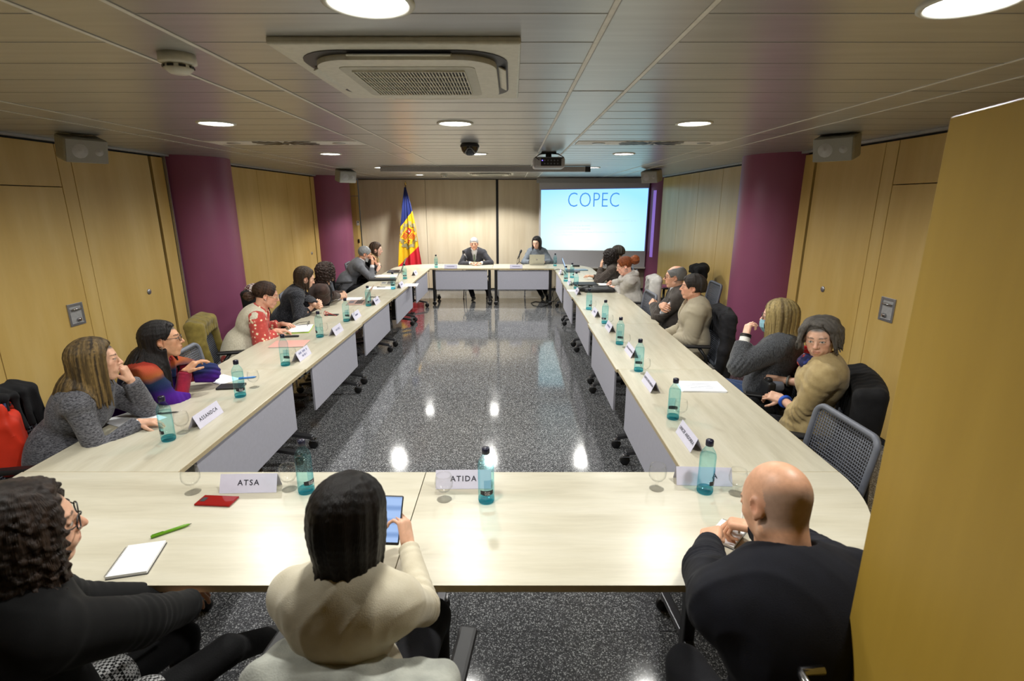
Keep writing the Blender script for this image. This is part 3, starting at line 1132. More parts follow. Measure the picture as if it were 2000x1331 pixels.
# ------------------------------------------------------------------ skin, hair and cloth materials
def skin_mat():
    m, nt, b = new_mat('skin')
    a = N(nt, 'ShaderNodeVertexColor', layer_name='Col')
    f = noise(nt, coords(nt), 60, 3)
    r = ramp(nt, [(.3, (.9, .88, .87, 1)), (.7, (1.04, 1.02, 1.02, 1))])
    nt.links.new(f, r.inputs['Fac'])
    mx = N(nt, 'ShaderNodeMixRGB', blend_type='MULTIPLY')
    mx.inputs['Fac'].default_value = 1
    nt.links.new(a.outputs['Color'], mx.inputs['Color1'])
    nt.links.new(r.outputs['Color'], mx.inputs['Color2'])
    nt.links.new(mx.outputs['Color'], b.inputs['Base Color'])
    b.inputs['Roughness'].default_value = .45
    b.inputs['Specular IOR Level'].default_value = .4
    bump(nt, b, noise(nt, coords(nt), 350, 2), .12, .002)
    return m
SKIN = skin_mat()
def hair_mat(name='hair', lo=.45, hi=1.5, bs=.9):
    m, nt, b = new_mat(name)
    a = N(nt, 'ShaderNodeVertexColor', layer_name='Col')
    at_ = N(nt, 'ShaderNodeAttribute', attribute_name='flow')
    mp = N(nt, 'ShaderNodeMapping')
    mp.inputs['Scale'].default_value = (1, 1, 1)
    nt.links.new(at_.outputs['Vector'], mp.inputs['Vector'])
    f = noise(nt, mp.outputs['Vector'], 1.0, 3, .65)
    r = ramp(nt, [(.3, (lo, lo, lo, 1)), (.5, (.9, .9, .9, 1)), (.72, (hi, hi * .97, hi * .94, 1))])
    nt.links.new(f, r.inputs['Fac'])
    mx = N(nt, 'ShaderNodeMixRGB', blend_type='MULTIPLY')
    mx.inputs['Fac'].default_value = 1
    nt.links.new(a.outputs['Color'], mx.inputs['Color1'])
    nt.links.new(r.outputs['Color'], mx.inputs['Color2'])
    nt.links.new(mx.outputs['Color'], b.inputs['Base Color'])
    b.inputs['Roughness'].default_value = .46
    b.inputs['Specular IOR Level'].default_value = .3
    bump(nt, b, f, bs, .006)
    return m
HAIR = hair_mat()
HAIR_SHORT = hair_mat('short_hair', .7, 1.2, .3)

def cloth(name, c, c2=None, rough=.85, weave=220, wb=.4, kind='plain', scale=1.0, sheen=.15):
    m, nt, b = new_mat(name)
    v = coords(nt)
    c = srgb(*c)
    c2 = srgb(*c2) if c2 else tuple(x * .8 for x in c[:3]) + (1,)
    if kind == 'plain':
        f = noise(nt, v, 18 * scale, 3)
        r = ramp(nt, [(.3, c2), (.7, c)])
        nt.links.new(f, r.inputs['Fac'])
        colr = r.outputs['Color']
        h = noise(nt, v, weave, 2)
    elif kind == 'melange':       # streaky marl knit
        vv = coords(nt, (1, 1, 3.2))
        f = noise(nt, vv, 55 * scale, 3, .7)
        r = ramp(nt, [(.36, c2), (.62, c)])
        nt.links.new(f, r.inputs['Fac'])
        colr, h = r.outputs['Color'], f
    elif kind == 'speckle':
        f = noise(nt, v, 170 * scale, 2, .6)
        r = ramp(nt, [(.52, c2), (.7, c)])
        nt.links.new(f, r.inputs['Fac'])
        colr, h = r.outputs['Color'], f
    elif kind == 'knit':
        w = N(nt, 'ShaderNodeTexWave', bands_direction='Z')
        w.inputs['Scale'].default_value = 48 * scale
        w.inputs['Distortion'].default_value = 1.0
        w.inputs['Detail Scale'].default_value = 3
        nt.links.new(v, w.inputs['Vector'])
        r = ramp(nt, [(.0, c2), (.6, c)])
        nt.links.new(w.outputs['Fac'], r.inputs['Fac'])
        colr, h = r.outputs['Color'], w.outputs['Fac']
    elif kind == 'rib':
        w = N(nt, 'ShaderNodeTexNoise')
        w.inputs['Scale'].default_value = 75 * scale
        w.inputs['Detail'].default_value = 2
        nt.links.new(coords(nt, (1.5, 1.5, .35)), w.inputs['Vector'])
        r = ramp(nt, [(.35, c2), (.62, c)])
        nt.links.new(w.outputs['Fac'], r.inputs['Fac'])
        colr, h = r.outputs['Color'], w.outputs['Fac']
    elif kind == 'check':
        bx = N(nt, 'ShaderNodeTexChecker')
        bx.inputs['Scale'].default_value = 70 * scale
        bx.inputs['Color1'].default_value = c
        bx.inputs['Color2'].default_value = c2
        nt.links.new(v, bx.inputs['Vector'])
        colr, h = bx.outputs['Color'], noise(nt, v, weave, 2)
    elif kind == 'plaid':
        acc = None
        for d in ('X', 'Y', 'Z'):
            w = N(nt, 'ShaderNodeTexWave', bands_direction=d)
            w.inputs['Scale'].default_value = 7 * scale
            nt.links.new(v, w.inputs['Vector'])
            r = ramp(nt, [(.9, (0, 0, 0, 1)), (.97, (1, 1, 1, 1))])
            nt.links.new(w.outputs['Fac'], r.inputs['Fac'])
            if acc is None:
                acc = r.outputs['Color']
            else:
                q = N(nt, 'ShaderNodeMixRGB', blend_type='LIGHTEN')
                q.inputs['Fac'].default_value = 1
                nt.links.new(acc, q.inputs['Color1'])
                nt.links.new(r.outputs['Color'], q.inputs['Color2'])
                acc = q.outputs['Color']
        q = N(nt, 'ShaderNodeMixRGB')
        nt.links.new(acc, q.inputs['Fac'])
        q.inputs['Color1'].default_value = c
        q.inputs['Color2'].default_value = c2
        colr, h = q.outputs['Color'], noise(nt, v, weave, 2)
    elif kind == 'floral':
        vo = N(nt, 'ShaderNodeTexVoronoi')
        vo.inputs['Scale'].default_value = 22 * scale
        nt.links.new(v, vo.inputs['Vector'])
        n2 = noise(nt, v, 60, 2)
        ad = N(nt, 'ShaderNodeMath', operation='MULTIPLY_ADD')
        nt.links.new(n2, ad.inputs[0])
        ad.inputs[1].default_value = .5
        nt.links.new(vo.outputs['Distance'], ad.inputs[2])
        r = ramp(nt, [(.42, srgb(236, 226, 190)), (.52, srgb(240, 208, 180)), (.56, c), (.8, c2)])
        nt.links.new(ad.outputs[0], r.inputs['Fac'])
        colr, h = r.outputs['Color'], noise(nt, v, weave, 2)
    elif kind == 'vcol':
        a = N(nt, 'ShaderNodeVertexColor', layer_name='Col')
        colr, h = a.outputs['Color'], noise(nt, v, weave, 2)
    elif kind == 'scarf':
        vo = N(nt, 'ShaderNodeTexVoronoi')
        vo.inputs['Scale'].default_value = 45 * scale
        nt.links.new(v, vo.inputs['Vector'])
        sp = N(nt, 'ShaderNodeSeparateColor')
        nt.links.new(vo.outputs['Color'], sp.inputs['Color'])
        r = ramp(nt, [(.0, srgb(30, 34, 70)), (.4, srgb(44, 52, 110)), (.6, srgb(70, 40, 80)), (.75, srgb(160, 60, 50)), (.85, srgb(190, 120, 40)), (.95, srgb(150, 150, 170))])
        r.color_ramp.interpolation = 'CONSTANT'
        nt.links.new(sp.outputs['Red'], r.inputs['Fac'])
        colr, h = r.outputs['Color'], noise(nt, v, weave, 2)
    elif kind == 'bands':         # broad colour bands by height (multicoloured shawl)
        g = N(nt, 'ShaderNodeSeparateXYZ')
        nt.links.new(v, g.inputs['Vector'])
        n2 = noise(nt, v, 5, 2)
        ma = N(nt, 'ShaderNodeMath', operation='MULTIPLY_ADD')
        nt.links.new(n2, ma.inputs[0])
        ma.inputs[1].default_value = .10
        nt.links.new(g.outputs['Z'], ma.inputs[2])
        mr = N(nt, 'ShaderNodeMapRange')
        mr.inputs['From Min'].default_value = .66
        mr.inputs['From Max'].default_value = 1.16
        nt.links.new(ma.outputs[0], mr.inputs['Value'])
        r = ramp(nt, [(.0, srgb(30, 16, 60)), (.2, srgb(70, 20, 120)), (.38, srgb(76, 24, 140)), (.5, srgb(28, 34, 84)), (.62, srgb(26, 48, 78)), (.7, srgb(150, 82, 40)), (.8, srgb(170, 62, 44)), (.88, srgb(160, 30, 44)), (1, srgb(140, 24, 60))])
        nt.links.new(mr.outputs['Result'], r.inputs['Fac'])
        colr, h = r.outputs['Color'], noise(nt, v, weave, 2)
    nt.links.new(colr, b.inputs['Base Color'])
    b.inputs['Roughness'].default_value = rough
    b.inputs['Specular IOR Level'].default_value = .25
    b.inputs['Sheen Weight'].default_value = sheen if max(c[:3]) > .05 else .02
    b.inputs['Sheen Roughness'].default_value = .5
    bump(nt, b, h, wb, .004)
    return m

def nz(a):
    a = np.asarray(a, float)
    return a / (np.linalg.norm(a) + 1e-12)

def frame(y, z):
    """3x3 with columns x, y, z from a forward (y) and an up hint (z)"""
    y = nz(y)
    x = nz(np.cross(y, z))
    z = np.cross(x, y)
    return np.stack([x, y, z], 1)

def rotm(axis, a):
    return np.array(Matrix.Rotation(a, 3, axis))

def vnoise(seed, f, amp, n=5):
    """smooth pseudo random field from a few sines"""
    r = np.random.default_rng(seed)
    D = r.normal(size=(n, 3))
    D /= np.linalg.norm(D, axis=1)[:, None]
    ph = r.uniform(0, 6.28, n)
    fr = f * r.uniform(.6, 1.6, n)
    def g(x, y, z):
        s = 0
        for i in range(n):
            s = s + np.sin((x * D[i, 0] + y * D[i, 1] + z * D[i, 2]) * fr[i] + ph[i])
        return s * (amp / n * 1.6)
    return g

def folds(seed, f, amp):
    """cloth-like ridges: warped sines, sharpened"""
    a, b, c = vnoise(seed, f * .5, 1.0), vnoise(seed + 1, f * .45, 1.0), vnoise(seed + 2, f * .4, 1.0)
    r = np.random.default_rng(seed + 5)
    d = nz(r.normal(size=3) * np.array([1, 1, .7]))
    def g(x, y, z):
        w = (x * d[0] + y * d[1] + z * d[2]) * f + a(x, y, z) * 2.2
        s = 1 - np.abs(np.sin(w))
        return amp * (s ** 2 - .35) * (.6 + .5 * b(x, y, z)) + amp * .5 * c(x, y, z)
    return g

HANDS = {   # per finger: mcp, pip, dip bend (deg); thumb: (out, across, bend)
    'relaxed': ([(20, 28, 18), (24, 32, 20), (28, 36, 22), (32, 40, 24)], (38, 22, 18)),
    'flat': ([(4, 6, 4), (4, 6, 4), (5, 7, 5), (7, 9, 6)], (42, 10, 10)),
    'fist': ([(70, 85, 55), (72, 88, 55), (74, 88, 55), (76, 88, 55)], (30, 48, 40)),
    'curl': ([(45, 55, 35), (48, 58, 36), (52, 60, 38), (56, 62, 40)], (34, 36, 28)),
    'hold': ([(35, 45, 30), (38, 50, 32), (42, 52, 34), (46, 55, 35)], (48, 34, 20)),
    'pinch': ([(48, 40, 25), (52, 45, 28), (62, 62, 38), (66, 66, 40)], (36, 42, 22)),
}

def add_hand(F, w, d, n, side, pose, s=1.0, k=.006):
    """hand rooted at wrist w, fingers along d, palm facing n; side +1 = right hand"""
    d = nz(d)
    n = nz(np.array(n) - d * np.dot(n, d))
    x = np.cross(d, n) * -side     # towards the thumb
    x = nz(x)
    curl, th = HANDS[pose]
    L = .088 * s
    R = np.stack([x, d, n], 1)
    F.box(w + d * L * .54, (.040 * s, L * .52, .0145 * s), .013 * s, R, k)
    F.cone(w - d * .02, w + d * .025 * s, .025 * s, .026 * s, .012, fl=(n, 1.35))
    F.ell(w + d * .035 * s + x * .024 * s + n * .010 * s, np.array((.019, .030, .016)) * s, .01, R=R)
    lens = [(.042, .025, .020), (.046, .029, .021), (.042, .027, .020), (.033, .020, .018)]
    offs = [.030, .0105, -.0095, -.0285]
    rad = [.0088, .0090, .0085, .0076]
    for i in range(4):
        sp = offs[i] * 2.0
        fd = nz(d + x * sp * 1.5)
        p = w + d * (L - (.004 if i in (0, 2) else (.012 if i == 3 else 0)) * s) + x * offs[i] * s
        ang = 0
        r = rad[i] * s
        q0 = p - fd * .025 * s
        F.cone(q0, p, r * 1.05, r * 1.05, k)
        for j in range(3):
            ang += curl[i][j] * DEG
            dd = fd * math.cos(ang) + n * math.sin(ang)
            p2 = p + dd * lens[i][j] * s
            F.cone(p, p2, r * (1.0 - .07 * j), r * (.93 - .07 * j), .0022)
            p = p2
    o, ac, bd = [t * DEG for t in th]
    p = w + d * .018 * s + x * .026 * s + n * .006 * s
    t1 = nz(d * math.cos(o) + x * math.sin(o) + n * .25)
    for j, (ln, rr) in enumerate(((.042, .0135), (.032, .0108), (.026, .0098))):
        p2 = p + t1 * ln * s
        F.cone(p, p2, rr * s, (rr - .0016) * s, .004)
        p = p2
        t1 = nz(t1 + n * math.sin(ac) * .55 - x * math.sin(bd) * .9 + d * .15)
    return w + d * L * .9

class Person:
    pass

def ik(a, b, l1, l2, hint):
    """elbow position for a two-bone chain"""
    v = b - a
    D = np.linalg.norm(v)
    D2 = min(D, (l1 + l2) * .995)
    u = v / D
    b = a + u * D2
    c = (l1 * l1 - l2 * l2 + D2 * D2) / (2 * D2)
    h = math.sqrt(max(l1 * l1 - c * c, 0))
    n = np.array(hint, float)
    n = n - u * np.dot(n, u)
    n = nz(n)
    return a + u * c + n * h, b

def head_field(F, hc, H, s, sex, nb, age=0, fat=1.0, mouth=0.0):
    """head shapes into F; hc centre, H 3x3 frame (x right, y face, z up)"""
    T = lambda p: hc + H @ (np.array(p) * s)
    E = lambda c, r, k, op='u': F.ell(T(c), np.array(r) * s, k, op, H)
    C = lambda a, b, r1, r2, k, op='u': F.cone(T(a), T(b), r1 * s, r2 * s, k, op)
    m = 1 if sex == 'm' else 0
    E((0, -.018, .030), (.0745, .096, .086), .01)
    E((0, .020, .012), (.066, .070, .070), .02)
    E((0, .022, -.038), (.057 * fat, .062, .070), .025)
    E((0, .064, -.098), (.021 + .004 * m, .018, .016), .022)
    for q in (-1, 1):
        C((q * .052 * fat, -.004, -.058 - .004 * m), (q * .018, .058, -.1), .014 + .003 * m, .013, .02)
        E((q * .038, .056, -.020), (.022, .019, .018), .022)
        E((q * .034, .048, -.052), (.020, .018, .024), .02)
    # brow, nose, sockets, eyes, mouth
    C((-.032, .079, .022), (.032, .079, .022), .008 + .002 * m, .008 + .002 * m, .016)
    for q in (-1, 1):
        F.ell(T((q * .031, .099, .003)), np.array((.019, .014, .013)) * s, .012, 's', H)
    C((0, .084, .014), (0, .108 + .003 * m, -.027), .0072, .0105, .010)
    for q in (-1, 1):
        E((q * .0115, .095, -.031), (.0078, .0095, .0075), .006)
    E((0, .077, -.060), (.032, .019, .025), .016)
    E((0, .0925, -.0550), (.019, .0068, .0050), .005)
    E((0, .0918, -.0652), (.0165, .0070, .0060), .005)
    C((-.020, .0995, -.0598), (.020, .0995, -.0598), .0022, .0022, .002, 's')
    for q in (-1, 1):
        E((q * .031, .0752, .003), (.0135, .0135, .0125), .0015)
        C((q * .017, .0865, .0095), (q * .045, .0800, .0085), .0042, .0042, .004)
        C((q * .020, .0855, -.0080), (q * .043, .0800, -.0060), .0036, .0036, .005)
        # ears
        F.ell(T((q * .0765, -.012, -.006)), np.array((.0085, .0185, .031)) * s, .006, 'u', H @ rotm('Z', -q * .35) @ rotm('X', -.15))
        F.ell(T((q * .0835, -.008, -.004)), np.array((.006, .010, .017)) * s, .005, 's', H @ rotm('Z', -q * .35))
        E((q * .076, -.002, -.032), (.0065, .008, .010), .006)
    C((0, -.030, -.035), nb_local(hc, H, s, nb), .052, .055 + .004 * m, .03)

def nb_local(hc, H, s, nb):
    return (H.T @ (np.array(nb) - hc)) / s

def skin_colors(V, hc, H, s, base, p):
    """paint face features by position in the head frame"""
    C = np.tile(np.array(base), (len(V), 1))
    L = (V - hc) @ H / s
    x, y, z = np.abs(L[:, 0]), L[:, 1], L[:, 2]
    head = (np.abs(L[:, 0]) < .1) & (np.abs(y) < .13) & (np.abs(z) < .14)
    def blend(m, c):
        m = np.clip(m, 0, 1)[:, None] * head[:, None]
        C[:] = C * (1 - m) + np.array(c) * m
    red = np.array(base) * np.array((1.05, .74, .70))
    g = lambda cx, cy, cz, r: np.exp(-(((x - cx) ** 2 + (y - cy) ** 2 + (z - cz) ** 2) / r ** 2))
    blend(.45 * g(.042, .066, -.03, .022), red)
    blend(.5 * g(0, .108, -.027, .014), red)
    blend(.5 * g(.08, -.01, -.005, .03), red)
    blend(.35 * g(.031, .084, -.004, .017), np.array(base) * .62)
    lip = np.array(p.get('lip', np.array(base) * np.array((.84, .58, .56))))
    lm = ((x / .0225) ** 2 + ((z + .060) / .0105) ** 2 < 1) & (y > .085)
    blend(lm * .8, lip)
    blend(((x < .019) & (np.abs(z + .0598) < .0017) & (y > .088)) * .8, np.array(base) * .25)
    blend(((x < .0155) & (x > .006) & (np.abs(z + .036) < .004) & (y > .088)) * .5, np.array(base) * .35)
    # eyes
    e = ((x - .031) / .0125) ** 2 + ((z - .0015) / .0058) ** 2
    ey = (e < 1) & (y > .07)
    blend(ey * 1.0, (.50, .47, .44))
    ir = ((x - .031) ** 2 + (z - .0015) ** 2 < .0056 ** 2) & ey
    blend(ir * 1.0, p.get('iris', (.06, .035, .02)))
    blend((((x - .031) ** 2 + (z - .0015) ** 2 < .0026 ** 2) & ey) * 1.0, (.01, .01, .01))
    ed = (e >= 1) & (e < 1.7) & (z > -.001) & (y > .07)
    blend(ed * .75, np.array(base) * .15)
    # brows
    bz = .0225 + .003 * np.sin((x - .012) / .04 * 3.14)
    bw = np.where(x < .035, .0042, .0026)
    bm = (np.abs(z - bz) < bw) & (x > .012) & (x < .052) & (y > .055)
    blend(bm * p.get('browa', .8), np.array(p.get('brow', (.05, .035, .025))))
    if 'hairc' in p:        # hair roots showing on the scalp
        t = np.clip((z - .055) / .012, 0, 1)
        t = np.maximum(t, np.clip((.012 - y) / .02, 0, 1) * np.clip((z + .03) / .02, 0, 1) * np.where(x > .0725, 0, 1))
        blend(t, p['hairc'])
    if 'stubble' in p:      # beard shadow
        c, a = p['stubble']
        bm = np.clip((-.036 - z) / .02, 0, 1) * np.clip((y + .01) / .03, 0, 1) * (1 - np.exp(-((x / .026) ** 2 + ((z + .06) / .014) ** 2)))
        blend(bm * a, c)
    if 'scalp' in p:        # cropped hair printed on the scalp: sides and back only
        c, a = p['scalp']
        t = np.clip((.052 - z) / .03, 0, 1) * np.clip((.02 - y) / .03, 0, 1) * np.clip((z + .075) / .02, 0, 1) * np.where((x > .068) & (np.abs(y + .01) < .03), .2, 1)
        blend(t * a, c)
    return C

def person(name_label, p):
    """build one seated person. p: see the list below. Returns the top-level body object"""
    sex = p.get('sex', 'f')
    s = p.get('s', 1.0 if sex == 'm' else .955)
    yaw = p['yaw'] * DEG
    fw = np.array((-math.sin(yaw), math.cos(yaw), 0))
    rt = np.array((math.cos(yaw), math.sin(yaw), 0))
    up = np.array((0, 0, 1.))
    sz = p.get('seat', .475)
    hw = np.array(p['head'], float)
    if 'pel' not in p:
        vert = hw[2] - .15 * s - (sz + .095 * s)
        lean = p.get('lean', math.sqrt(max(.0004, (.525 * s) ** 2 - vert ** 2)) + .05)
        p['pel'] = tuple((hw - fw * lean + rt * p.get('side', 0))[:2])
    org = np.array((p['pel'][0], p['pel'][1], 0.))
    Rb = np.stack([rt, fw, up], 1)
    tol = lambda q: Rb.T @ (np.array(q, float) - org)       # world -> local
    pel = np.array((0, 0, sz + .095 * s))
    hc = tol(p['head'])
    hy = (p.get('hyaw', p['yaw']) - p['yaw']) * DEG
    H = rotm('Z', hy) @ rotm('X', p.get('hpitch', 0) * DEG) @ rotm('Y', p.get('hroll', 0) * DEG)
    # neck base below the head along a mix of head-down and body-down
    up_t = nz(hc - pel)
    nb = hc - (.55 * (H @ np.array((0, .18, 1.))) + .45 * nz(up_t + np.array((0, .2, .3)))) * (.152 * s)
    g = p.get('girth', 1.0)
    # spine curve pelvis -> belly -> chest -> neck base
    mid = (pel + nb) / 2 + np.array((0, p.get('slouch', -.035), 0)) * s
    belly = pel * .62 + mid * .38 + np.array((0, .01, .02))
    chest = mid * .45 + nb * .55 - np.array((0, .012, .02)) * s
    tw = p.get('twist', hy * .25 / DEG if abs(hy) < 1.2 else 0) * DEG
    sx = rotm('Z', tw) @ np.array((1., 0, 0))
    sx = nz(sx + np.array((0, 0, p.get('shrug', 0))))
    shw = (.172 if sex == 'm' else .146) * s * p.get('shw', 1.0)
    shz = nb - nz(nb - chest) * .045 * s
    shp = p.get('shfwd', .0)
    S = {q: shz + sx * q * shw + np.array((0, shp, -.036 * s)) for q in (-1, 1)}
    l1, l2 = .285 * s, .25 * s
    A = {}
    for q, key in ((1, 'R'), (-1, 'L')):
        spec = p.get(key) or dict(w=(org + Rb @ np.array((q * .16, .34, .70))))
        w = tol(spec['w'])
        el, w2 = ik(S[q], w, l1, l2, spec.get('el', (q * .55, -.35, -.9)))
        d = spec.get('d')
        d = Rb.T @ nz(d) if d is not None else nz(w2 - el)
        n = Rb.T @ nz(spec.get('n', (0, 0, -1)))
        A[q] = dict(sh=S[q], el=el, w=w2, d=d, n=n, pose=spec.get('pose', 'relaxed'))
    hips = {q: pel + np.array((q * .092 * s, .02, -.02)) for q in (-1, 1)}
    legs = {}
    for q, key in ((1, 'legR'), (-1, 'legL')):
        kn, an = p.get(key, ((q * .13, .44, .50), (q * .13, .42, .09)))
        kn, an = np.array(kn, float) * np.array((1, s, 1)), np.array(an, float) * np.array((1, s, 1))
        legs[q] = (hips[q], kn, an)
    h0 = p.get('res', .0042)
    # ---------------- skin
    pts = [hc, pel, nb] + [A[q][k] for q in A for k in ('sh', 'el', 'w')] + [A[q]['w'] + A[q]['d'] * .2 for q in A]
    lo, hi = np.min(pts, 0) - .16, np.max(pts, 0) + .16
    F = Field(lo, hi, h0)
    m = 1 if sex == 'm' else 0
    Rt = frame(np.cross(nz(nb - pel), sx), nb - pel)       # torso frame: x right, y front, z along spine
    Rt = np.stack([sx, np.cross(nz(nb - pel), sx), nz(nb - pel)], 1)
    def torso(o, Fd, kk=.05):
        Fd.ell(pel + np.array((0, -.005, .0)), (np.array((.165, .118, .12)) * s * (.6 + .4 * g) + o), kk)
        Fd.ell(belly, (np.array(((.120 + .018 * m) * (.4 + .6 * g), .108 * (.2 + .8 * g), .15)) * s + o), kk, R=Rt)
        Fd.ell(chest, (np.array((.134 + .030 * m, .110, .165)) * s * (.6 + .4 * g) + o), kk, R=Rt)
        for q in (-1, 1):
            Fd.cone(nb + np.array((0, -.012, -.022)), S[q] + np.array((0, 0, .006)), .048 * s + o, .044 * s + o, .045)
            Fd.cone(chest + sx * q * .09 * s + Rt[:, 2] * .06, S[q], .07 * s + o, .050 * s + o, .04)
            if sex == 'f':
                Fd.ell(chest + Rt @ np.array((q * .062, .072 + .01 * g, -.02)) * s, np.array((.056, .048, .062)) * s * p.get('bust', 1.0) + o, .05)
    torso(-.010, F)
    for q in A:
        a = A[q]
        F.cone(a['sh'], a['el'], .040 * s, .034 * s, .03)
        F.cone(a['el'], a['w'], .036 * s, .0255 * s, .02)
    head_field(F, hc, H, s * p.get('hs', 1.02 if sex == 'm' else 1.05), sex, nb, fat=p.get('fat', 1.0))
    for q in A:
        a = A[q]
        a['grip'] = add_hand(F, a['w'], a['d'], a['n'], q, a['pose'], s * (.96 if sex == 'f' else 1.03))
    V, Q, _ = F.mesh()
    base = np.minimum(np.array(srgb(*p.get('skin', (206, 160, 132)))[:3]) * np.array((1.14, 1.18, 1.22)), .85)
    if sex == 'f':
        p.setdefault('hairc', (.05, .04, .033))
    colr = skin_colors(V, hc, H, s * p.get('hs', 1.02 if sex == 'm' else 1.05), base, p)
    body = np_mesh('person', V, Q, SKIN, None, colr, smooth_it=1)
    body.location = (org[0], org[1], 0)
    body.rotation_euler = (0, 0, yaw)
    tag(body, name_label, 'person', p.get('group'))
    r = Person()
    r.__dict__.update(body=body, hc=hc, H=H, s=s * p.get('hs', 1.02 if sex == 'm' else 1.05), nb=nb, A=A, S=S, pel=pel, chest=chest, belly=belly, torso=torso, Rt=Rt, sx=sx, g=g, org=org, Rb=Rb, yaw=yaw, lo=lo, hi=hi, legs=legs, hips=hips, sex=sex, p=p, m=m, tol=tol, sk=s)
    return r

def garment(r, name, mat, off=.016, sleeve=1.0, neck=.066, vneck=0.0, fold=.006, ff=30, seed=1, h=.007, hem=-.10, cuff=True, flare=0.0, loose=0.0, open_front=0.0, colors=None, turtle=0.0, hood=False, arms=True, sl_r=0.0):
    """upper-body garment grown around the torso and arms"""
    s = r.sk
    F = Field(r.lo - .06, r.hi + .06, h)
    r.torso(off + loose * .3, F)
    if loose:
        F.ell(r.belly + np.array((0, -.0, -.03)), np.array((.16, .13, .16)) * s * (.5 + .5 * r.g) + loose, .06)
    ends = []
    if arms:
        for q in r.A:
            a = r.A[q]
            F.cone(a['sh'], a['el'], .050 * s + off * .8 + sl_r, .043 * s + off * .7 + sl_r, .014)
            fa = a['w'] - a['el']
            L = np.linalg.norm(fa)
            u = fa / L
            if sleeve > .5:
                t = min(1.0, (sleeve - .5) * 2)
                we = a['el'] + u * (L * t - .008)
                F.cone(a['el'], we + u * .012, .044 * s + off * .7 + sl_r, .031 * s + off * .5 + sl_r * .6, .012)
                ends.append((we, u))
            else:
                t = sleeve * 2
                ua = a['el'] - a['sh']
                we = a['sh'] + ua * t
                ends.append((we, nz(ua)))
    fn = folds(seed, ff, fold * .7)
    fn2 = vnoise(seed + 9, ff * .35, fold * .9)
    el = [r.A[q]['el'] for q in r.A]
    ax = [(nz(r.A[q]['w'] - r.A[q]['el']), nz(r.A[q]['el'] - r.A[q]['sh'])) for q in r.A]
    wr = [r.A[q]['w'] for q in r.A]
    sh = [r.A[q]['sh'] for q in r.A]
    wob = vnoise(seed + 20, 25, 1.4)
    def dsp(x, y, z):
        d = fn(x, y, z) + fn2(x, y, z)
        if not arms:
            return d
        wv = wob(x, y, z)
        for i in range(2):
            for c, (u1, u2), rad, amp, fr in ((el[i], ax[i], .075, 1.0, 210), (wr[i], ax[i], .06, .5, 260), (sh[i], ax[i], .08, .5, 120)):
                dx, dy, dz = x - c[0], y - c[1], z - c[2]
                gsn = np.exp(-(dx * dx + dy * dy + dz * dz) / rad ** 2)
                uu = u1 + u2 if c is el[i] else (u1 if c is wr[i] else u2)
                uu = nz(uu)
                t = dx * uu[0] + dy * uu[1] + dz * uu[2]
                d = d + gsn * fold * amp * np.sin(t * fr + wv)
        return d
    F.disp(dsp)
    # hem, cuffs and neckline
    F.plane(r.pel + np.array((0, 0, hem * s)), (0, 0, -1))
    for we, u in ends:
        F.plane(we, u, we - .078, we + .078)
    hz = r.H[:, 2]
    nd = nz(r.hc - r.nb)
    nk = r.nb - nd * .01 + np.array((0, .008, 0))
    if turtle > 0:
        F.cone(r.nb - nd * .02, r.nb + nd * turtle * s, .072 * s, .066 * s, .02)
        F.plane(r.nb + nd * turtle * s, nd, r.nb - .12, r.nb + .16)
        F.cone(r.nb + nd * turtle * s * .6, r.nb + nd * .2, .058 * s, .058 * s, .004, 's')
    else:
        F.cone(nk - nd * .012, nk + nd * .16, neck * s, (neck + .012) * s, .012, 's')
        if vneck > 0:
            fr = r.Rt[:, 1]
            a = nk + fr * .04
            b = r.chest + r.Rt @ np.array((0, .17, .09 - vneck)) * s
            F.cone(a + np.array((0, .02, .01)), b, neck * s * .95, .012, .008, 's')
    if open_front > 0:
        fr = r.Rt[:, 1]
        F.cone(r.chest + fr * .2 + r.Rt[:, 2] * .12, r.belly + fr * .24 - r.Rt[:, 2] * .12, open_front, open_front * .9, .01, 's')
    V, Q, _ = F.mesh()
    C = colors(V) if colors is not None else None
    o = np_mesh(name, V, Q, mat, r.body, C, smooth_it=1)
    return o

def trousers(r, mat, shoe_mat, name='trousers', h=.011, shoes=True, rad=1.0):
    s = r.sk
    pts = [r.pel] + [q for l in r.legs.values() for q in l]
    lo, hi = np.min(pts, 0) - .2, np.max(pts, 0) + .2
    F = Field(lo, hi, h)
    F.ell(r.pel + np.array((0, -.01, -.015)), np.array((.175, .13, .115)) * s * (.6 + .4 * r.g), .03)
    for q, (a, b, c) in r.legs.items():
        F.cone(a, b, .088 * s * rad, .066 * s * rad, .03)
        F.cone(b, c, .064 * s * rad, .050 * s * rad, .02)
    F.disp(folds(31, 28, .006))
    for q, (a, b, c) in r.legs.items():
        u = nz(c - b)
        F.plane(c, u, c - .1, c + .1)
    V, Q, _ = F.mesh()
    np_mesh(name, V, Q, mat, r.body, smooth_it=1)
    if shoes:
        for q, (a, b, c) in r.legs.items():
            F = Field(c - np.array((.12, .16, .16)), c + np.array((.12, .3, .12)), .007)
            u = nz(c - b)
            fd = nz(np.array((.12 * q, 1, -.12 if u[2] < -.8 else -.5)))
            f0 = c + u * .045 - fd * .04
            F.cone(f0, f0 + fd * .19, .036, .026, .02, fl=((0, 0, 1), 1.15))
            F.cone(c - u * .03, c + u * .04, .042, .04, .02)
            V, Q, _ = F.mesh()
            np_mesh('shoe', V, Q, shoe_mat, r.body, smooth_it=1)

def add_mb(mb, name, mats, r):
    return mb.build(name, mats, r.body)

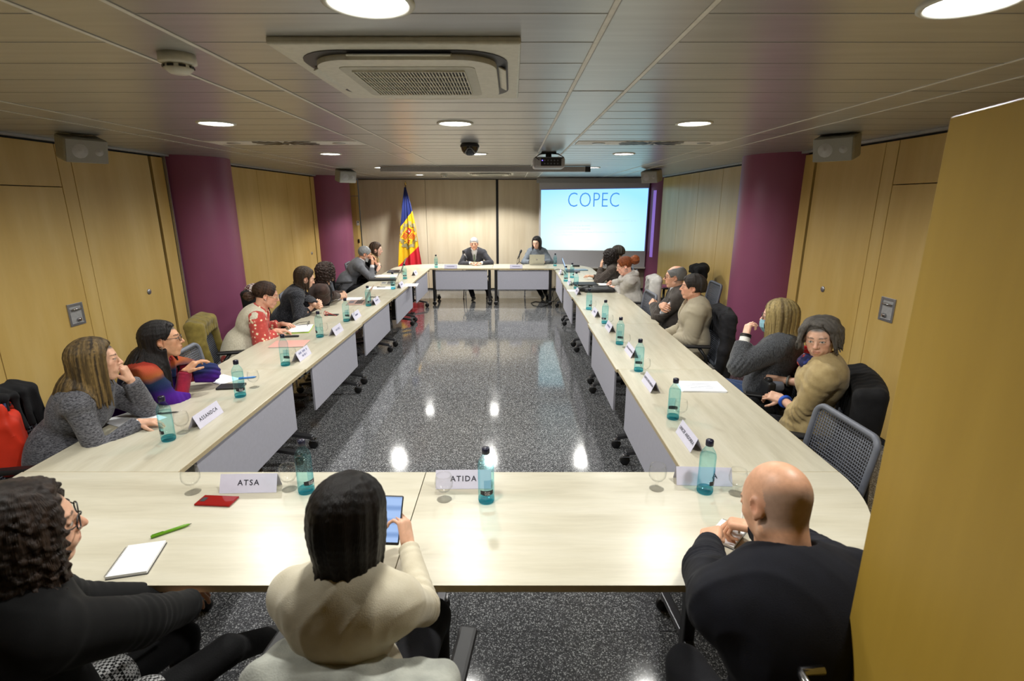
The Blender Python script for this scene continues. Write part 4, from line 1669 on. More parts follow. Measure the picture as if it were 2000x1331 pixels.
def glasses(r, mat, w=.052, style='round', drop=0.0):
    T = lambda x, y, z: Vector(r.hc + r.H @ (np.array((x, y, z)) * r.s))
    m = MB()
    for q in (-1, 1):
        pts = []
        for k in range(18):
            a = 2 * PI * k / 18
            ca, sa = math.cos(a), math.sin(a)
            if style == 'square':
                e = .6
                ca, sa = math.copysign(abs(ca) ** e, ca), math.copysign(abs(sa) ** e, sa)
            x = q * (.033 + .0245 * ca * (1 if q > 0 else 1))
            pts.append(T(x, .1015 - .25 * max(0, abs(x) - .03), .001 - drop + .0185 * sa))
        m.tube(pts, .0019, 6, closed=True)
        m.tube([T(q * .057, .096, .004 - drop), T(q * .073, .085, .006 - drop), T(q * .079, .02, .008 - drop * .5), T(q * .080, -.012, .008), T(q * .078, -.03, -.008)], .0019, 6)
    m.tube([T(-.009, .1045, .004 - drop), T(0, .107, .006 - drop), T(.009, .1045, .004 - drop)], .0019, 6)
    return add_mb(m, 'eyeglasses', mat, r)

# ------------------------------------------------------------------ hair
def hair(r, style, c, c2=None, seed=3, h=.0042, **kw):
    """c, c2: sRGB colours of the darker and lighter locks"""
    rg = np.random.default_rng(seed)
    s = r.s
    T = lambda p: r.hc + r.H @ (np.array(p, float) * s)
    c = np.array(srgb(*c)[:3])
    c2 = np.array(srgb(*c2)[:3]) if c2 else c * 1.35
    L = kw.get('length', .2)
    ext = max(.19, L + .12)
    lo = r.hc - np.array((.24, .26, ext)) * s
    hi = r.hc + np.array((.24, .24, .19)) * s
    F = Field(lo, hi, h)
    F.track()
    pal = [c * .75 + c2 * .25]
    def colour(t):
        pal.append(c * (1 - t) + c2 * t)
        return len(pal) - 1
    E = lambda cc, rr, k=.01, op='u', R=None, i=None: F.ell(T(cc), np.array(rr) * s, k, op, r.H if R is None else R, i)
    th = kw.get('thick', .012)
    # scalp point at azimuth ph (0 = face, pi = back) and polar angle te from the crown
    def scalp(ph, te, o):
        x, y, z = math.sin(ph) * math.sin(te), math.cos(ph) * math.sin(te), math.cos(te)
        return np.array((x * (.0745 + o), -.018 + y * (.096 + o), .030 + z * (.086 + o)))
    part = kw.get('part', 0.0)
    g = np.array((0, 0, -1.))
    ex = kw.get('clear', .022)
    caps = [(r.S[-1], r.S[1], .062 * r.sk + ex), (r.nb - (r.nb - r.chest) * .35, r.belly, .112 * r.sk * (.6 + .4 * r.g) + ex)]
    def hang(ph, te0, te1, ln, o0, o1, rad, ci, curl=0.0, inward=0.0, fw=0.0, tip=.35, n1=7, n2=7):
        """lock: from the parting over the scalp to (ph, te1), then falling ln metres in world down"""
        pts = []
        aph = abs(ph)
        th0 = .85 - 1.25 * min(1.0, aph / PI) - te0 * .25
        px_ = part * .35 * (1 - aph / PI) + math.copysign(.03, ph)
        v0 = nz(np.array((math.sin(px_), math.sin(th0), math.cos(th0) * math.cos(px_))))
        v1 = np.array((math.sin(ph) * math.sin(te1), math.cos(ph) * math.sin(te1), math.cos(te1)))
        om = math.acos(max(-1, min(1, float(v0 @ v1))))
        for k in range(n1):
            t = k / (n1 - 1)
            v = (v0 * math.sin((1 - t) * om) + v1 * math.sin(t * om)) / max(1e-6, math.sin(om))
            o = o0 + (o1 - o0) * t
            pts.append(T(np.array((v[0] * (.0745 + o), -.018 + v[1] * (.096 + o), .030 + v[2] * (.086 + o)))))
        p = pts[-1]
        out = nz(r.H @ np.array((math.sin(ph), math.cos(ph), 0)))
        if ln > 0:
            d = nz(pts[-1] - pts[-2])
            st = ln / n2
            for k in range(n2):
                d = nz(d * .55 + (g + out * (-inward * (k / n2)) + (r.H @ np.array((0, fw, 0)))) * .6)
                p = p + d * st
                for (ca, cb, cr) in caps:
                    v_ = cb - ca
                    t_ = min(1, max(0, float((p - ca) @ v_) / float(v_ @ v_)))
                    q_ = p - (ca + v_ * t_)
                    dq = np.linalg.norm(q_)
                    if dq < cr:
                        p = p + q_ / (dq + 1e-9) * (cr - dq)
                pts.append(p)
        P = np.array(pts)
        if curl > 0:
            fr = kw.get('curl_f', 190.) * rg.uniform(.6, 1.5)
            ph0 = rg.uniform(0, 6.28)
            dd = np.linalg.norm(np.diff(P, axis=0), axis=1)
            cum = np.concatenate([[0], np.cumsum(dd)])
            nn = int(cum[-1] / .011) + 2
            tt = np.linspace(0, cum[-1], nn)
            P = np.stack([np.interp(tt, cum, P[:, j]) for j in range(3)], 1)
            side = np.cross(out, (0, 0, 1))
            env = np.clip(tt / .03, 0, 1)
            P = P + (np.cos(tt * fr + ph0 + 1.3 * np.sin(tt * 37 + ph0)) * env)[:, None] * side * curl + (np.sin(tt * fr + ph0) * env)[:, None] * out * curl
        n = len(P)
        for k in range(n - 1):
            t0, t1 = k / (n - 1), (k + 1) / (n - 1)
            ra = lambda t: rad * (1 if t < .6 else 1 - (1 - tip) * (t - .6) / .4)
            F.cone(P[k], P[k + 1], ra(t0), ra(t1), .004, 'u', ci)
    if style in ('crop', 'balding', 'bowl', 'cap'):
        E((0, -.018, .030), (.0745 + th, .096 + th, .086 + th))
        F.disp(vnoise(seed, 110, .0022))
        # hairline: cut away face, ears and nape
        fr = kw.get('front', .062)
        E((0, .085, -.045), (.082, .075, .105 + (fr - .06)), .008, 's')
        F.plane(T((0, 0, kw.get('nape', -.055))), r.H @ np.array((0, .35, -1)))
        for q in (-1, 1):
            E((q * .085, .004, -.022), (.03, .036, .04), .006, 's')
        if style == 'balding':
            E((0, .03, .125), (.062, .115, .06), .008, 's')
        if style == 'bowl':
            pass
    if style in ('long', 'bob', 'curly', 'shoulder', 'messy', 'updo', 'short_f'):
        E((0, -.018, .030), (.0745 + th * .55, .096 + th * .55, .086 + th * .55))
        E((0, .115, .012), (.085, .085, .078), .008, 's')
        nl = kw.get('n', 70)
        ph0 = kw.get('open', .75)          # half-angle of the face opening
        lt0 = kw.get('rad', .012)
        for i in range(nl):
            for side in (-1, 1):
                ph = side * (ph0 + (PI - ph0) * (i + rg.uniform(.0, 1)) / nl)
                if side * part > 0 and abs(ph) < ph0 + .1:
                    pass
                aph = abs(ph)
                ln = L * rg.uniform(.86, 1.06)
                if style == 'messy':
                    ln *= rg.uniform(.7, 1.1)
                t = rg.beta(1.0, 1.6) if kw.get('streak', 0) else rg.uniform(0, .6)
                if kw.get('streak', 0) and rg.uniform() < kw['streak']:
                    t = rg.uniform(.7, 1.0)
                ci = colour(t)
                te0 = rg.uniform(.12, .9)
                te1 = PI / 2 + rg.uniform(.0, .25) + (.15 if aph > 2.2 else 0)
                o1 = th * rg.uniform(.6, 1.25) + kw.get('vol', 0.0) * (.6 + .4 * math.sin(aph))
                hang(ph, te0, te1, max(0.0, ln), th * .4, o1, lt0 * rg.uniform(.7, 1.25), ci, kw.get('curl', 0.0) * rg.uniform(.6, 1.3), kw.get('inward', 0.0) * rg.uniform(.5, 1.3), kw.get('fw', 0.0))
        # top locks sweeping from the parting over the forehead side
        for i in range(kw.get('top', 26)):
            side = rg.choice((-1, 1))
            ph = side * rg.uniform(.25, ph0 + .35)
            te0 = rg.uniform(.0, .3)
            te1 = kw.get('fringe', 1.02) + rg.uniform(-.08, .1)
            hang(ph, te0, te1, 0, th * .5, th * .9, lt0 * .9, colour(rg.uniform(0, .7)), kw.get('curl', 0) * .6)
        E((0, .104, -.028), (kw.get('face_w', .056), .056, .094 + kw.get('face_dz', 0)), .010, 's')
        if kw.get('ears', False):
            for q in (-1, 1):
                E((q * .088, .0, -.020), (.026, .030, .038), .006, 's')
    if style == 'bowl':
        for i in range(46):
            ph = rg.uniform(-PI, PI)
            ln = kw.get('length', .05)
            hang(ph, rg.uniform(.1, .6), 1.15 if abs(ph) < .8 else 1.75, ln if abs(ph) > 1.9 else 0.0, th * .5, th * 1.1, .011, colour(rg.uniform(0, .8)))
        E((0, .105, -.035), (.058, .055, .085), .010, 's')
        for q in (-1, 1):
            E((q * .088, .004, -.018), (.026, .030, .030), .006, 's')
    for b in kw.get('blobs', []):          # buns, ponytails: (centre, radii, colour t)
        ci = colour(b[2])
        E(b[0], b[1], .012, 'u', None, ci)
        for i in range(b[3] if len(b) > 3 else 26):
            u = nz(rg.normal(size=3))
            v = nz(np.cross(u, rg.normal(size=3)))
            pts = [np.array(b[0]) + (u * math.cos(a) + v * math.sin(a)) * np.array(b[1]) * rg.uniform(.9, 1.1) for a in np.linspace(0, 2.2, 6)]
            cj = colour(rg.uniform(0, 1))
            for k in range(5):
                F.cone(T(pts[k]), T(pts[k + 1]), .006, .005, .003, 'u', cj)
    for tail in kw.get('tails', []):       # explicit strands: (list of head-local points, r0, r1, t)
        ci = colour(tail[3])
        for k in range(len(tail[0]) - 1):
            a, b = k / (len(tail[0]) - 1), (k + 1) / (len(tail[0]) - 1)
            F.cone(T(tail[0][k]), T(tail[0][k + 1]), tail[1] + (tail[2] - tail[1]) * a, tail[1] + (tail[2] - tail[1]) * b, .006, 'u', ci)
    if kw.get('rough', 0):
        F.disp(vnoise(seed + 4, 260, kw['rough'], 7))
    V, Q, ids = F.mesh()
    pal = np.array(pal)
    C = pal[np.clip(ids, 0, len(pal) - 1)]
    for _ in range(2):
        acc, cnt = np.zeros_like(C), np.zeros(len(C))
        for i_, j_ in ((0, 1), (1, 2), (2, 3), (3, 0)):
            np.add.at(acc, Q[:, i_], C[Q[:, j_]])
            np.add.at(acc, Q[:, j_], C[Q[:, i_]])
            np.add.at(cnt, Q[:, i_], 1)
            np.add.at(cnt, Q[:, j_], 1)
        C = .5 * C + .5 * acc / np.maximum(cnt, 1)[:, None]
    Lc = (V - r.hc) @ r.H
    az = np.arctan2(Lc[:, 0], Lc[:, 1])
    rad = np.hypot(Lc[:, 0], Lc[:, 1])
    k = kw.get('strand', 26.0)
    if style in ('crop', 'balding'):
        flow = np.stack([Lc[:, 0] * 260, Lc[:, 1] * 90, Lc[:, 2] * 160], 1)
    else:
        flow = np.stack([np.sin(az) * k * (1 + rad * 3), np.cos(az) * k * (1 + rad * 3), Lc[:, 2] * 9 + np.minimum(rad, .05) * 50], 1)
    return np_mesh('hair', V, Q, HAIR_SHORT if style in ('crop', 'balding') else HAIR, r.body, C, flow, smooth_it=1)
# ------------------------------------------------------------------ who sits where
SHOE = plain('shoe_black', srgb(18, 18, 20), .4)
FRAME_DK = plain('spectacle_dark', srgb(24, 22, 24), .3)
FRAME_RED = plain('spectacle_red', srgb(196, 44, 40), .35)
FRAME_PALE = plain('spectacle_pale', srgb(206, 190, 160), .35)
SILVER = plain('silver_jewellery', srgb(200, 200, 204), .2, 1.0)
DARK_TR = cloth('dark_trousers', (30, 30, 34))
JEANS = cloth('blue_jeans', (44, 66, 104), (34, 50, 84))
W3 = lambda u, v, z: tuple(at(u, v, z))
SEATED = []

def ring(r, q, t, rad, mat, name, wd=.006, n=1):
    """band around a forearm (t=0 elbow .. 1 wrist)"""
    a = r.A[q]
    m = MB()
    u = nz(a['w'] - a['el'])
    x = nz(np.cross(u, (0, 0, 1.)))
    y = np.cross(u, x)
    for i in range(n):
        c = a['el'] + (a['w'] - a['el']) * t + u * wd * 2.2 * i
        m.tube([c + (x * math.cos(b) + y * math.sin(b)) * rad for b in np.linspace(0, 2 * PI, 20)[:-1]], wd, 6, closed=True)
    return m.build(name, mat, r.body)

# 1 --- woman with streaked long hair, nearest on the left
hp = W3(188, 704, 1.15)
p1 = person('woman with long blonde-streaked hair in a grey marl sweater leaning cheek on hand', dict(
    yaw=-78, head=hp, hyaw=-56, hpitch=-2, hroll=-6, girth=1.15, bust=.9, res=.0038, twist=6,
    R=dict(w=W3(272, 826, .775), n=(0, 0, -1), pose='relaxed', el=(.7, -.3, -.8), d=(.9, .25, -.05)),
    L=dict(w=tuple(np.array(hp) + np.array((.075, .115, -.155))), d=(-.18, -.18, .95), n=(-.85, -.3, .1), pose='relaxed', el=(-.35, .2, -1))))
garment(p1, 'sweater', cloth('grey_marl', (112, 112, 118), (36, 36, 42), kind='melange', scale=1.3), loose=.02, fold=.006, seed=21)
trousers(p1, DARK_TR, SHOE)
hair(p1, 'long', (46, 37, 27), (134, 110, 68), seed=5, h=.0038, length=.27, streak=.07, n=64, part=.4, vol=.008, open=1.0, rad=.0100, inward=-.1, face_w=.062)
ring(p1, 1, .93, .031, SILVER, 'bracelet', .004, 2)

# 2 --- woman in a multicoloured shawl
hp = W3(318, 664, 1.13)
p2 = person('woman with long black hair, red top and purple shawl, arms folded on table', dict(
    yaw=-80, head=hp, hyaw=-62, hpitch=2, hroll=-6, skin=(196, 146, 112), girth=1.15, res=.0038,
    R=dict(w=W3(362, 726, .90), d=(.55, .45, .55), n=(.4, .4, -.7), pose='relaxed', el=(.6, -.2, -.9)),
    L=dict(w=W3(330, 742, .83), d=(-.5, -.8, .0), n=(-.3, .3, -.8), pose='relaxed', el=(.2, .5, -.7)),
    brow=(.02, .015, .012)))
garment(p2, 'jumper', cloth('magenta_jumper', (150, 24, 52), (118, 16, 50)), sleeve=1.0, off=.012, neck=.06, fold=.005, seed=22)
garment(p2, 'shawl', cloth('banded_shawl', (0, 0, 0), kind='bands'), off=.028, sleeve=.72, loose=.02, neck=.075, vneck=.07, fold=.009, seed=23, sl_r=.006)
trousers(p2, DARK_TR, SHOE)
hair(p2, 'long', (16, 13, 14), (40, 33, 32), seed=8, h=.0038, length=.36, n=54, part=.0, open=1.2, clear=.036, rad=.010, vol=.0, ears=True, fringe=.98,
     blobs=[((-.02, -.10, .075), (.012, .012, .012), .1, 4)])
glasses(p2, FRAME_DK)
m = MB()
for k in range(7):
    a = k * .9
    m.ell(Vector(p2.hc + p2.H @ (np.array((-.045 + .011 * math.cos(a), -.105 + .006 * k / 7, .055 + .014 * math.sin(a))) * p2.s)), (.011, .011, .009), 10, 6)
m.build('hair_clip', plain('green_clip', srgb(30, 150, 110), .4), p2.body)
m = MB()
m.tube([p2.hc + p2.H @ np.array((.08, -.005, -.04 - .004 * k)) for k in range(6)], .0035, 6)
m.build('earring', SILVER, p2.body)
ring(p2, 1, .92, .032, plain('bead_red', srgb(120, 30, 34), .35), 'bracelet', .006, 2)

# 3 --- woman in white knitted waistcoat and floral blouse
hp = W3(521, 577, 1.13)
p3 = person('woman with glasses and low ponytail in a white knit vest over a floral blouse', dict(
    yaw=-72, head=hp, hyaw=-66, hpitch=-16, hroll=-2, girth=1.22, skin=(206, 156, 130), res=.004,
    R=dict(w=W3(540, 646, .785), d=(.93, .3, -.05), n=(0, 0, -1), pose='relaxed', el=(.6, -.35, -.8)),
    L=dict(w=W3(552, 633, .785), d=(.85, -.25, -.05), n=(0, 0, -1), pose='relaxed', el=(-.6, -.2, -.8)), lip=(.40, .10, .10)))
garment(p3, 'blouse', cloth('floral_blouse', (200, 92, 82), (184, 72, 66), kind='floral', scale=1.25), sleeve=.92, off=.014, neck=.058, vneck=.05, fold=.009, seed=24, sl_r=.026)
garment(p3, 'vest', cloth('cream_knit', (214, 208, 188), (196, 188, 166), kind='rib', scale=1.3), off=.022, arms=False, neck=.075, vneck=.06, fold=.006, seed=25, loose=.006)
trousers(p3, DARK_TR, plain('boot_brown', srgb(60, 46, 38), .5))
hair(p3, 'updo', (40, 28, 22), (78, 54, 40), seed=9, length=.0, n=48, part=.5, open=.95, rad=.011, ears=True, vol=.004,
     blobs=[((.0, -.148, -.045), (.034, .045, .040), .3, 22)], h=.004)
glasses(p3, FRAME_PALE, style='square', drop=.004)
m = MB().ell(Vector(p3.hc + p3.H @ np.array((.083, -.004, -.036))), (.005, .005, .005), 8, 6)
m.build('earring', SILVER, p3.body)

# 4 --- woman in a dark tweed jacket holding red glasses
hp = W3(596, 543, 1.14)
p4 = person('woman with long brown hair in a dark tweed jacket and white top holding red glasses', dict(
    yaw=-78, head=hp, hyaw=-58, hpitch=-22, hroll=0, skin=(216, 172, 146), res=.004, shw=1.06,
    R=dict(w=W3(612, 597, .84), d=(.75, .2, .5), n=(-.2, .9, .1), pose='fist', el=(.7, -.3, -.75)),
    L=dict(w=W3(625, 602, .84), d=(.6, -.45, .35), n=(-.2, -.9, .1), pose='fist', el=(-.7, -.1, -.7))))
garment(p4, 'top', cloth('white_top', (226, 224, 220)), off=.012, arms=False, neck=.07, vneck=.06, fold=.003, seed=26)
garment(p4, 'jacket', cloth('dark_tweed', (96, 98, 106), (24, 25, 31), kind='speckle'), off=.022, sleeve=.84, loose=.025, neck=.078, vneck=.16, open_front=.075, fold=.007, seed=27, sl_r=.012)
trousers(p4, DARK_TR, plain('boot_dark', srgb(50, 36, 32), .5))
hair(p4, 'long', (44, 34, 26), (84, 66, 48), seed=10, length=.16, n=44, part=.0, open=1.15, rad=.0105, ears=True, vol=.0, fringe=.92)

# 5 --- curly-haired woman in brown
hp = W3(639, 531, 1.16)
p5 = person('woman with dark curly hair in a brown top, hands clasped, looking to the far end', dict(
    yaw=-78, head=hp, hyaw=-38, hpitch=0, res=.0042, skin=(208, 164, 136),
    R=dict(w=W3(662, 579, .79), d=(.8, .45, .1), n=(-.2, .6, -.3), pose='curl', el=(.7, -.3, -.8)),
    L=dict(w=W3(670, 573, .80), d=(.5, -.6, .1), n=(-.2, -.6, -.3), pose='curl', el=(-.7, -.2, -.7))))
garment(p5, 'cardigan', cloth('brown_cardigan', (74, 56, 50), (54, 41, 37)), off=.018, loose=.02, neck=.066, vneck=.06, fold=.007, seed=28)
m = MB()
T = lambda x, y, z: Vector(p5.nb + p5.Rt @ np.array((x, y, z)))
for q in (-1, 1):
    m.tube([T(q * .05, -.055, .02), T(q * .078, .0, .005), T(q * .06, .085, -.05), T(q * .045, .125, -.16), T(q * .04, .13, -.28)], [.022, .026, .028, .026, .020], 10)
m.build('scarf', cloth('dark_scarf', (34, 33, 37)), p5.body)
trousers(p5, DARK_TR, SHOE)
hair(p5, 'curly', (34, 25, 22), (72, 52, 44), seed=11, length=.13, curl=.010, vol=.018, n=54, open=1.0, rad=.0075, rough=.0025)

# 6 --- grey-haired man with hands at his face
hp = W3(713, 496, 1.12)
p6 = person('grey-haired man in grey sweater over white shirt, hands over his face', dict(
    yaw=-78, head=hp, hyaw=-72, hpitch=-18, sex='m', res=.0045, skin=(206, 152, 122), hs=1.04,
    R=dict(w=tuple(np.array(hp) + np.array((.13, -.06, -.185))), d=(.05, .12, .98), n=(-1, .15, .0), pose='relaxed', el=(.3, .35, -1)),
    L=dict(w=tuple(np.array(hp) + np.array((.15, .09, -.185))), d=(.05, -.15, .98), n=(-1, -.2, .0), pose='relaxed', el=(-.25, .35, -1)),
    stubble=((.45, .44, .43), .6)))
garment(p6, 'shirt', cloth('white_shirt', (226, 226, 228)), off=.011, neck=.054, turtle=.055, fold=.002, seed=30, sleeve=1.0)
garment(p6, 'sweater', cloth('grey_sweater', (122, 124, 130), (104, 106, 112)), off=.024, sleeve=.9, loose=.02, neck=.074, vneck=.03, fold=.007, seed=31)
trousers(p6, DARK_TR, SHOE)
hair(p6, 'crop', (120, 122, 124), (176, 178, 178), seed=12, thick=.012, front=.052)
m = MB()
T = lambda x, y, z: Vector(p6.hc + p6.H @ (np.array((x, y, z)) * p6.s))
m.quad(T(-.05, .07, -.06), T(.05, .07, -.06), T(.035, .075, -.125), T(-.035, .075, -.125))
m.quad(T(.05, .07, -.06), T(.068, .03, -.07), T(.055, .03, -.115), T(.035, .075, -.125))
for q in (-1, 1):
    m.tube([T(q * .06, .05, -.06), T(q * .078, .0, .015), T(q * .080, -.028, .01)], .0015, 5)
m.build('face_mask', cloth('white_mask', (214, 216, 216)), p6.body)

# 7 --- woman with scarf at the far left
hp = W3(735, 487, 1.16)
p7 = person('woman in black top and tan scarf at the far end of the left row', dict(
    yaw=-84, head=hp, hyaw=-80, hpitch=-12, res=.0048, skin=(216, 172, 150),
    R=dict(w=W3(738, 527, .86), d=(.35, .5, .75), n=(-.8, .3, .1), pose='curl', el=(.3, -.2, -.9)),
    L=dict(w=W3(741, 521, .88), d=(.25, -.7, .5), n=(-.8, -.3, .1), pose='curl', el=(-.7, -.1, -.7))))
garment(p7, 'top', cloth('black_top', (24, 23, 26)), off=.018, loose=.015, neck=.068, vneck=.06, fold=.006, seed=32)
trousers(p7, DARK_TR, SHOE)
m = MB()
T = lambda x, y, z: Vector(p7.nb + p7.Rt @ np.array((x, y, z)))
for q in (-1, 1):
    m.tube([T(q * .05, -.055, .04), T(q * .082, .0, .02), T(q * .065, .08, -.03), T(q * .045, .125, -.14), T(q * .04, .135, -.27)], [.03, .034, .034, .03, .024], 10)
m.build('scarf', cloth('tan_scarf', (164, 138, 94), (136, 110, 70)), p7.body)
hair(p7, 'long', (52, 38, 30), (96, 72, 54), seed=13, length=.15, n=36, part=.0, open=1.1, rad=.011, ears=True, h=.005)

# 8 --- man at the head table
hp = W3(926, 476, 1.165)
p8 = person('grey-haired man in a dark suit and green tie at the head table by the microphone', dict(
    yaw=180, head=hp, hyaw=180, hpitch=-6, sex='m', res=.0042, skin=(206, 156, 130), hs=1.05, girth=1.15,
    R=dict(w=W3(921, 514, .785), d=(.75, -.4, .1), n=(.2, -.2, -.7), pose='curl', el=(.95, .1, -.55)),
    L=dict(w=W3(938, 514, .785), d=(-.75, -.4, .1), n=(-.2, -.2, -.7), pose='curl', el=(-.95, .1, -.55)),
    legR=((.16, .44, .5), (.03, .52, .09)), legL=((-.2, .46, .5), (-.32, .62, .12)), scalp=((.34, .33, .32), .7)))
garment(p8, 'shirt', cloth('white_shirt_2', (230, 230, 232)), off=.008, sl_r=-.006, neck=.052, turtle=.045, fold=.002, seed=33)
garment(p8, 'suit_jacket', cloth('charcoal_suit', (62, 62, 68), (50, 50, 56)), off=.026, sleeve=.93, loose=.02, neck=.068, vneck=.20, fold=.008, seed=34)
m = MB()
T = lambda x, y, z: Vector(p8.nb + p8.Rt @ np.array((x, y, z)))
m.prism([(-.012, 0), (.012, 0), (.016, -.03), (.032, -.30), (0, -.34), (-.032, -.30), (-.016, -.03)], .0, .007, 0,
        Matrix.Translation(T(0, .112, -.03)) @ Matrix(p8.Rt.tolist()).to_4x4() @ Matrix.Rotation(PI / 2 + .12, 4, 'X'))
m.build('tie', cloth('green_tie', (96, 112, 92), (120, 130, 110), kind='plaid', scale=2), p8.body)
trousers(p8, cloth('suit_trousers', (34, 34, 38)), SHOE)
hair(p8, 'crop', (150, 150, 150), (196, 196, 196), seed=14, thick=.009, front=.048)

# 9 --- woman at the head table
hp = W3(1048, 474, 1.17)
p9 = person('woman with dark shoulder-length hair in a grey top behind the silver laptop', dict(
    yaw=178, head=hp, hyaw=158, hpitch=-14, res=.0042, skin=(222, 180, 156),
    R=dict(w=W3(1036, 512, .785), n=(0, 0, -1), el=(.8, -.1, -.8)), L=dict(w=W3(1062, 512, .785), n=(0, 0, -1), el=(-.8, -.1, -.8)),
    legR=((.1, .44, .5), (-.12, .5, .09)), legL=((-.1, .46, .52), (-.2, .42, .13)), brow=(.02, .015, .012)))
garment(p9, 'blouse', cloth('grey_blouse', (118, 126, 136), (100, 108, 118)), off=.02, loose=.02, neck=.064, fold=.008, seed=35, sl_r=.012)
trousers(p9, DARK_TR, SHOE)
hair(p9, 'shoulder', (18, 15, 16), (40, 34, 34), seed=15, length=.16, n=46, part=.35, open=1.0, rad=.0110, vol=.004, face_w=.060)

# 10 --- half-hidden person
hp = W3(1205, 494, 1.16)
p10 = person('dark-haired person mostly hidden behind the curly-haired woman near the screen', dict(lean=.0,
    yaw=85, head=hp, hyaw=70, res=.005,
    R=dict(w=(hp[0] - .15, hp[1] + .15, .78)), L=dict(w=(hp[0] - .15, hp[1] - .15, .78))))
garment(p10, 'top', cloth('black_top_2', (28, 28, 32)), off=.018, seed=36, h=.009)
trousers(p10, DARK_TR, SHOE, h=.014)
hair(p10, 'bowl', (46, 42, 38), (80, 74, 66), seed=16, length=.03, h=.005)

# 11 --- curly woman in checked jacket
hp = W3(1191, 501, 1.15)
p11 = person('woman with dark curly hair in a dark checked jacket, hand against her face', dict(lean=.17,
    yaw=76, head=hp, hyaw=58, hpitch=-2, res=.0045,
    R=dict(w=(hp[0] - .22, hp[1] + .25, .79), n=(0, 0, -1), el=(.6, -.2, -.8)),
    L=dict(w=tuple(np.array(hp) + np.array((-.135, -.03, -.17))), d=(.1, .1, .95), n=(.9, .2, 0), pose='relaxed', el=(-.3, .25, -1))))
garment(p11, 'jacket', cloth('checked_jacket', (60, 53, 50), (98, 90, 84), kind='plaid', scale=2.2), off=.024, loose=.02, neck=.066, fold=.008, seed=37, sl_r=.008)
trousers(p11, DARK_TR, SHOE, h=.014)
hair(p11, 'curly', (24, 19, 18), (52, 42, 38), seed=17, length=.15, curl=.010, vol=.022, n=50, open=.8, rad=.0078, h=.0046, rough=.0025)

# 12 --- red-haired woman with a bun
hp = W3(1219, 520, 1.13)
p12 = person('woman with a red bun and glasses in a pale grey wide-collared sweatshirt', dict(
    lean=.15, yaw=82, head=hp, hyaw=84, hpitch=-20, res=.0042, skin=(226, 172, 150),
    R=dict(w=W3(1199, 553, .80), d=(-.9, -.1, .2), n=(-.2, -.5, -.6), pose='pinch', el=(.6, -.3, -.8)),
    L=dict(w=W3(1204, 562, .79), d=(-.9, .15, .05), n=(0, .2, -1), pose='relaxed', el=(-.6, -.3, -.8))))
garment(p12, 'sweatshirt', cloth('pale_sweatshirt', (188, 184, 178), (168, 164, 158)), off=.022, loose=.03, neck=.085, fold=.010, seed=38, sl_r=.014)
F = Field(p12.nb - .26, p12.nb + .24, .007)
for k in range(20):
    a0, a1 = 2 * PI * k / 20, 2 * PI * (k + 1) / 20
    q = lambda a: p12.nb + p12.Rt @ np.array((.128 * math.sin(a), -.005 + .112 * math.cos(a), -.012 - .022 * math.cos(a) + .010 * math.sin(3 * a)))
    F.cone(q(a0), q(a1), .034, .034, .01)
F.disp(folds(77, 40, .008))
V, Q, _ = F.mesh()
np_mesh('cowl_collar', V, Q, MATS['pale_sweatshirt'], p12.body, smooth_it=1)
trousers(p12, DARK_TR, SHOE, h=.014)
hair(p12, 'updo', (110, 54, 24), (172, 96, 50), seed=18, length=.0, n=44, part=.2, open=.95, rad=.010, ears=True, vol=.002, h=.0042,
     blobs=[((.0, -.165, .035), (.058, .058, .060), .4, 46)])
glasses(p12, FRAME_PALE)
m = MB()
T = lambda x, y, z: p12.hc + p12.H @ np.array((x, y, z))
m.tube([T(-.084, -.004 + .02 * math.sin(a), -.055 + .022 * math.cos(a)) for a in np.linspace(0, 2 * PI, 17)[:-1]], .0028, 6, closed=True)
m.build('hoop_earring', SILVER, p12.body)

# 13 --- balding man with glasses, arms crossed
hp = W3(1318, 541, 1.19)
p13 = person('balding grey-haired man with black glasses in a brown-grey suit, arms crossed', dict(
    lean=.06, yaw=80, head=hp, hyaw=72, hpitch=-2, sex='m', res=.0042, skin=(206, 156, 128), girth=1.2, hs=1.03,
    R=dict(w=(hp[0] - .17, hp[1] - .16, .90), d=(.1, -.95, .1), n=(.7, 0, -.4), pose='curl', el=(.6, .25, -.8)),
    L=dict(w=(hp[0] - .20, hp[1] + .10, .87), d=(.1, .95, .1), n=(.7, 0, -.4), pose='curl', el=(-.7, .25, -.7)),
    scalp=((.16, .155, .15), .5)))
garment(p13, 'shirt', cloth('white_shirt_3', (222, 226, 234)), off=.008, sl_r=-.008, neck=.053, turtle=.05, fold=.002, seed=39)
garment(p13, 'suit_jacket', cloth('brown_suit', (74, 68, 64), (60, 55, 52)), off=.028, sleeve=.95, loose=.025, neck=.068, vneck=.15, fold=.010, seed=40, sl_r=.008)
m = MB()
T = lambda x, y, z: Vector(p13.nb + p13.Rt @ np.array((x, y, z)))
m.prism([(-.012, 0), (.012, 0), (.016, -.03), (.03, -.28), (0, -.32), (-.03, -.28), (-.016, -.03)], .0, .007, 0,
        Matrix.Translation(T(0, .112, -.03)) @ Matrix(p13.Rt.tolist()).to_4x4() @ Matrix.Rotation(PI / 2 + .12, 4, 'X'))
m.build('tie', cloth('dark_tie', (34, 34, 40)), p13.body)
trousers(p13, cloth('brown_suit_trousers', (62, 56, 53)), SHOE, h=.012)
hair(p13, 'balding', (96, 96, 96), (150, 150, 150), seed=19, thick=.010)
glasses(p13, FRAME_DK, style='square')

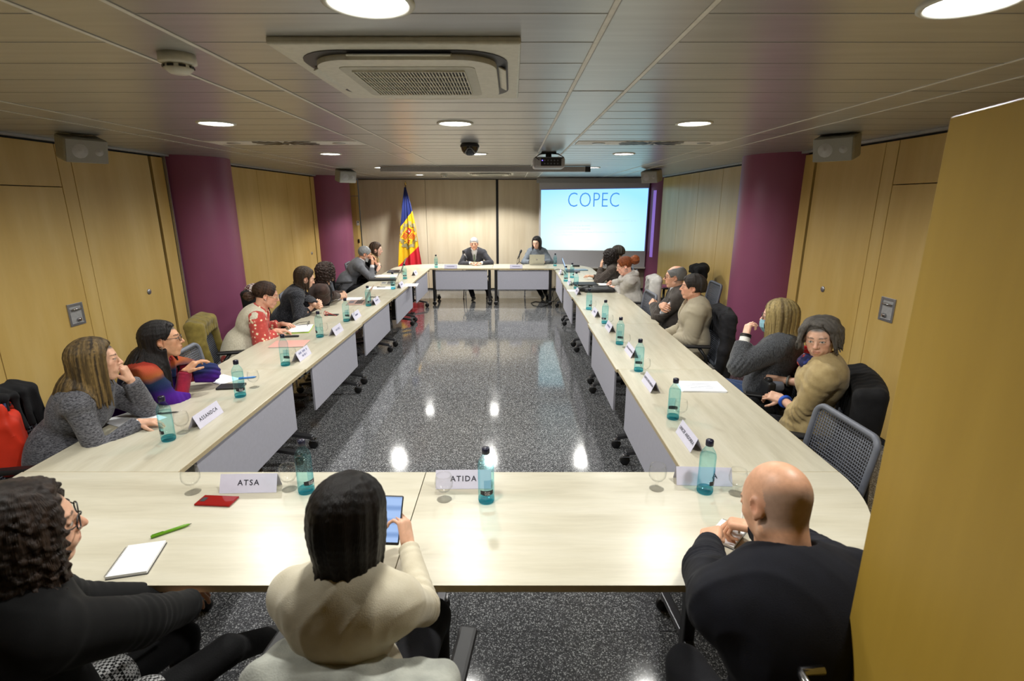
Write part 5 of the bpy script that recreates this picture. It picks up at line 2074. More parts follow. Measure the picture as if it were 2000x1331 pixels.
# 14 --- woman with short dark hair in beige cardigan
hp = W3(1352, 561, 1.19)
p14 = person('woman with short dark hair in a long beige knitted cardigan, hands in her lap', dict(
    lean=.04, yaw=84, head=hp, hyaw=74, hpitch=0, res=.004, skin=(206, 154, 126), girth=1.1, slouch=-.045,
    R=dict(w=(hp[0] - .20, hp[1] + .16, .66), n=(0, 0, -1), el=(.6, -.5, -.6)),
    L=dict(w=(hp[0] - .17, hp[1] + .04, .655), n=(0, 0, -1), el=(-.6, -.5, -.6))))
garment(p14, 'blouse', cloth('beige_blouse', (180, 170, 158), (140, 124, 116)), off=.012, arms=False, neck=.056, vneck=.03, fold=.006, seed=41)
garment(p14, 'cardigan', cloth('beige_knit', (182, 172, 150), (156, 146, 124), kind='knit', scale=1.6), off=.028, sleeve=1.0, loose=.02, neck=.072, vneck=.12, open_front=.05, fold=.008, seed=42, sl_r=.012)
trousers(p14, cloth('beige_trousers', (150, 142, 130)), SHOE)
hair(p14, 'bowl', (34, 29, 27), (70, 60, 54), seed=20, length=.055, h=.004, thick=.014)

# 15 --- blonde woman with mask
hp = W3(1519, 618, 1.19)
p15 = person('blonde woman in dark grey ribbed sweater and jeans, holding glasses above a face mask', dict(
    lean=-.02, yaw=44, head=hp, hyaw=66, hpitch=-4, res=.004, skin=(222, 176, 152), slouch=-.05,
    R=dict(w=(hp[0] + .05, hp[1] + .36, .70), n=(0, 0, -1), el=(.6, -.5, -.7)),
    L=dict(w=tuple(np.array(hp) + np.array((-.235, -.04, -.135))), d=(.25, .25, .9), n=(.85, .1, 0), pose='pinch', el=(-.55, -.1, -1)),
    legL=((-.12, .47, .62), (-.02, .66, .34)), legR=((.12, .46, .52), (.10, .5, .09))))
garment(p15, 'shirt_cuffs', cloth('white_cuffs', (224, 222, 216)), off=.012, neck=.066, fold=.003, seed=43, sleeve=1.0, h=.008)
garment(p15, 'sweater', cloth('dark_rib_knit', (78, 80, 84), (44, 46, 50), kind='rib', scale=1.8), off=.028, sleeve=.9, loose=.03, neck=.070, fold=.010, seed=44, sl_r=.016)
trousers(p15, JEANS, SHOE)
hair(p15, 'long', (94, 78, 50), (176, 156, 104), seed=22, length=.20, streak=.35, n=58, part=.1, open=.7, rad=.0105, vol=.014, h=.004)
glasses(p15, FRAME_DK)
m = MB()
T = lambda x, y, z: Vector(p15.hc + p15.H @ (np.array((x, y, z)) * p15.s))
gx = [-.062, -.04, -.018, 0, .018, .04, .062]
gz = [-.018, -.045, -.075, -.11]
gy = lambda x, z: .118 - 7.5 * x * x - (.02 if z < -.1 else 0) - (.006 if z > -.02 else 0)
for i in range(6):
    for j in range(3):
        c = [T(gx[a], gy(gx[a], gz[b]), gz[b]) for a, b in ((i, j), (i, j + 1), (i + 1, j + 1), (i + 1, j))]
        m.quad(*c)
for q in (-1, 1):
    m.tube([T(q * .062, .09, -.025), T(q * .079, .02, .012), T(q * .082, -.025, .006)], .0016, 5)
    m.tube([T(q * .060, .085, -.10), T(q * .076, .02, -.045), T(q * .082, -.025, -.02)], .0016, 5)
m.build('face_mask', cloth('blue_mask', (140, 186, 200), (126, 172, 190)), p15.body)
ring(p15, -1, .96, .034, plain('dark_watch', srgb(24, 24, 26), .3), 'wristband', .006, 2)

# 16 --- woman in a camel sweater looking at the camera
hp = W3(1602, 660, 1.20)
p16 = person('woman with wavy grey hair and patterned scarf in a camel sweater, looking at the camera', dict(
    lean=-.01, yaw=46, head=hp, hyaw=138, hpitch=-8, hroll=6, res=.0034, skin=(200, 156, 130), slouch=-.055, girth=1.05, twist=18, shw=1.12, hairc=(.11, .10, .09),
    R=dict(w=W3(1522, 742, .77), d=(-.75, .5, -.05), n=(-.4, -.6, -.5), pose='curl', el=(.7, -.3, -.7)),
    L=dict(w=W3(1528, 780, .735), d=(-.75, .6, .12), n=(.1, .5, -.6), pose='hold', el=(-.8, -.5, -.7)), brow=(.16, .12, .10), iris=(.10, .12, .12)))
garment(p16, 'sweater', cloth('camel_wool', (176, 156, 112), (150, 130, 88)), off=.020, sleeve=.72, loose=.014, neck=.07, fold=.011, seed=45, sl_r=.016)
trousers(p16, DARK_TR, SHOE)
F = Field(p16.nb - .16, p16.nb + .2, .006)
for j, (dz, rr, tr) in enumerate(((-.018, .086, .030), (.008, .080, .026))):
    for k in range(18):
        a0, a1 = 2 * PI * k / 18, 2 * PI * (k + 1) / 18
        q = lambda a: p16.nb + np.array((rr * math.sin(a), .012 + rr * math.cos(a), dz + .012 * math.cos(a + 1.1 * j) - .02 * math.cos(a)))
        F.cone(q(a0), q(a1), tr, tr, .006)
F.disp(folds(78, 45, .007))
V, Q, _ = F.mesh()
np_mesh('neck_scarf', V, Q, cloth('patterned_scarf', (0, 0, 0), kind='scarf'), p16.body, smooth_it=1)
hair(p16, 'messy', (72, 68, 64), (122, 116, 108), seed=23, length=.085, n=60, part=.9, open=.92, rad=.0085, vol=.026, inward=-.25, curl=.006, curl_f=55., h=.0038, fringe=.86, strand=34, face_w=.066, face_dz=.004)
ring(p16, -1, .82, .034, plain('blue_wristband', srgb(30, 84, 190), .5), 'wristband', .011, 1)
ring(p16, 1, .74, .034, plain('grey_watch', srgb(110, 112, 108), .4), 'wristband', .008, 1)

# 17 --- bald man, front right
hp = W3(1514, 985, 1.19)
p17 = person('bald man in a dark navy sweater seen from behind, writing in a notepad', dict(
    lean=.30, yaw=6, head=hp, hyaw=20, hpitch=-30, hroll=8, sex='m', res=.0036, hs=.98, s=1.0, girth=1.40, skin=(204, 154, 122), shw=1.12, shrug=.05,
    L=dict(w=W3(1384, 1050, .80), d=(.35, .75, -.05), n=(.45, 0, -.8), pose='fist', el=(-1, .2, -.5)),
    R=dict(w=W3(1475, 1030, .82), d=(-.75, .35, -.05), n=(-.2, -.1, -.8), pose='pinch', el=(1, .3, -.4)),
    scalp=((.23, .205, .18), .62)))
garment(p17, 'sweater', cloth('navy_sweatshirt', (17, 19, 29), (12, 13, 21), weave=500, wb=.2), off=.026, loose=.03, neck=.075, fold=.010, seed=46, sl_r=.012, h=.006)
trousers(p17, cloth('black_jeans', (26, 26, 30)), SHOE)

# 18 --- woman with the black bob, front centre
hp = W3(684, 1012, 1.20)
p18 = person('woman with a sleek dark bob in a cream sweater seen from behind, using a phone', dict(
    lean=-.01, side=-.03, yaw=-4, head=hp, hyaw=-18, hpitch=-14, hroll=2, res=.0036, hs=.98, shw=.96, girth=.9,
    R=dict(w=W3(797, 1066, .86), d=(-.25, .55, .8), n=(-.75, .1, -.2), pose='hold', el=(.55, -.25, -1)),
    L=dict(w=W3(728, 1058, .85), d=(.3, .55, .7), n=(.75, .1, -.2), pose='hold', el=(-.55, -.25, -1)), legL=((-.14, .42, .5), (-.14, .3, .09))))
garment(p18, 'sweater', cloth('cream_sweater', (206, 198, 176), (190, 181, 158), weave=420, wb=.25), off=.014, loose=.004, neck=.07, fold=.007, seed=47, h=.006, hem=-.04)
trousers(p18, DARK_TR, SHOE)
hair(p18, 'bob', (15, 12, 12), (34, 27, 24), seed=24, length=.15, n=80, part=.25, open=.75, rad=.0100, vol=.002, inward=.22, thick=.010, clear=.0, h=.0036, strand=40)

# 19 --- curly woman, front left
hp = W3(52, 1034, 1.19)
p19 = person('woman with dark curly hair and round glasses in black, at the lower left corner', dict(
    lean=.10, yaw=-30, head=hp, hyaw=-48, hpitch=-2, hroll=4, res=.0036, hs=1.06, girth=1.1, shw=1.1,
    R=dict(w=(hp[0] + .16, hp[1] + .33, .67), d=(-.8, .5, -.1), n=(0, 0, -1), pose='curl', el=(1.0, .1, -.35)),
    L=dict(w=(hp[0] + .02, hp[1] + .36, .67), d=(.8, .3, -.1), n=(0, 0, -1), el=(-.7, -.3, -.6)),
    legR=((.12, .48, .55), (-.02, .72, .34)), legL=((-.12, .46, .5), (-.1, .42, .09))))
garment(p19, 'jumper', cloth('black_jumper', (8, 8, 9), (5, 5, 6), weave=400, wb=.1), off=.024, loose=.02, neck=.07, turtle=.05, fold=.007, seed=48, sl_r=.014, hem=.02)
F = Field(p19.pel - .35, p19.pel + np.array((.35, .7, .3)), .008)
F.ell(p19.pel + np.array((0, -.01, -.01)), (.195, .15, .13), .03)
for q, (a, b, c) in p19.legs.items():
    F.cone(a, a * .55 + b * .45, .100, .086, .04)
V, Q, _ = F.mesh()
np_mesh('checked_skirt', V, Q, cloth('houndstooth', (190, 190, 190), (14, 14, 16), kind='check', scale=1.7), p19.body, smooth_it=1)
trousers(p19, cloth('black_tights', (16, 16, 18)), plain('boot_black', srgb(14, 14, 15), .35), name='tights', rad=.85)
hair(p19, 'curly', (26, 19, 16), (70, 52, 40), seed=25, length=.15, curl=.010, vol=.018, n=80, open=.8, rad=.0062, h=.0036, rough=.0025, curl_f=230.)
glasses(p19, FRAME_DK)
PEOPLE = [p1, p2, p3, p4, p5, p6, p7, p8, p9, p10, p11, p12, p13, p14, p15, p16, p17, p18, p19]
# ------------------------------------------------------------------ a chair under everybody
CH = {}
def seat_for(i, label, back=.0, dyaw=0, skip=()):
    r = PEOPLE[i - 1]
    yaw = r.p['yaw'] + dyaw
    f = Vector((-math.sin(yaw * DEG), math.cos(yaw * DEG), 0))
    p = Vector((r.org[0], r.org[1], 0)) + f * (.045 - back)
    CH[i] = (p, yaw)
    return chair(p.x, p.y, yaw, label, 'meeting chairs', skip=skip)
seat_for(1, 'chair under the woman with blonde-streaked hair, black coat over its back')
seat_for(2, 'chair under the woman in the purple shawl', back=-.07)
seat_for(3, 'chair under the woman in the white knit vest, olive jacket on its back')
seat_for(4, 'chair under the woman in dark tweed, black coat on its back')
seat_for(5, 'chair under the curly-haired woman in brown')
seat_for(6, 'grey-backed chair under the man covering his face')
seat_for(7, 'chair under the woman with the tan scarf')
seat_for(8, 'chair behind the head table under the suited man', skip=('back_mesh', 'back_frame'))
seat_for(9, 'chair behind the head table under the woman at the laptop')
seat_for(10, 'chair under the half-hidden person near the screen')
seat_for(11, 'chair under the woman in the checked jacket')
seat_for(12, 'chair under the red-haired woman, white coat over its back')
seat_for(13, 'chair under the balding man with crossed arms')
seat_for(14, 'chair under the woman in the beige cardigan, dark coat over its back')
seat_for(15, 'chair under the blonde woman with the face mask', dyaw=24)
seat_for(16, 'chair under the woman in the camel sweater, black coat over its back', dyaw=20)
seat_for(17, 'chair under the bald man at the front table')
c18 = seat_for(18, 'chair at the front centre with two black armrests and a pale jacket on it', dyaw=-3, back=-.06)
for q in c18.children:
    if q.name.startswith('back_'):
        q.location.z = -.10
seat_for(19, 'chair under the curly-haired woman in the lower left corner')
# empty chairs
q = at(1622, 868, .74)
chair(1.40, 2.44, 92, 'empty grey mesh-back chair at the right end of the front table')
chair(-2.16, 3.76, -84, 'empty grey mesh-back chair on the left between purple shawl and white vest')
chair(-2.22, 7.05, -86, 'empty grey chair on the left just before the grey-sweater man')
chair(1.40, 6.3, 92, 'empty grey chair on the right between the red-haired woman and crossed-arms man')
chair(2.50, 7.12, 88, 'empty grey chair by the right wall behind the beige cardigan')
chair(2.52, 7.92, 92, 'grey chair by the right wall with a black coat bundled on it')

# ------------------------------------------------------------------ coats hung over chair backs
def coat(i, label, mat, cat='coat', seed=60, w=.27, drop=.42, top=.97, thick=.05, sleeve=True, mat2=None, pos=None, name='draped_coat', group=None, back=.285, hood=0):
    p, yaw = pos if pos else CH[i]
    F = Field((-.5, -.75, .1), (.5, .2, 1.25), .009)
    tl = .16
    zt_ = top
    yb = -back
    cx = lambda x: -.05 + .3 * x * x
    n = 9
    for k in range(n):
        x = -w + 2 * w * k / (n - 1)
        y = yb + cx(x)
        F.cone((x, y - .03, zt_ - .03), (x * 1.04, y - .01 - .02 * (k % 2), zt_ - drop), thick, thick * .75, .03)
        F.cone((x, y - .02, zt_ - .02), (x, y + .055, zt_ - .03), thick * .8, thick * .7, .03)
        F.cone((x, y + .06, zt_ - .04), (x * .98, y + .075, zt_ - drop * .35), thick * .5, thick * .4, .02)
    if sleeve:
        for q in (-1, 1):
            F.cone((q * (w - .01), yb, zt_ - .06), (q * (w + .035), yb + .0, zt_ - drop * .55), .058, .05, .03)
            F.cone((q * (w + .035), yb, zt_ - drop * .55), (q * (w + .02), yb + .05, zt_ - drop * 1.02), .05, .04, .03)
    if hood:
        F.ell((0, yb - .1, zt_ - .04), (.16, .08, .09), .04)
    F.disp(folds(seed, 26, .016))
    V, Q, _ = F.mesh()
    o = np_mesh(name, V, Q, mat, None, smooth_it=2)
    o.location = (p.x, p.y, 0)
    o.rotation_euler = (0, 0, yaw * DEG)
    tag(o, label, cat, group)
    return o
BLACK_COAT = cloth('black_coat', (26, 26, 28), (18, 18, 20))
coat(1, 'black coat hanging over the chair of the woman with blonde-streaked hair', BLACK_COAT, seed=61, w=.26, drop=.66)
coat(3, 'olive green wool jacket over the chair behind the white knit vest', cloth('olive_wool', (138, 122, 60), (108, 94, 42)), cat='jacket', seed=62, w=.22, top=.94, drop=.36)
coat(4, 'black coat on the chair behind the woman in dark tweed', BLACK_COAT, seed=63, w=.24, top=1.02)
coat(12, 'white coat hanging over the chair of the red-haired woman', cloth('white_coat', (214, 212, 208), (190, 188, 184)), seed=64, w=.25, top=.98, drop=.62)
coat(14, 'charcoal coat over the chair of the woman in the beige cardigan', cloth('charcoal_coat', (42, 42, 46), (28, 28, 31)), seed=65, w=.25, drop=.6)
coat(16, 'long black coat over the chair of the woman in the camel sweater', BLACK_COAT, seed=66, w=.26, drop=.72, top=.98)
coat(15, 'shiny red padded jacket over the chair of the blonde woman', (lambda m: m)(plain('red_nylon', srgb(186, 24, 24), .22, var=.1, vscale=6)), cat='jacket', seed=67, w=.20, drop=.4, top=.93, sleeve=False)
coat(18, 'puffy pale grey jacket over the front centre chair', cloth('pale_grey_padding', (182, 184, 174), (150, 152, 144)), cat='jacket', seed=68, w=.21, drop=.42, top=.885, thick=.05, back=.275, pos=(CH[18][0] + Vector((.09, .02, 0)), CH[18][1]))
coat(6, 'black coat on the chair back behind the man in the grey sweater', BLACK_COAT, seed=69, w=.22, top=.92)
coat(13, 'black padded coat bundled on a chair by the right wall', BLACK_COAT, seed=70, w=.17, pos=(Vector((2.52, 7.92, 0)), 92), top=1.05, drop=.3, sleeve=False, hood=1)
# ------------------------------------------------------------------ glass materials: thin clear walls, tint grows towards the silhouette
def thin_glass(name, face, edge, gl=.12, rough=.02):
    m = bpy.data.materials.new(name)
    m.use_nodes = True
    nt = m.node_tree
    nt.nodes.clear()
    out = N(nt, 'ShaderNodeOutputMaterial')
    lw = N(nt, 'ShaderNodeLayerWeight')
    lw.inputs['Blend'].default_value = .5
    r = ramp(nt, [(.35, face), (.97, edge)])
    nt.links.new(lw.outputs['Facing'], r.inputs['Fac'])
    tr = N(nt, 'ShaderNodeBsdfTransparent')
    nt.links.new(r.outputs['Color'], tr.inputs['Color'])
    g = N(nt, 'ShaderNodeBsdfGlossy')
    g.inputs['Roughness'].default_value = rough
    pw = N(nt, 'ShaderNodeMath', operation='POWER')
    nt.links.new(lw.outputs['Facing'], pw.inputs[0])
    pw.inputs[1].default_value = 5.0
    ad = N(nt, 'ShaderNodeMath', operation='MULTIPLY_ADD')
    nt.links.new(pw.outputs[0], ad.inputs[0])
    ad.inputs[1].default_value = .36
    ad.inputs[2].default_value = .015 + gl * .1
    mx = N(nt, 'ShaderNodeMixShader')
    nt.links.new(ad.outputs[0], mx.inputs['Fac'])
    nt.links.new(tr.outputs[0], mx.inputs[1])
    nt.links.new(g.outputs[0], mx.inputs[2])
    nt.links.new(mx.outputs[0], out.inputs['Surface'])
    return m
BOTTLE_GL = thin_glass('aqua_glass', (.82, .955, .97, 1), (.58, .86, .90, 1))
BOTTLE_BASE = thin_glass('aqua_glass_thick', (.34, .76, .84, 1), (.14, .55, .64, 1), .3)
WATER = thin_glass('bottled_water', (.88, .98, .985, 1), (.76, .93, .95, 1), .1)
GLASS = thin_glass('clear_glass', (.995, .995, .992, 1), (.90, .905, .90, 1), .1)
CAP = plain('bottle_cap', srgb(20, 22, 44), .3)
LABEL_DK = plain('label_dark', srgb(22, 22, 34), .5)
LABEL_LT = thin_glass('label_clear', (.62, .80, .88, 1), (.45, .66, .74, 1), .2, .2)
LABEL_W = plain('label_print', srgb(225, 225, 230), .6)
PAPER = plain('paper', srgb(232, 233, 236), .8, var=.02)
CARD = plain('card_paper', srgb(212, 210, 228), .8, var=.02)
INK = plain('ink', srgb(34, 34, 50), .7)
INK_SOFT = plain('ink_soft', srgb(120, 124, 160), .7)

def bottle_meshes(level):
    D = {}
    R = .0350
    prof = [(R - .004, .018), (R, .022), (R, .176), (R - .002, .187), (R - .007, .199), (R - .0145, .210), (.0155, .219), (.0140, .232)]
    D['glass'] = (MB().lathe(prof, n=28).mesh('glass'), BOTTLE_GL)
    D['base'] = (MB().lathe([(0, .004), (R - .008, .0), (R - .002, .002), (R, .008), (R, .020), (R - .004, .024), (0, .017)], n=28).mesh('base'), BOTTLE_BASE)
    r = lambda z: R - .0025 if z < .177 else (R - .0045 if z < .188 else R - .010)
    zs = [z for z in (.026, .08, .15, .176, .187) if z < level] + [level]
    D['water'] = (MB().lathe([(0, .025)] + [(r(z), z) for z in zs] + [(0, level)], n=24).mesh('water'), WATER)
    c = MB().lathe([(.0155, .226), (.0168, .228), (.0168, .250), (.0145, .2535), (0, .254)], n=20)
    D['cap'] = (c.mesh('cap'), CAP)
    def band(z0, z1, a0, a1, mi, mb, rr=R + .0004, dip=0.0):
        n = 14
        for k in range(n):
            t0, t1 = k / n, (k + 1) / n
            b0, b1 = a0 + (a1 - a0) * t0, a0 + (a1 - a0) * t1
            e0, e1 = z0 - dip * math.sin(PI * t0), z0 - dip * math.sin(PI * t1)
            mb.quad((rr * math.cos(b0), rr * math.sin(b0), e0), (rr * math.cos(b1), rr * math.sin(b1), e1), (rr * math.cos(b1), rr * math.sin(b1), z1), (rr * math.cos(b0), rr * math.sin(b0), z1), mi)
    lb = MB()
    band(.050, .068, -PI / 2 - .85, -PI / 2 + .85, 0, lb, dip=.005)
    band(.068, .118, -PI / 2 - .35, -PI / 2 + .85, 1, lb)
    D['label'] = (lb.mesh('label'), None)
    D['label'][0].materials.append(LABEL_DK)
    D['label'][0].materials.append(LABEL_LT)
    tx = MB()
    text_mesh(tx, 'Font', Matrix.Translation((.002, .0595, 0)), .0125)
    text_mesh(tx, 'Vella', Matrix.Translation((.002, .0505, 0)), .0125)
    rr = R + .0009
    tx.v = [(rr * math.cos(-PI / 2 + x / rr), rr * math.sin(-PI / 2 + x / rr), y + .001) for x, y, z in tx.v]
    D['lettering'] = (tx.mesh('lettering'), LABEL_W)
    for nm, (me, mt) in D.items():
        if mt:
            me.materials.append(mt)
    return D
BM = [bottle_meshes(.186), bottle_meshes(.170), bottle_meshes(.095)]
def bottle(u, v, rz, lv, label, z=ZT):
    p = at(u, v, z)
    e = tag(empty('water_bottle', (p.x, p.y, z), rz * DEG), label, 'bottle', 'aqua water bottles on the tables')
    D = BM[lv]
    par = {}
    for nm in ('glass', 'base', 'water', 'cap', 'label', 'lettering'):
        o = bpy.data.objects.new(nm, D[nm][0])
        col.objects.link(o)
        o.parent = par['label'] if nm == 'lettering' else e
        par[nm] = o
for u, v, rz, lv, lab in [
    (599, 961, 60, 1, 'aqua water bottle on the front table just behind the bob-haired woman'),
    (950, 979, 8, 0, 'aqua water bottle on the front table showing its full dark label'),
    (1376, 961, 55, 0, 'aqua water bottle on the front table in front of the bald man'),
    (330, 860, -40, 1, 'aqua water bottle beside the grey marl sleeve, nearest on the left row'),
    (470, 775, 40, 1, 'aqua water bottle by the black folder on the left row'),
    (558, 714, 170, 2, 'aqua water bottle next to the pink folder'),
    (625, 659, -60, 2, 'aqua water bottle by the open notebook and black spectacles'),
    (677, 628, 170, 2, 'aqua water bottle by the black phone and red glasses'),
    (720, 598, 50, 1, 'aqua water bottle beside the rose-gold laptop'),
    (768, 565, 200, 2, 'aqua water bottle in front of the man covering his face'),
    (791, 545, 10, 1, 'aqua water bottle at the far end of the left row'),
    (1314, 818, 170, 0, 'aqua water bottle on the right row nearest the camera, by the stapled papers'),
    (1247, 725, 170, 0, 'aqua water bottle second from the camera on the right row'),
    (1210, 673, 160, 0, 'aqua water bottle third from the camera on the right row'),
    (1181, 632, -40, 0, 'aqua water bottle fourth from the camera on the right row'),
    (1150, 605, 40, 1, 'aqua water bottle beside the black bag on the right row'),
    (1125, 564, 20, 1, 'aqua water bottle beside the black laptop case on the right row'),
    (1117, 543, 60, 1, 'aqua water bottle behind the open laptop, right one of the pair'),
    (1105, 550, 0, 1, 'aqua water bottle behind the open laptop, left one of the pair'),
    (1084, 520, 30, 1, 'aqua water bottle at the right end of the head table'),
    (852, 523, 20, 1, 'aqua water bottle at the left end of the head table')]:
    bottle(u, v, rz, lv, lab)

def glass_meshes():
    out = [(.0, .0), (.031, .0), (.033, .0016), (.014, .004), (.0055, .009), (.0048, .026), (.009, .036), (.026, .047), (.0375, .064), (.0395, .082), (.037, .102), (.0335, .118)]
    D = {}
    D['bowl'] = MB().lathe([(.0095, .036), (.026, .047), (.0375, .064), (.0395, .082), (.037, .102), (.0335, .118), (.0322, .118), (.0358, .101), (.0380, .082), (.036, .0655), (.0245, .049), (0, .041)], n=28).mesh('bowl')
    D['stem'] = MB().lathe([(.0055, .009), (.0048, .026), (.009, .036), (0, .040)], n=16).mesh('stem')
    D['foot'] = MB().lathe([(0, .0), (.031, .0), (.033, .0016), (.014, .004), (.0055, .009), (0, .0095)], n=28).mesh('foot')
    for me in D.values():
        me.materials.append(GLASS)
    return D
GM = glass_meshes()
def goblet(u, v, label, z=ZT):
    p = at(u, v, z)
    e = tag(empty('stemmed_glass', (p.x, p.y, z)), label, 'glass', 'stemmed water glasses on the tables')
    for nm, me in GM.items():
        o = bpy.data.objects.new(nm, me)
        col.objects.link(o)
        o.parent = e
for u, v, lab in [
    (377, 962, 'stemmed water glass on the front table left of the ATSA card'),
    (566, 956, 'stemmed water glass on the front table right of the ATSA card'),
    (868, 976, 'stemmed water glass on the front table in front of the ATIDA card'),
    (1282, 955, 'stemmed water glass standing alone on the front table'),
    (1438, 965, 'stemmed water glass on the front table by the bald head'),
    (358, 845, 'stemmed water glass beside the nearest bottle of the left row'),
    (497, 757, 'stemmed water glass beside the black folder'),
    (571, 709, 'stemmed water glass half behind the bottle by the pink folder'),
    (634, 655, 'stemmed water glass behind the bottle by the open notebook'),
    (686, 626, 'stemmed water glass behind the bottle by the black phone'),
    (729, 594, 'stemmed water glass by the rose-gold laptop'),
    (774, 560, 'stemmed water glass by the far left bottle'),
    (1328, 818, 'stemmed water glass behind the nearest right-row bottle'),
    (1259, 731, 'stemmed water glass by the second right-row bottle'),
    (1222, 679, 'stemmed water glass by the third right-row bottle'),
    (1190, 637, 'stemmed water glass by the fourth right-row bottle'),
    (1158, 607, 'stemmed water glass by the bottle next to the black bag'),
    (862, 524, 'stemmed water glass at the left end of the head table'),
    (1070, 522, 'stemmed water glass beside the silver laptop')]:
    goblet(u, v, lab)

# ------------------------------------------------------------------ folded name cards
def name_card(u, v, rz, lines, label, soft=False, size=.034, sp=1.25, w=.25, dx=0.0, bars=None):
    """(u, v) is the middle of the bottom edge of the printed side; rz=0 faces the camera (-y)"""
    p = at(u, v, ZT)
    R = Matrix.Rotation(rz * DEG, 3, 'Z')
    c = p + R @ Vector((0, .034, 0))
    e = tag(empty('name_card', (c.x, c.y, ZT), rz * DEG), label, 'name card', 'folded name cards on the tables')
    m = MB()
    h, t = .078, .034
    for s in (-1, 1):
        m.quad((-w / 2, s * t, .001), (w / 2, s * t, .001), (w / 2, 0, h), (-w / 2, 0, h))
        m.quad((-w / 2, s * t - s * .0012, .001), (-w / 2, 0, h - .0025), (w / 2, 0, h - .0025), (w / 2, s * t - s * .0012, .001))
    m.build('card', CARD, e)
    tx = MB()
    ang = math.atan2(h, t)
    for i, ln in enumerate(lines):
        f = .53 - (i - (len(lines) - 1) / 2) * .36
        for s in ((-1, 1) if not soft else (-1,)):
            M = Matrix.Rotation(0 if s < 0 else PI, 4, 'Z') @ Matrix.Translation((dx, -t * (1 - f) - .0009, h * f + .0004)) @ Matrix.Rotation(ang, 4, 'X')
            text_mesh(tx, ln, M, size, 0, .0004, sp)
    for i, bw in enumerate(bars or []):
        f = .53 - (i - (len(bars) - 1) / 2) * .36
        for k in range(9):
            if k not in (3, 7) or len(bars) == 1:
                M = Matrix.Translation((bw * ((k + .5) / 9 - .5), -t * (1 - f) - .0009, h * f + .0004)) @ Matrix.Rotation(ang, 4, 'X')
                q = bw / 9 * .36
                tx.quad(*[M @ Vector(p_) for p_ in ((-q, -.008, 0), (q, -.008, 0), (q, .008, 0), (-q, .008, 0))])
    if tx.v:
        tx.build('lettering', INK_SOFT if soft else INK, e)
    return e
name_card(484, 964, 2, ['ATSA'], 'folded name card printed ATSA on the front table')
name_card(905, 956, 1, ['ATIDA'], 'folded name card printed ATIDA on the front table')
name_card(1376, 950, -3, ['A'], 'folded name card behind the bottle in front of the bald man', dx=.047)
name_card(415, 822, 90, ['ASSANDCA'], 'folded name card printed ASSANDCA on the left row', size=.030)
name_card(598, 699, 90, [], 'folded name card beside the pink folder', True, bars=[.17, .09])
name_card(664, 651, 90, ['AFA-TREC'], 'folded name card by the open notebook', True, .026, 1.05)
name_card(700, 622, 90, [], 'folded name card by the black phone', True, bars=[0.1])
name_card(739, 593, 90, [], 'folded name card by the rose-gold laptop', True, bars=[0.13])
name_card(787, 561, 90, [], 'folded name card in front of the man covering his face', True, bars=[0.12])
name_card(814, 537, 90, [], 'folded name card at the far end of the left row', True, bars=[0.1])
name_card(1333, 864, -90, ['UNICEF ANDORRA'], 'folded name card printed UNICEF ANDORRA on the right row', size=.026, sp=1.0)
name_card(1261, 756, -90, ['CARITAS ANDORRANA'], 'folded name card second from the camera on the right row', size=.0225, sp=1.0)
name_card(1225, 692, -90, ['CREU ROJA ANDORRANA'], 'folded name card third from the camera on the right row', size=.0195, sp=1.0)
name_card(1185, 645, -90, [], 'folded name card fourth from the camera on the right row', True, bars=[0.15])
name_card(1158, 616, -90, [], 'folded name card beside the black bag on the right row', True, bars=[0.1])
name_card(1124, 574, -90, [], 'folded name card by the black laptop case', True, bars=[0.12])
name_card(1109, 556, -90, [], 'folded name card in front of the open laptop', True, bars=[0.12])
name_card(1092, 536, -90, [], 'folded name card at the far end of the right row', True, bars=[0.12])
name_card(880, 525, 0, [], 'folded name card on the head table below the suited man', True, bars=[0.15])
name_card(1008, 525, 0, [], 'folded name card on the head table below the right microphone', True, bars=[0.15])

# ------------------------------------------------------------------ papers, phones, pens, books
def flat(u, v, rz, w, l, h, mat, name, label, cat, bev=.001, dz=.0, group=None):
    p = at(u, v, ZT)
    return tag(MB().box((0, 0, h / 2), (w, l, h), min(bev, h * .4)).build(name, mat, None, (p.x, p.y, ZT + dz + .0006), rz * DEG), label, cat, group)
def pen(p, a, L, mat, tip, label, r=.0048, z=ZT, tilt=0.0):
    e = tag(empty('ballpoint_pen', (p.x, p.y, z + r + .0006), a * DEG), label, 'pen')
    e.rotation_euler = Euler((0, -tilt, a * DEG))
    X = Matrix.Rotation(PI / 2, 3, 'Y')
    MB().lathe([(0, 0), (r * .9, 0), (r, .004), (r, L * .82), (r * .55, L * .94), (r * .35, L * .95)], (-L / 2, 0, 0), 12, 0, X).build('barrel', mat, e)
    MB().lathe([(r * .35, L * .95), (.0006, L), (0, L)], (-L / 2, 0, 0), 10, 0, X).build('tip', tip, e)
    MB().box((-L * .33, 0, r * 1.25), (L * .28, .003, .0018), .0006).build('clip', mat, e)
    return e
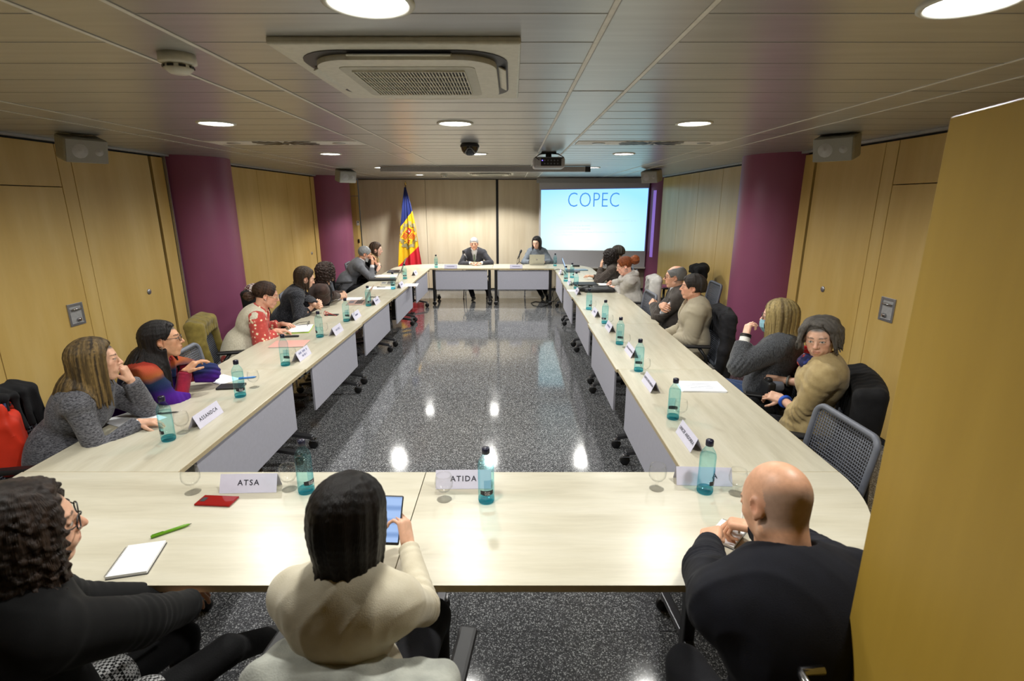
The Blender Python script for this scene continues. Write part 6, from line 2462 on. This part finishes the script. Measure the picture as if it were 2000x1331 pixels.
def spiral_pad(p, rz, w, l, label, side='x', cover=DARK_PL, z=ZT):
    e = tag(empty('spiral_notepad', (p.x, p.y, z + .0006), rz * DEG), label, 'notepad')
    MB().box((0, 0, .0012), (w + .004, l + .004, .0024), .0008).build('cover', cover, e)
    MB().box((0, 0, .0075), (w, l, .010), .0008).build('pages', PAPER, e)
    b = MB()
    n = 22
    for k in range(n):
        t = (k + .5) / n - .5
        c = (-w / 2, t * l * .94, .0065) if side == 'x' else (t * w * .94, l / 2, .0065)
        pts = []
        for a in np.linspace(0, 2 * PI, 11)[:-1]:
            if side == 'x':
                pts.append((c[0] + .0075 * math.cos(a), c[1], c[2] + .0075 * math.sin(a)))
            else:
                pts.append((c[0], c[1] + .0075 * math.cos(a), c[2] + .0075 * math.sin(a)))
        b.tube(pts, .0008, 5, closed=True)
    b.build('spiral', GREY_MET, e)
    return e
a = at(269, 1096, ZT)
spiral_pad(a, 14, .125, .175, 'open white spiral notepad with dark cover on the front table', 'x')
g0, g1 = at(295, 1053, ZT), at(375, 1026, ZT)
pen((g0 + g1) / 2, math.degrees(math.atan2(g1.y - g0.y, g1.x - g0.x)), (g1 - g0).length, plain('green_plastic', srgb(96, 150, 20), .25), DARK_PL, 'green ballpoint pen beside the white notepad on the front table', .0062)
# red phone lying face down
p = at(424, 981, ZT)
e = tag(empty('red_phone', (p.x, p.y, ZT + .0006), -4 * DEG), 'glossy dark red phone lying on the front table below the ATSA card', 'phone')
MB().box((0, 0, .0045), (.158, .076, .009), .004).build('body', plain('red_gloss', srgb(140, 26, 24), .08, spec=.7, var=.02), e)
MB().box((-.058, .0, .0093), (.022, .03, .0016), .001).build('camera_bump', DARK_PL, e)
# white papers and folder on the left row
flat(262, 820, 64, .21, .297, .0016, PAPER, 'paper_sheet', 'white paper sheet under the hand of the woman with blonde-streaked hair', 'paper')
pp = at(326, 809, ZT)
pen(pp, 15, .14, DARK_PL, GREY_MET, 'black pen lying on the white sheet by the nearest left bottle', .0045, ZT + .002)
flat(434, 742, 60, .15, .21, .003, PAPER, 'paper_sheet', 'white folded paper lying left of the black folder', 'paper')
flat(452, 757, 8, .17, .10, .014, plain('black_leather', srgb(26, 26, 28), .5), 'black_folder', 'black folder or wallet behind the second bottle on the left', 'folder', .004)
pp = at(484, 740, ZT)
pen(pp, 20, .12, plain('blue_plastic', srgb(40, 120, 200), .3), DARK_PL, 'blue marker lying behind the second bottle on the left', .007)
PINK = plain('pink_card', srgb(226, 164, 152), .6, var=.03)
p = at(566, 673, ZT)
e = tag(empty('document_folder', (p.x, p.y, ZT + .0006), 6 * DEG), 'salmon pink document folder on the left row table', 'folder')
MB().box((0, 0, .004), (.30, .225, .005), .001).build('papers', PAPER, e)
MB().box((0, 0, .0072), (.305, .23, .0012), .0004).build('cover', PINK, e)
# open diary
p = at(587, 644, ZT)
e = tag(empty('open_notebook', (p.x, p.y, ZT + .0006), 12 * DEG), 'open notebook with yellow-green edges in front of the white knit vest', 'notebook')
MB().box((0, 0, .0015), (.215, .335, .003), .001).build('cover', plain('lime_cover', srgb(176, 214, 60), .5), e)
for s in (-1, 1):
    MB().box((0, s * .08, .0075), (.205, .155, .009), .003, Matrix.Rotation(s * .05, 3, 'X')).build('page_block', PAPER, e)
flat(566, 659, 10, .17, .03, .016, DARK_PL, 'glasses_case', 'slim black glasses case by the pink folder', 'case', .007)
flat(648, 616, 4, .15, .072, .008, DARK_PL, 'black_phone', 'black phone by the red glasses on the left row', 'phone', .003)
# spectacles on the table / in the hand
def specs(p, rz, mat, label, tilt=0.0, z=ZT):
    e = tag(empty('spectacles', (p.x, p.y, z + .002), rz * DEG), label, 'glasses')
    e.rotation_euler = Euler((tilt, 0, rz * DEG))
    for q in (-1, 1):
        m = MB()
        m.tube([(q * .034 + .025 * math.cos(a), 0, .022 + .021 * math.sin(a)) for a in np.linspace(0, 2 * PI, 19)[:-1]], .0024, 6, closed=True)
        m.build('rim', mat, e)
        MB().tube([(q * .059, 0, .028), (q * .066, .01, .030), (q * .06, .11, .022), (q * .055, .145, .004)], .0024, 6).build('temple', mat, e)
    MB().tube([(-.010, 0, .025), (0, -.002, .029), (.010, 0, .025)], .0024, 6).build('bridge', mat, e)
    return e
specs(at(603, 637, ZT), 100, FRAME_DK, 'black spectacles lying behind the open notebook')
specs(at(636, 618, ZT), -50, FRAME_RED, 'red-framed spectacles held over the table by the woman in tweed', -.35, ZT + .012)
flat(684, 584, 3, .297, .21, .0016, PAPER, 'paper_sheet', 'white paper sheet under the clasped hands of the curly-haired woman', 'paper')
flat(745, 563, 3, .40, .25, .002, PAPER, 'paper_sheet', 'white paper sheets by the elbow of the man covering his face', 'paper')
pen(at(745, 562, ZT), 3, .14, DARK_PL, GREY_MET, 'black pen on the papers near the man covering his face', .0045, ZT + .003)
pen(at(733, 581, ZT), 10, .14, DARK_PL, GREY_MET, 'dark pen lying near the rose-gold laptop', .0045)
flat(752, 539, 2, .42, .27, .002, PAPER, 'paper_sheet', 'white paper sheets in front of the woman with the tan scarf', 'paper')
flat(803, 557, 5, .21, .297, .0016, PAPER, 'paper_sheet', 'white paper sheet by the far name cards of the left row', 'paper')

# ------------------------------------------------------------------ laptops
def laptop(p, rz, open_deg, shell, screen, label, w=.31, d=.215, emblem=False, lit=False):
    """rz=0: the user sits on the -y side, screen at the +y edge"""
    e = tag(empty('laptop', (p.x, p.y, ZT + .0006), rz * DEG), label, 'laptop')
    b = MB().box((0, 0, .006), (w, d, .012), .004).build('base', shell, e)
    k = MB()
    for i in range(12):
        for j in range(4):
            k.box((-w * .41 + w * .82 * (i + .5) / 12, .015 + .055 - j * .022, .0127), (w * .06, .017, .0016), .0004)
    k.build('keyboard', DARK_PL, b)
    MB().box((0, -d * .3, .0124), (w * .36, d * .28, .001)).build('touchpad', GREY_PL, b)
    A = Matrix.Translation((0, d / 2 - .004, .012)) @ Matrix.Rotation((90 - open_deg) * DEG, 4, 'X')
    lid = MB()
    lid.box((0, 0, d * .5), (w, .007, d), .003, None, 0)
    lid.v = [tuple(A @ Vector(q)) for q in lid.v]
    lo = lid.build('lid', shell, e)
    sc = MB().box((0, -.0042, d * .51), (w * .93, .001, d * .86))
    sc.v = [tuple(A @ Vector(q)) for q in sc.v]
    sc.build('screen', screen, lo)
    if emblem:
        em = MB().lathe([(0, 0), (.013, 0), (.013, .0008), (0, .0008)], (0, .0035, d * .5), 20, 0, Matrix.Rotation(-PI / 2, 3, 'X'))
        em.lathe([(0, 0), (.004, 0), (.004, .0008), (0, .0008)], (.004, .0035, d * .5 + .017), 10, 0, Matrix.Rotation(-PI / 2, 3, 'X'))
        em.v = [tuple(A @ Vector(q)) for q in em.v]
        em.build('emblem', plain('emblem_grey', srgb(150, 150, 152), .2, .6), lo)
    return e
SCR_OFF = plain('screen_dark', srgb(20, 22, 28), .1)
SCR_ON = emis('screen_lit', (.42, .62, .95, 1), .75)
SILV = plain('silver_shell', srgb(186, 184, 172), .35, .5)
ROSE = plain('rose_shell', srgb(196, 164, 152), .35, .5)
DGREY = plain('dark_shell', srgb(70, 72, 78), .4, .4)
laptop(at(1048, 517, ZT), 180, 105, SILV, SCR_OFF, 'silver laptop with round emblem open in front of the woman at the head table', emblem=True)
laptop(at(697, 592, ZT), -84, 118, ROSE, SCR_OFF, 'rose-gold laptop open beside the curly-haired woman in brown')
laptop(at(758, 554, ZT), -80, 118, SILV, SCR_OFF, 'grey laptop open in front of the man covering his face')
laptop(at(771, 531, ZT), -84, 112, DGREY, SCR_OFF, 'dark laptop open in front of the woman with the tan scarf', w=.36, d=.25)
laptop(at(1119, 530, ZT), 84, 112, DGREY, SCR_ON, 'open laptop with a lit blue screen at the far end of the right row', w=.36, d=.25)
flat(1133, 528, 10, .26, .19, .014, plain('blue_grey_shell', srgb(110, 150, 176), .3, .3), 'tablet', 'closed pale blue tablet beside the lit laptop', 'tablet', .004)
flat(748, 548, 4, .44, .17, .035, plain('black_case', srgb(22, 22, 24), .6), 'black_case', 'black zipped case between the two laptops of the left row', 'case', .014)
flat(1143, 557, 4, .36, .27, .03, plain('black_case_2', srgb(28, 29, 33), .5), 'laptop_case', 'black zipped laptop case on the right row', 'case', .012)
flat(1136, 568, 3, .42, .16, .0016, PAPER, 'paper_sheet', 'white paper sheet between the two black cases of the right row', 'paper')
flat(1184, 556, 4, .22, .26, .0016, PAPER, 'paper_sheet', 'pale paper sheet in front of the red-haired woman', 'paper')
pen(at(1136, 569, ZT), 5, .15, plain('red_plastic', srgb(210, 30, 40), .3), DARK_PL, 'red pen lying by the black laptop case', .006, ZT + .002)
flat(1125, 521, 5, .14, .06, .03, DARK_PL, 'power_adapter', 'black power adapter beside the lit laptop', 'adapter', .008)
# soft black bag
F = Field((-.32, -.2, -.02), (.32, .2, .2), .008)
F.box((0.02, 0, .03), (.22, .10, .03), .028, np.eye(3), .02)
F.cone((-.26, .0, .035), (-.15, .02, .04), .034, .045, .02)
F.cone((-.05, .03, .06), (.14, .03, .055), .03, .03, .03)
F.disp(folds(90, 30, .010))
F.plane((0, 0, 0), (0, 0, -1))
V, Q, _ = F.mesh()
bg_ = np_mesh('soft_bag', V, Q, plain('black_nylon', srgb(26, 26, 29), .5), None, smooth_it=1)
p = at(1167, 570, ZT)
bg_.location = (p.x, p.y, ZT + .001)
tag(bg_, 'soft black bag lying on the right row in front of the red-haired woman', 'bag')
# stapled papers on the right
p = at(1367, 757, ZT)
e = tag(empty('stapled_papers', (p.x, p.y, ZT + .0006), -4 * DEG), 'stapled white papers on the right row table', 'papers')
m = MB()
for k in range(4):
    m.box((.002 * k, .001 * k, .0012 + .0024 * k), (.297, .205, .0018), 0, Matrix.Rotation(.012 * k, 3, 'Z'))
m.build('sheets', PAPER, e)
tx = MB()
for k in range(4):
    tx.box((0, .04 - .026 * k, .0101), (.2 - .05 * (k % 2), .003, .0003))
tx.build('print', INK_SOFT, e)
flat(921, 516, 2, .40, .20, .003, PAPER, 'paper_sheet', 'white papers under the hands of the suited man', 'paper')

# ------------------------------------------------------------------ table microphones
def mic(p, rz, label, body):
    e = tag(empty('table_microphone', (p.x, p.y, ZT + .0006), rz * DEG), label, 'microphone')
    for k in range(3):
        a = 2 * PI * k / 3 + .5
        MB().tube([(0, 0, .055), (math.cos(a) * .05, math.sin(a) * .05, .03), (math.cos(a) * .085, math.sin(a) * .085, .006)], .006, 8).build('leg', DARK_PL, e)
    MB().tube([(0, 0, .05), (0, 0, .17)], .006, 10).lathe([(.012, .0), (.012, .03), (0, .03)], (0, 0, .16), 12).build('pole', DARK_PL, e)
    d = Vector((0, .62, .78)).normalized()
    c = Vector((0, 0, .19))
    MB().tube([c - d * .09, c - d * .02, c + d * .06], [.010, .013, .016], 12).build('body', body, e)
    MB().tube([c + d * .06, c + d * .075, c + d * .10, c + d * .125, c + d * .135], [.016, .023, .025, .018, .006], 14).build('grille', plain('mic_grille', srgb(50, 50, 54), .4, .5), e)
    MB().tube([c - d * .09, c - d * .12 - Vector((0, 0, .02)), Vector((.02, -.12, .02)), Vector((.06, -.10, .006)), Vector((.16, -.04, .006))], .003, 6).build('cable', DARK_PL, e)
mic(at(909, 517, ZT), 150, 'chrome-bodied microphone on a small tripod in front of the suited man', plain('mic_chrome', srgb(200, 204, 214), .15, .9))
mic(at(1014, 517, ZT), -35, 'black microphone on a small tripod left of the silver laptop', DARK_PL)

# ------------------------------------------------------------------ flag
def flag():
    top = aty(792, 362, 11.55)
    base = Vector((top.x + .02, 11.55, 0))
    e = tag(empty('flag_stand', (base.x, base.y, 0)), 'blue, yellow and red flag with coat of arms hanging by the back wall', 'flag')
    L = lambda p: Vector(p) - base
    MB().tube([L(base), L(top)], .014, 10).build('pole', plain('pole_wood', srgb(150, 120, 70), .4), e)
    MB().lathe([(0, 0), (.016, .0), (.022, .03), (.012, .06), (0, .08)], L(top), 12).build('finial', plain('brass', srgb(190, 160, 90), .25, .9), e)
    MB().lathe([(0, 0), (.2, 0), (.2, .02), (.05, .05), (.02, .12), (0, .12)], (0, 0, 0), 28).build('base', DARK_PL, e)
    # cloth: gathered at the top, flaring downward. s across, t down
    P = lambda u, v: L(aty(u, v, 11.50))
    left = [(790, 366), (786, 400), (783, 440), (780, 480), (779, 515), (778, 560)]
    right = [(793, 366), (803, 400), (812, 440), (818, 480), (824, 515), (828, 560)]
    nt_, ns = 60, 44
    def edge(lst, t):
        f = t * (len(lst) - 1)
        i = min(int(f), len(lst) - 2)
        a, b = lst[i], lst[i + 1]
        return (a[0] + (b[0] - a[0]) * (f - i), a[1] + (b[1] - a[1]) * (f - i))
    vs, fs, mis = [], [], []
    def pos(s, t):
        a, b = edge(left, t), edge(right, t)
        q = P(a[0] + (b[0] - a[0]) * s, a[1] + (b[1] - a[1]) * s)
        w = (.02 + .05 * t)
        q = q + Vector((0, -w * (math.sin(s * 13 + .8) * .5 + .4 * math.sin(s * 23 + 2 * t)) - .02, 0))
        return q
    for j in range(nt_ + 1):
        for i in range(ns + 1):
            vs.append(pos(i / ns, j / nt_))
    def colour(u, v):
        # diagonal stripes as the hanging flag shows them
        b1 = 443 - (u - 783) * (30 / 22.)
        b2 = 512 - (u - 787) * (33 / 33.)
        return 0 if v < b1 else (1 if v < b2 else 2)
    for j in range(nt_):
        for i in range(ns):
            s, t = (i + .5) / ns, (j + .5) / nt_
            a, b = edge(left, t), edge(right, t)
            u, v = a[0] + (b[0] - a[0]) * s, a[1] + (b[1] - a[1]) * s
            k = j * (ns + 1) + i
            fs.append((k, k + ns + 1, k + ns + 2, k + 1))
            mis.append(colour(u, v))
    m = MB()
    m._add(vs, fs, 0, True)
    fm, nt, fb = new_mat('flag_cloth')
    v_ = coords(nt)
    def side(p0, p1):
        a_, b_ = P(*p0), P(*p1)
        nx, nz_ = (b_.z - a_.z), -(b_.x - a_.x)
        d_ = N(nt, 'ShaderNodeVectorMath', operation='DOT_PRODUCT')
        nt.links.new(v_, d_.inputs[0])
        d_.inputs[1].default_value = (nx, 0, nz_)
        g_ = N(nt, 'ShaderNodeMath', operation='GREATER_THAN')
        nt.links.new(d_.outputs['Value'], g_.inputs[0])
        g_.inputs[1].default_value = nx * a_.x + nz_ * a_.z
        return g_.outputs[0]
    m1, m2 = N(nt, 'ShaderNodeMixRGB'), N(nt, 'ShaderNodeMixRGB')
    nt.links.new(side((783, 443), (805, 413)), m1.inputs['Fac'])
    nt.links.new(side((787, 512), (820, 479)), m2.inputs['Fac'])
    m1.inputs['Color1'].default_value = srgb(26, 40, 104)
    m1.inputs['Color2'].default_value = srgb(240, 190, 20)
    nt.links.new(m1.outputs[0], m2.inputs['Color1'])
    m2.inputs['Color2'].default_value = srgb(206, 34, 50)
    nt.links.new(m2.outputs[0], fb.inputs['Base Color'])
    fb.inputs['Roughness'].default_value = .7
    cl = m.build('cloth', fm, e)
    # coat of arms: quartered shield with scrolled mantling
    em = MB()
    def pt(u, v, d=.0):
        t = (v - 366) / (560 - 366.)
        a, b = edge(left, t), edge(right, t)
        s = (u - a[0]) / max(.5, b[0] - a[0])
        return pos(min(.97, max(.03, s)), t) + Vector((0, -.012 - d, 0))
    def poly(pts, mi, d=0.0):
        em._add([pt(u, v, d) for u, v in pts], [tuple(range(len(pts)))], mi)
    def quadp(c, ax, ay, mi, d=0.0):
        n_ = 7
        g = [[pt(c[0] + ax[0] * (2 * i / n_ - 1) + ay[0] * (2 * j / n_ - 1), c[1] + ax[1] * (2 * i / n_ - 1) + ay[1] * (2 * j / n_ - 1), d) for i in range(n_ + 1)] for j in range(n_ + 1)]
        for i in range(n_):
            for j in range(n_):
                em.quad(g[j][i], g[j + 1][i], g[j + 1][i + 1], g[j][i + 1], mi)
    for a in range(20):     # mantling / scroll ring
        an = 2 * PI * a / 20
        r1 = 1 + .18 * (a % 2)
        c = (799 + 13.5 * math.cos(an) * r1 - 1.5 * math.sin(an), 463 + 20 * math.sin(an) * r1)
        quadp(c, (2.6, 1.0), (-1.2, 3.2), 0 if a % 2 else 3, 0)
    quadp((798, 463), (10, 6), (-5.5, 10.5), 4, .004)
    # four quarters (red, gold/red stripes x2, gold)
    def quarter(c, mode):
        if mode == 0:
            quadp(c, (4.2, 2.6), (-2.5, 4.6), 1, .008)
            for q_ in ((0, -1.5), (-1.2, 1.4), (1.4, 1.0)):
                quadp((c[0] + q_[0], c[1] + q_[1]), (1.0, .4), (-.4, 1.0), 2, .012)
        elif mode in (1, 2):
            quadp(c, (4.4, 2.7), (-2.5, 4.6), 4, .008)
            for k in range(4):
                f = -3.3 + 2.2 * k
                quadp((c[0] + f * .97, c[1] + f * .58), (.62, .38), (-2.4, 4.4), 1, .012)
        else:
            quadp(c, (4.2, 2.6), (-2.5, 4.6), 4, .008)
            for q_ in ((.6, -1.8), (-.8, 2.0)):
                quadp((c[0] + q_[0], c[1] + q_[1]), (2.2, .9), (-.5, 1.2), 1, .012)
    quarter((799.0, 454.5), 0)
    quarter((791.5, 464), 1)
    quarter((806.0, 464.5), 2)
    quarter((799.5, 474), 3)
    em.build('coat_of_arms', [plain('arms_grey', srgb(168, 158, 120), .7), plain('arms_red', srgb(200, 30, 40), .6), plain('arms_white', srgb(230, 220, 210), .6), plain('arms_olive', srgb(150, 140, 96), .7), plain('arms_gold', srgb(244, 190, 40), .6)], cl)
flag()

# ------------------------------------------------------------------ cables and small things on the floor
f = lambda u, v, z=.008: at(u, v, z)
c = MB().tube([f(1083, 560, .3), f(1080, 572), f(1074, 594), f(1058, 600), f(1042, 597), f(1037, 592), f(1046, 589), f(1066, 592), f(1082, 588), f(1094, 576, .06), f(1100, 570, .3)], .007, 6)
tag(c.build('power_cable', DARK_PL), 'black power cable looped on the floor under the head table', 'cable')
c = MB().tube([at(1080, 529, ZT + .006), at(1090, 526, ZT + .006), at(1100, 528, ZT + .006), at(1106, 536, ZT + .006)], .005, 6)
tag(c.build('laptop_cable', DARK_PL), 'dark cable running along the head table to the lit laptop', 'cable')
c = MB().tube([f(1300, 596), f(1306, 590), f(1300, 586), f(1290, 590), f(1286, 600)], .007, 6)
tag(c.build('floor_cable', DARK_PL), 'dark cable coiled on the floor beneath the projection screen', 'cable')
# purple round stool seat by the right wall
p = at(1297, 561, .62)
e = tag(empty('round_stool', (p.x, p.y, 0)), 'purple round-topped stool near the right wall behind the balding man', 'stool')
MB().lathe([(0, .61), (.17, .61), (.185, .625), (.17, .645), (0, .65)], n=28).build('seat', PURPLE, e)
MB().tube([(0, 0, .03), (0, 0, .61)], .02, 12).build('post', DARK_PL, e)
MB().lathe([(0, 0), (.16, 0), (.16, .015), (.03, .03), (0, .03)], n=24).build('base', DARK_PL, e)
# hat-like red and white checked bundle behind the ponytail woman
F = Field((-.3, -.3, -.3), (.3, .3, .3), .008)
F.ell((0, 0, 0), (.13, .12, .10), .02)
F.ell((.05, .05, -.09), (.13, .10, .10), .04)
F.disp(folds(91, 34, .014))
V, Q, _ = F.mesh()
o = np_mesh('checked_scarf', V, Q, cloth('red_check', (196, 186, 180), (92, 24, 34), kind='check', scale=.55), None, smooth_it=1)
ps = at(519, 566, 1.10)
p4c, y4 = CH[4]
o.location = (p4c.x - .25, p4c.y - .12, 1.0)
tag(o, 'red and white checked scarf bundled on the chair back behind the ponytail woman', 'scarf')
# red tote bag and black jacket on the left front chair
e = tag(empty('hanging_tote_bag', (at(40, 862, .69).x - .06, at(40, 862, .69).y, 0), -50 * DEG), 'orange-red fabric tote bag hanging on the chair at the left edge', 'bag')
F = Field((-.35, -.3, .35), (.35, .3, 1.1), .009)
F.box((0, 0, .70), (.17, .07, .17), .05, np.eye(3), .02)
F.cone((-.15, 0, .84), (-.1, .02, .9), .03, .02, .03)
F.cone((.13, 0, .84), (.16, .02, .95), .035, .012, .03)
F.disp(folds(92, 22, .018))
V, Q, _ = F.mesh()
np_mesh('bag_body', V, Q, plain('red_fabric', srgb(214, 52, 26), .55, var=.1, vscale=12), e, smooth_it=1)
MB().tube([(-.12, -.06, .84), (-.10, -.10, .95), (-.02, -.12, 1.0), (.06, -.10, .95), (.09, -.06, .84)], .012, 8).build('strap', MATS['red_fabric'], e)
MB().box((-.02, .02, .9), (.13, .012, .07), .004, Matrix.Rotation(.4, 3, 'Y')).build('wallet', plain('navy_wallet', srgb(36, 44, 80), .5), e)
# phone in the hands of the woman at the front
gA, gB = p18.A[1], p18.A[-1]
wl = lambda q: Vector(p18.org + p18.Rb @ np.array(q))
pr, pl_ = wl(gA['grip']), wl(gB['grip'])
c = at(762, 1016, .93)
e = tag(empty('smartphone', c), 'smartphone with a bright blue screen held by the woman with the bob', 'phone')
R = Matrix.Rotation(-.06, 3, 'Z') @ Matrix.Rotation(-.62, 3, 'X')
MB().box((0, 0, 0), (.079, .011, .162), .005, R).build('case', DARK_PL, e)
def phone_scr():
    m, nt, b = new_mat('phone_screen')
    w_ = N(nt, 'ShaderNodeTexWave', bands_direction='Z')
    w_.inputs['Scale'].default_value = 9
    w_.inputs['Distortion'].default_value = .6
    nt.links.new(coords(nt), w_.inputs['Vector'])
    r = ramp(nt, [(.0, (.22, .38, .72, 1)), (.6, (.42, .62, 1, 1))])
    nt.links.new(w_.outputs['Fac'], r.inputs['Fac'])
    nt.links.new(r.outputs['Color'], b.inputs['Emission Color'])
    b.inputs['Emission Strength'].default_value = .9
    b.inputs['Base Color'].default_value = (.02, .02, .03, 1)
    return m
MB().box(R @ Vector((0, -.0058, .002)), (.072, .0008, .148), 0, R).build('screen', phone_scr(), e)
# notepad and pen of the bald man
spiral_pad(at(1420, 1046, ZT), -42, .10, .15, 'small white spiral notepad under the hands of the bald man', 'y', GREY_PL)
# camera held by the woman in the camel sweater
h = Vector(p16.org + p16.Rb @ np.array((p16.A[1]['grip'] + p16.A[-1]['grip']) / 2))
e = tag(empty('photo_camera', h + Vector((-.01, 0, .0)), 90 * DEG), 'black photo camera with grey lens in the hands of the woman in camel', 'camera')
MB().box((0, 0, 0), (.125, .055, .085), .012).box((0, 0, .05), (.05, .04, .03), .01).build('body', DARK_PL, e)
MB().lathe([(.036, 0), (.038, .03), (.035, .075), (.03, .08), (0, .074)], (0, -.02, 0), 24, 0, Matrix.Rotation(PI / 2, 3, 'X')).build('lens', GREY_PL, e)
pn = pen(at(1449, 1010, .80), 60, .14, WHITE_PL, DARK_PL, 'white pen in the writing hand of the bald man', .0045, .80, .75)
# ------------------------------------------------------------------ camera and world
cd = bpy.data.cameras.new('camera')
cam = bpy.data.objects.new('camera', cd)
col.objects.link(cam)
cam.location = (0, 0, CAM_H)
cam.rotation_euler = (PI / 2 - CAM_T, 0, 0)
cd.sensor_fit = 'HORIZONTAL'
cd.sensor_width = 36
cd.lens = CAM_F * 36 / 2000
cd.clip_start = .05
cd.dof.use_dof = True
cd.dof.focus_distance = 5.5
cd.dof.aperture_fstop = 5.0
scene.camera = cam

w = bpy.data.worlds.new('world')
scene.world = w
w.use_nodes = True
bg = w.node_tree.nodes['Background']
bg.inputs['Color'].default_value = (1, .97, .92, 1)
bg.inputs['Strength'].default_value = .03

scene.view_settings.view_transform = 'Standard'
scene.view_settings.look = 'None'
scene.view_settings.exposure = 0
cy = scene.cycles
cy.use_denoising = True
cy.max_bounces = 8
cy.diffuse_bounces = 4
cy.glossy_bounces = 4
cy.transmission_bounces = 8
cy.transparent_max_bounces = 24
cy.caustics_reflective = False
cy.caustics_refractive = False
cy.sample_clamp_indirect = 6
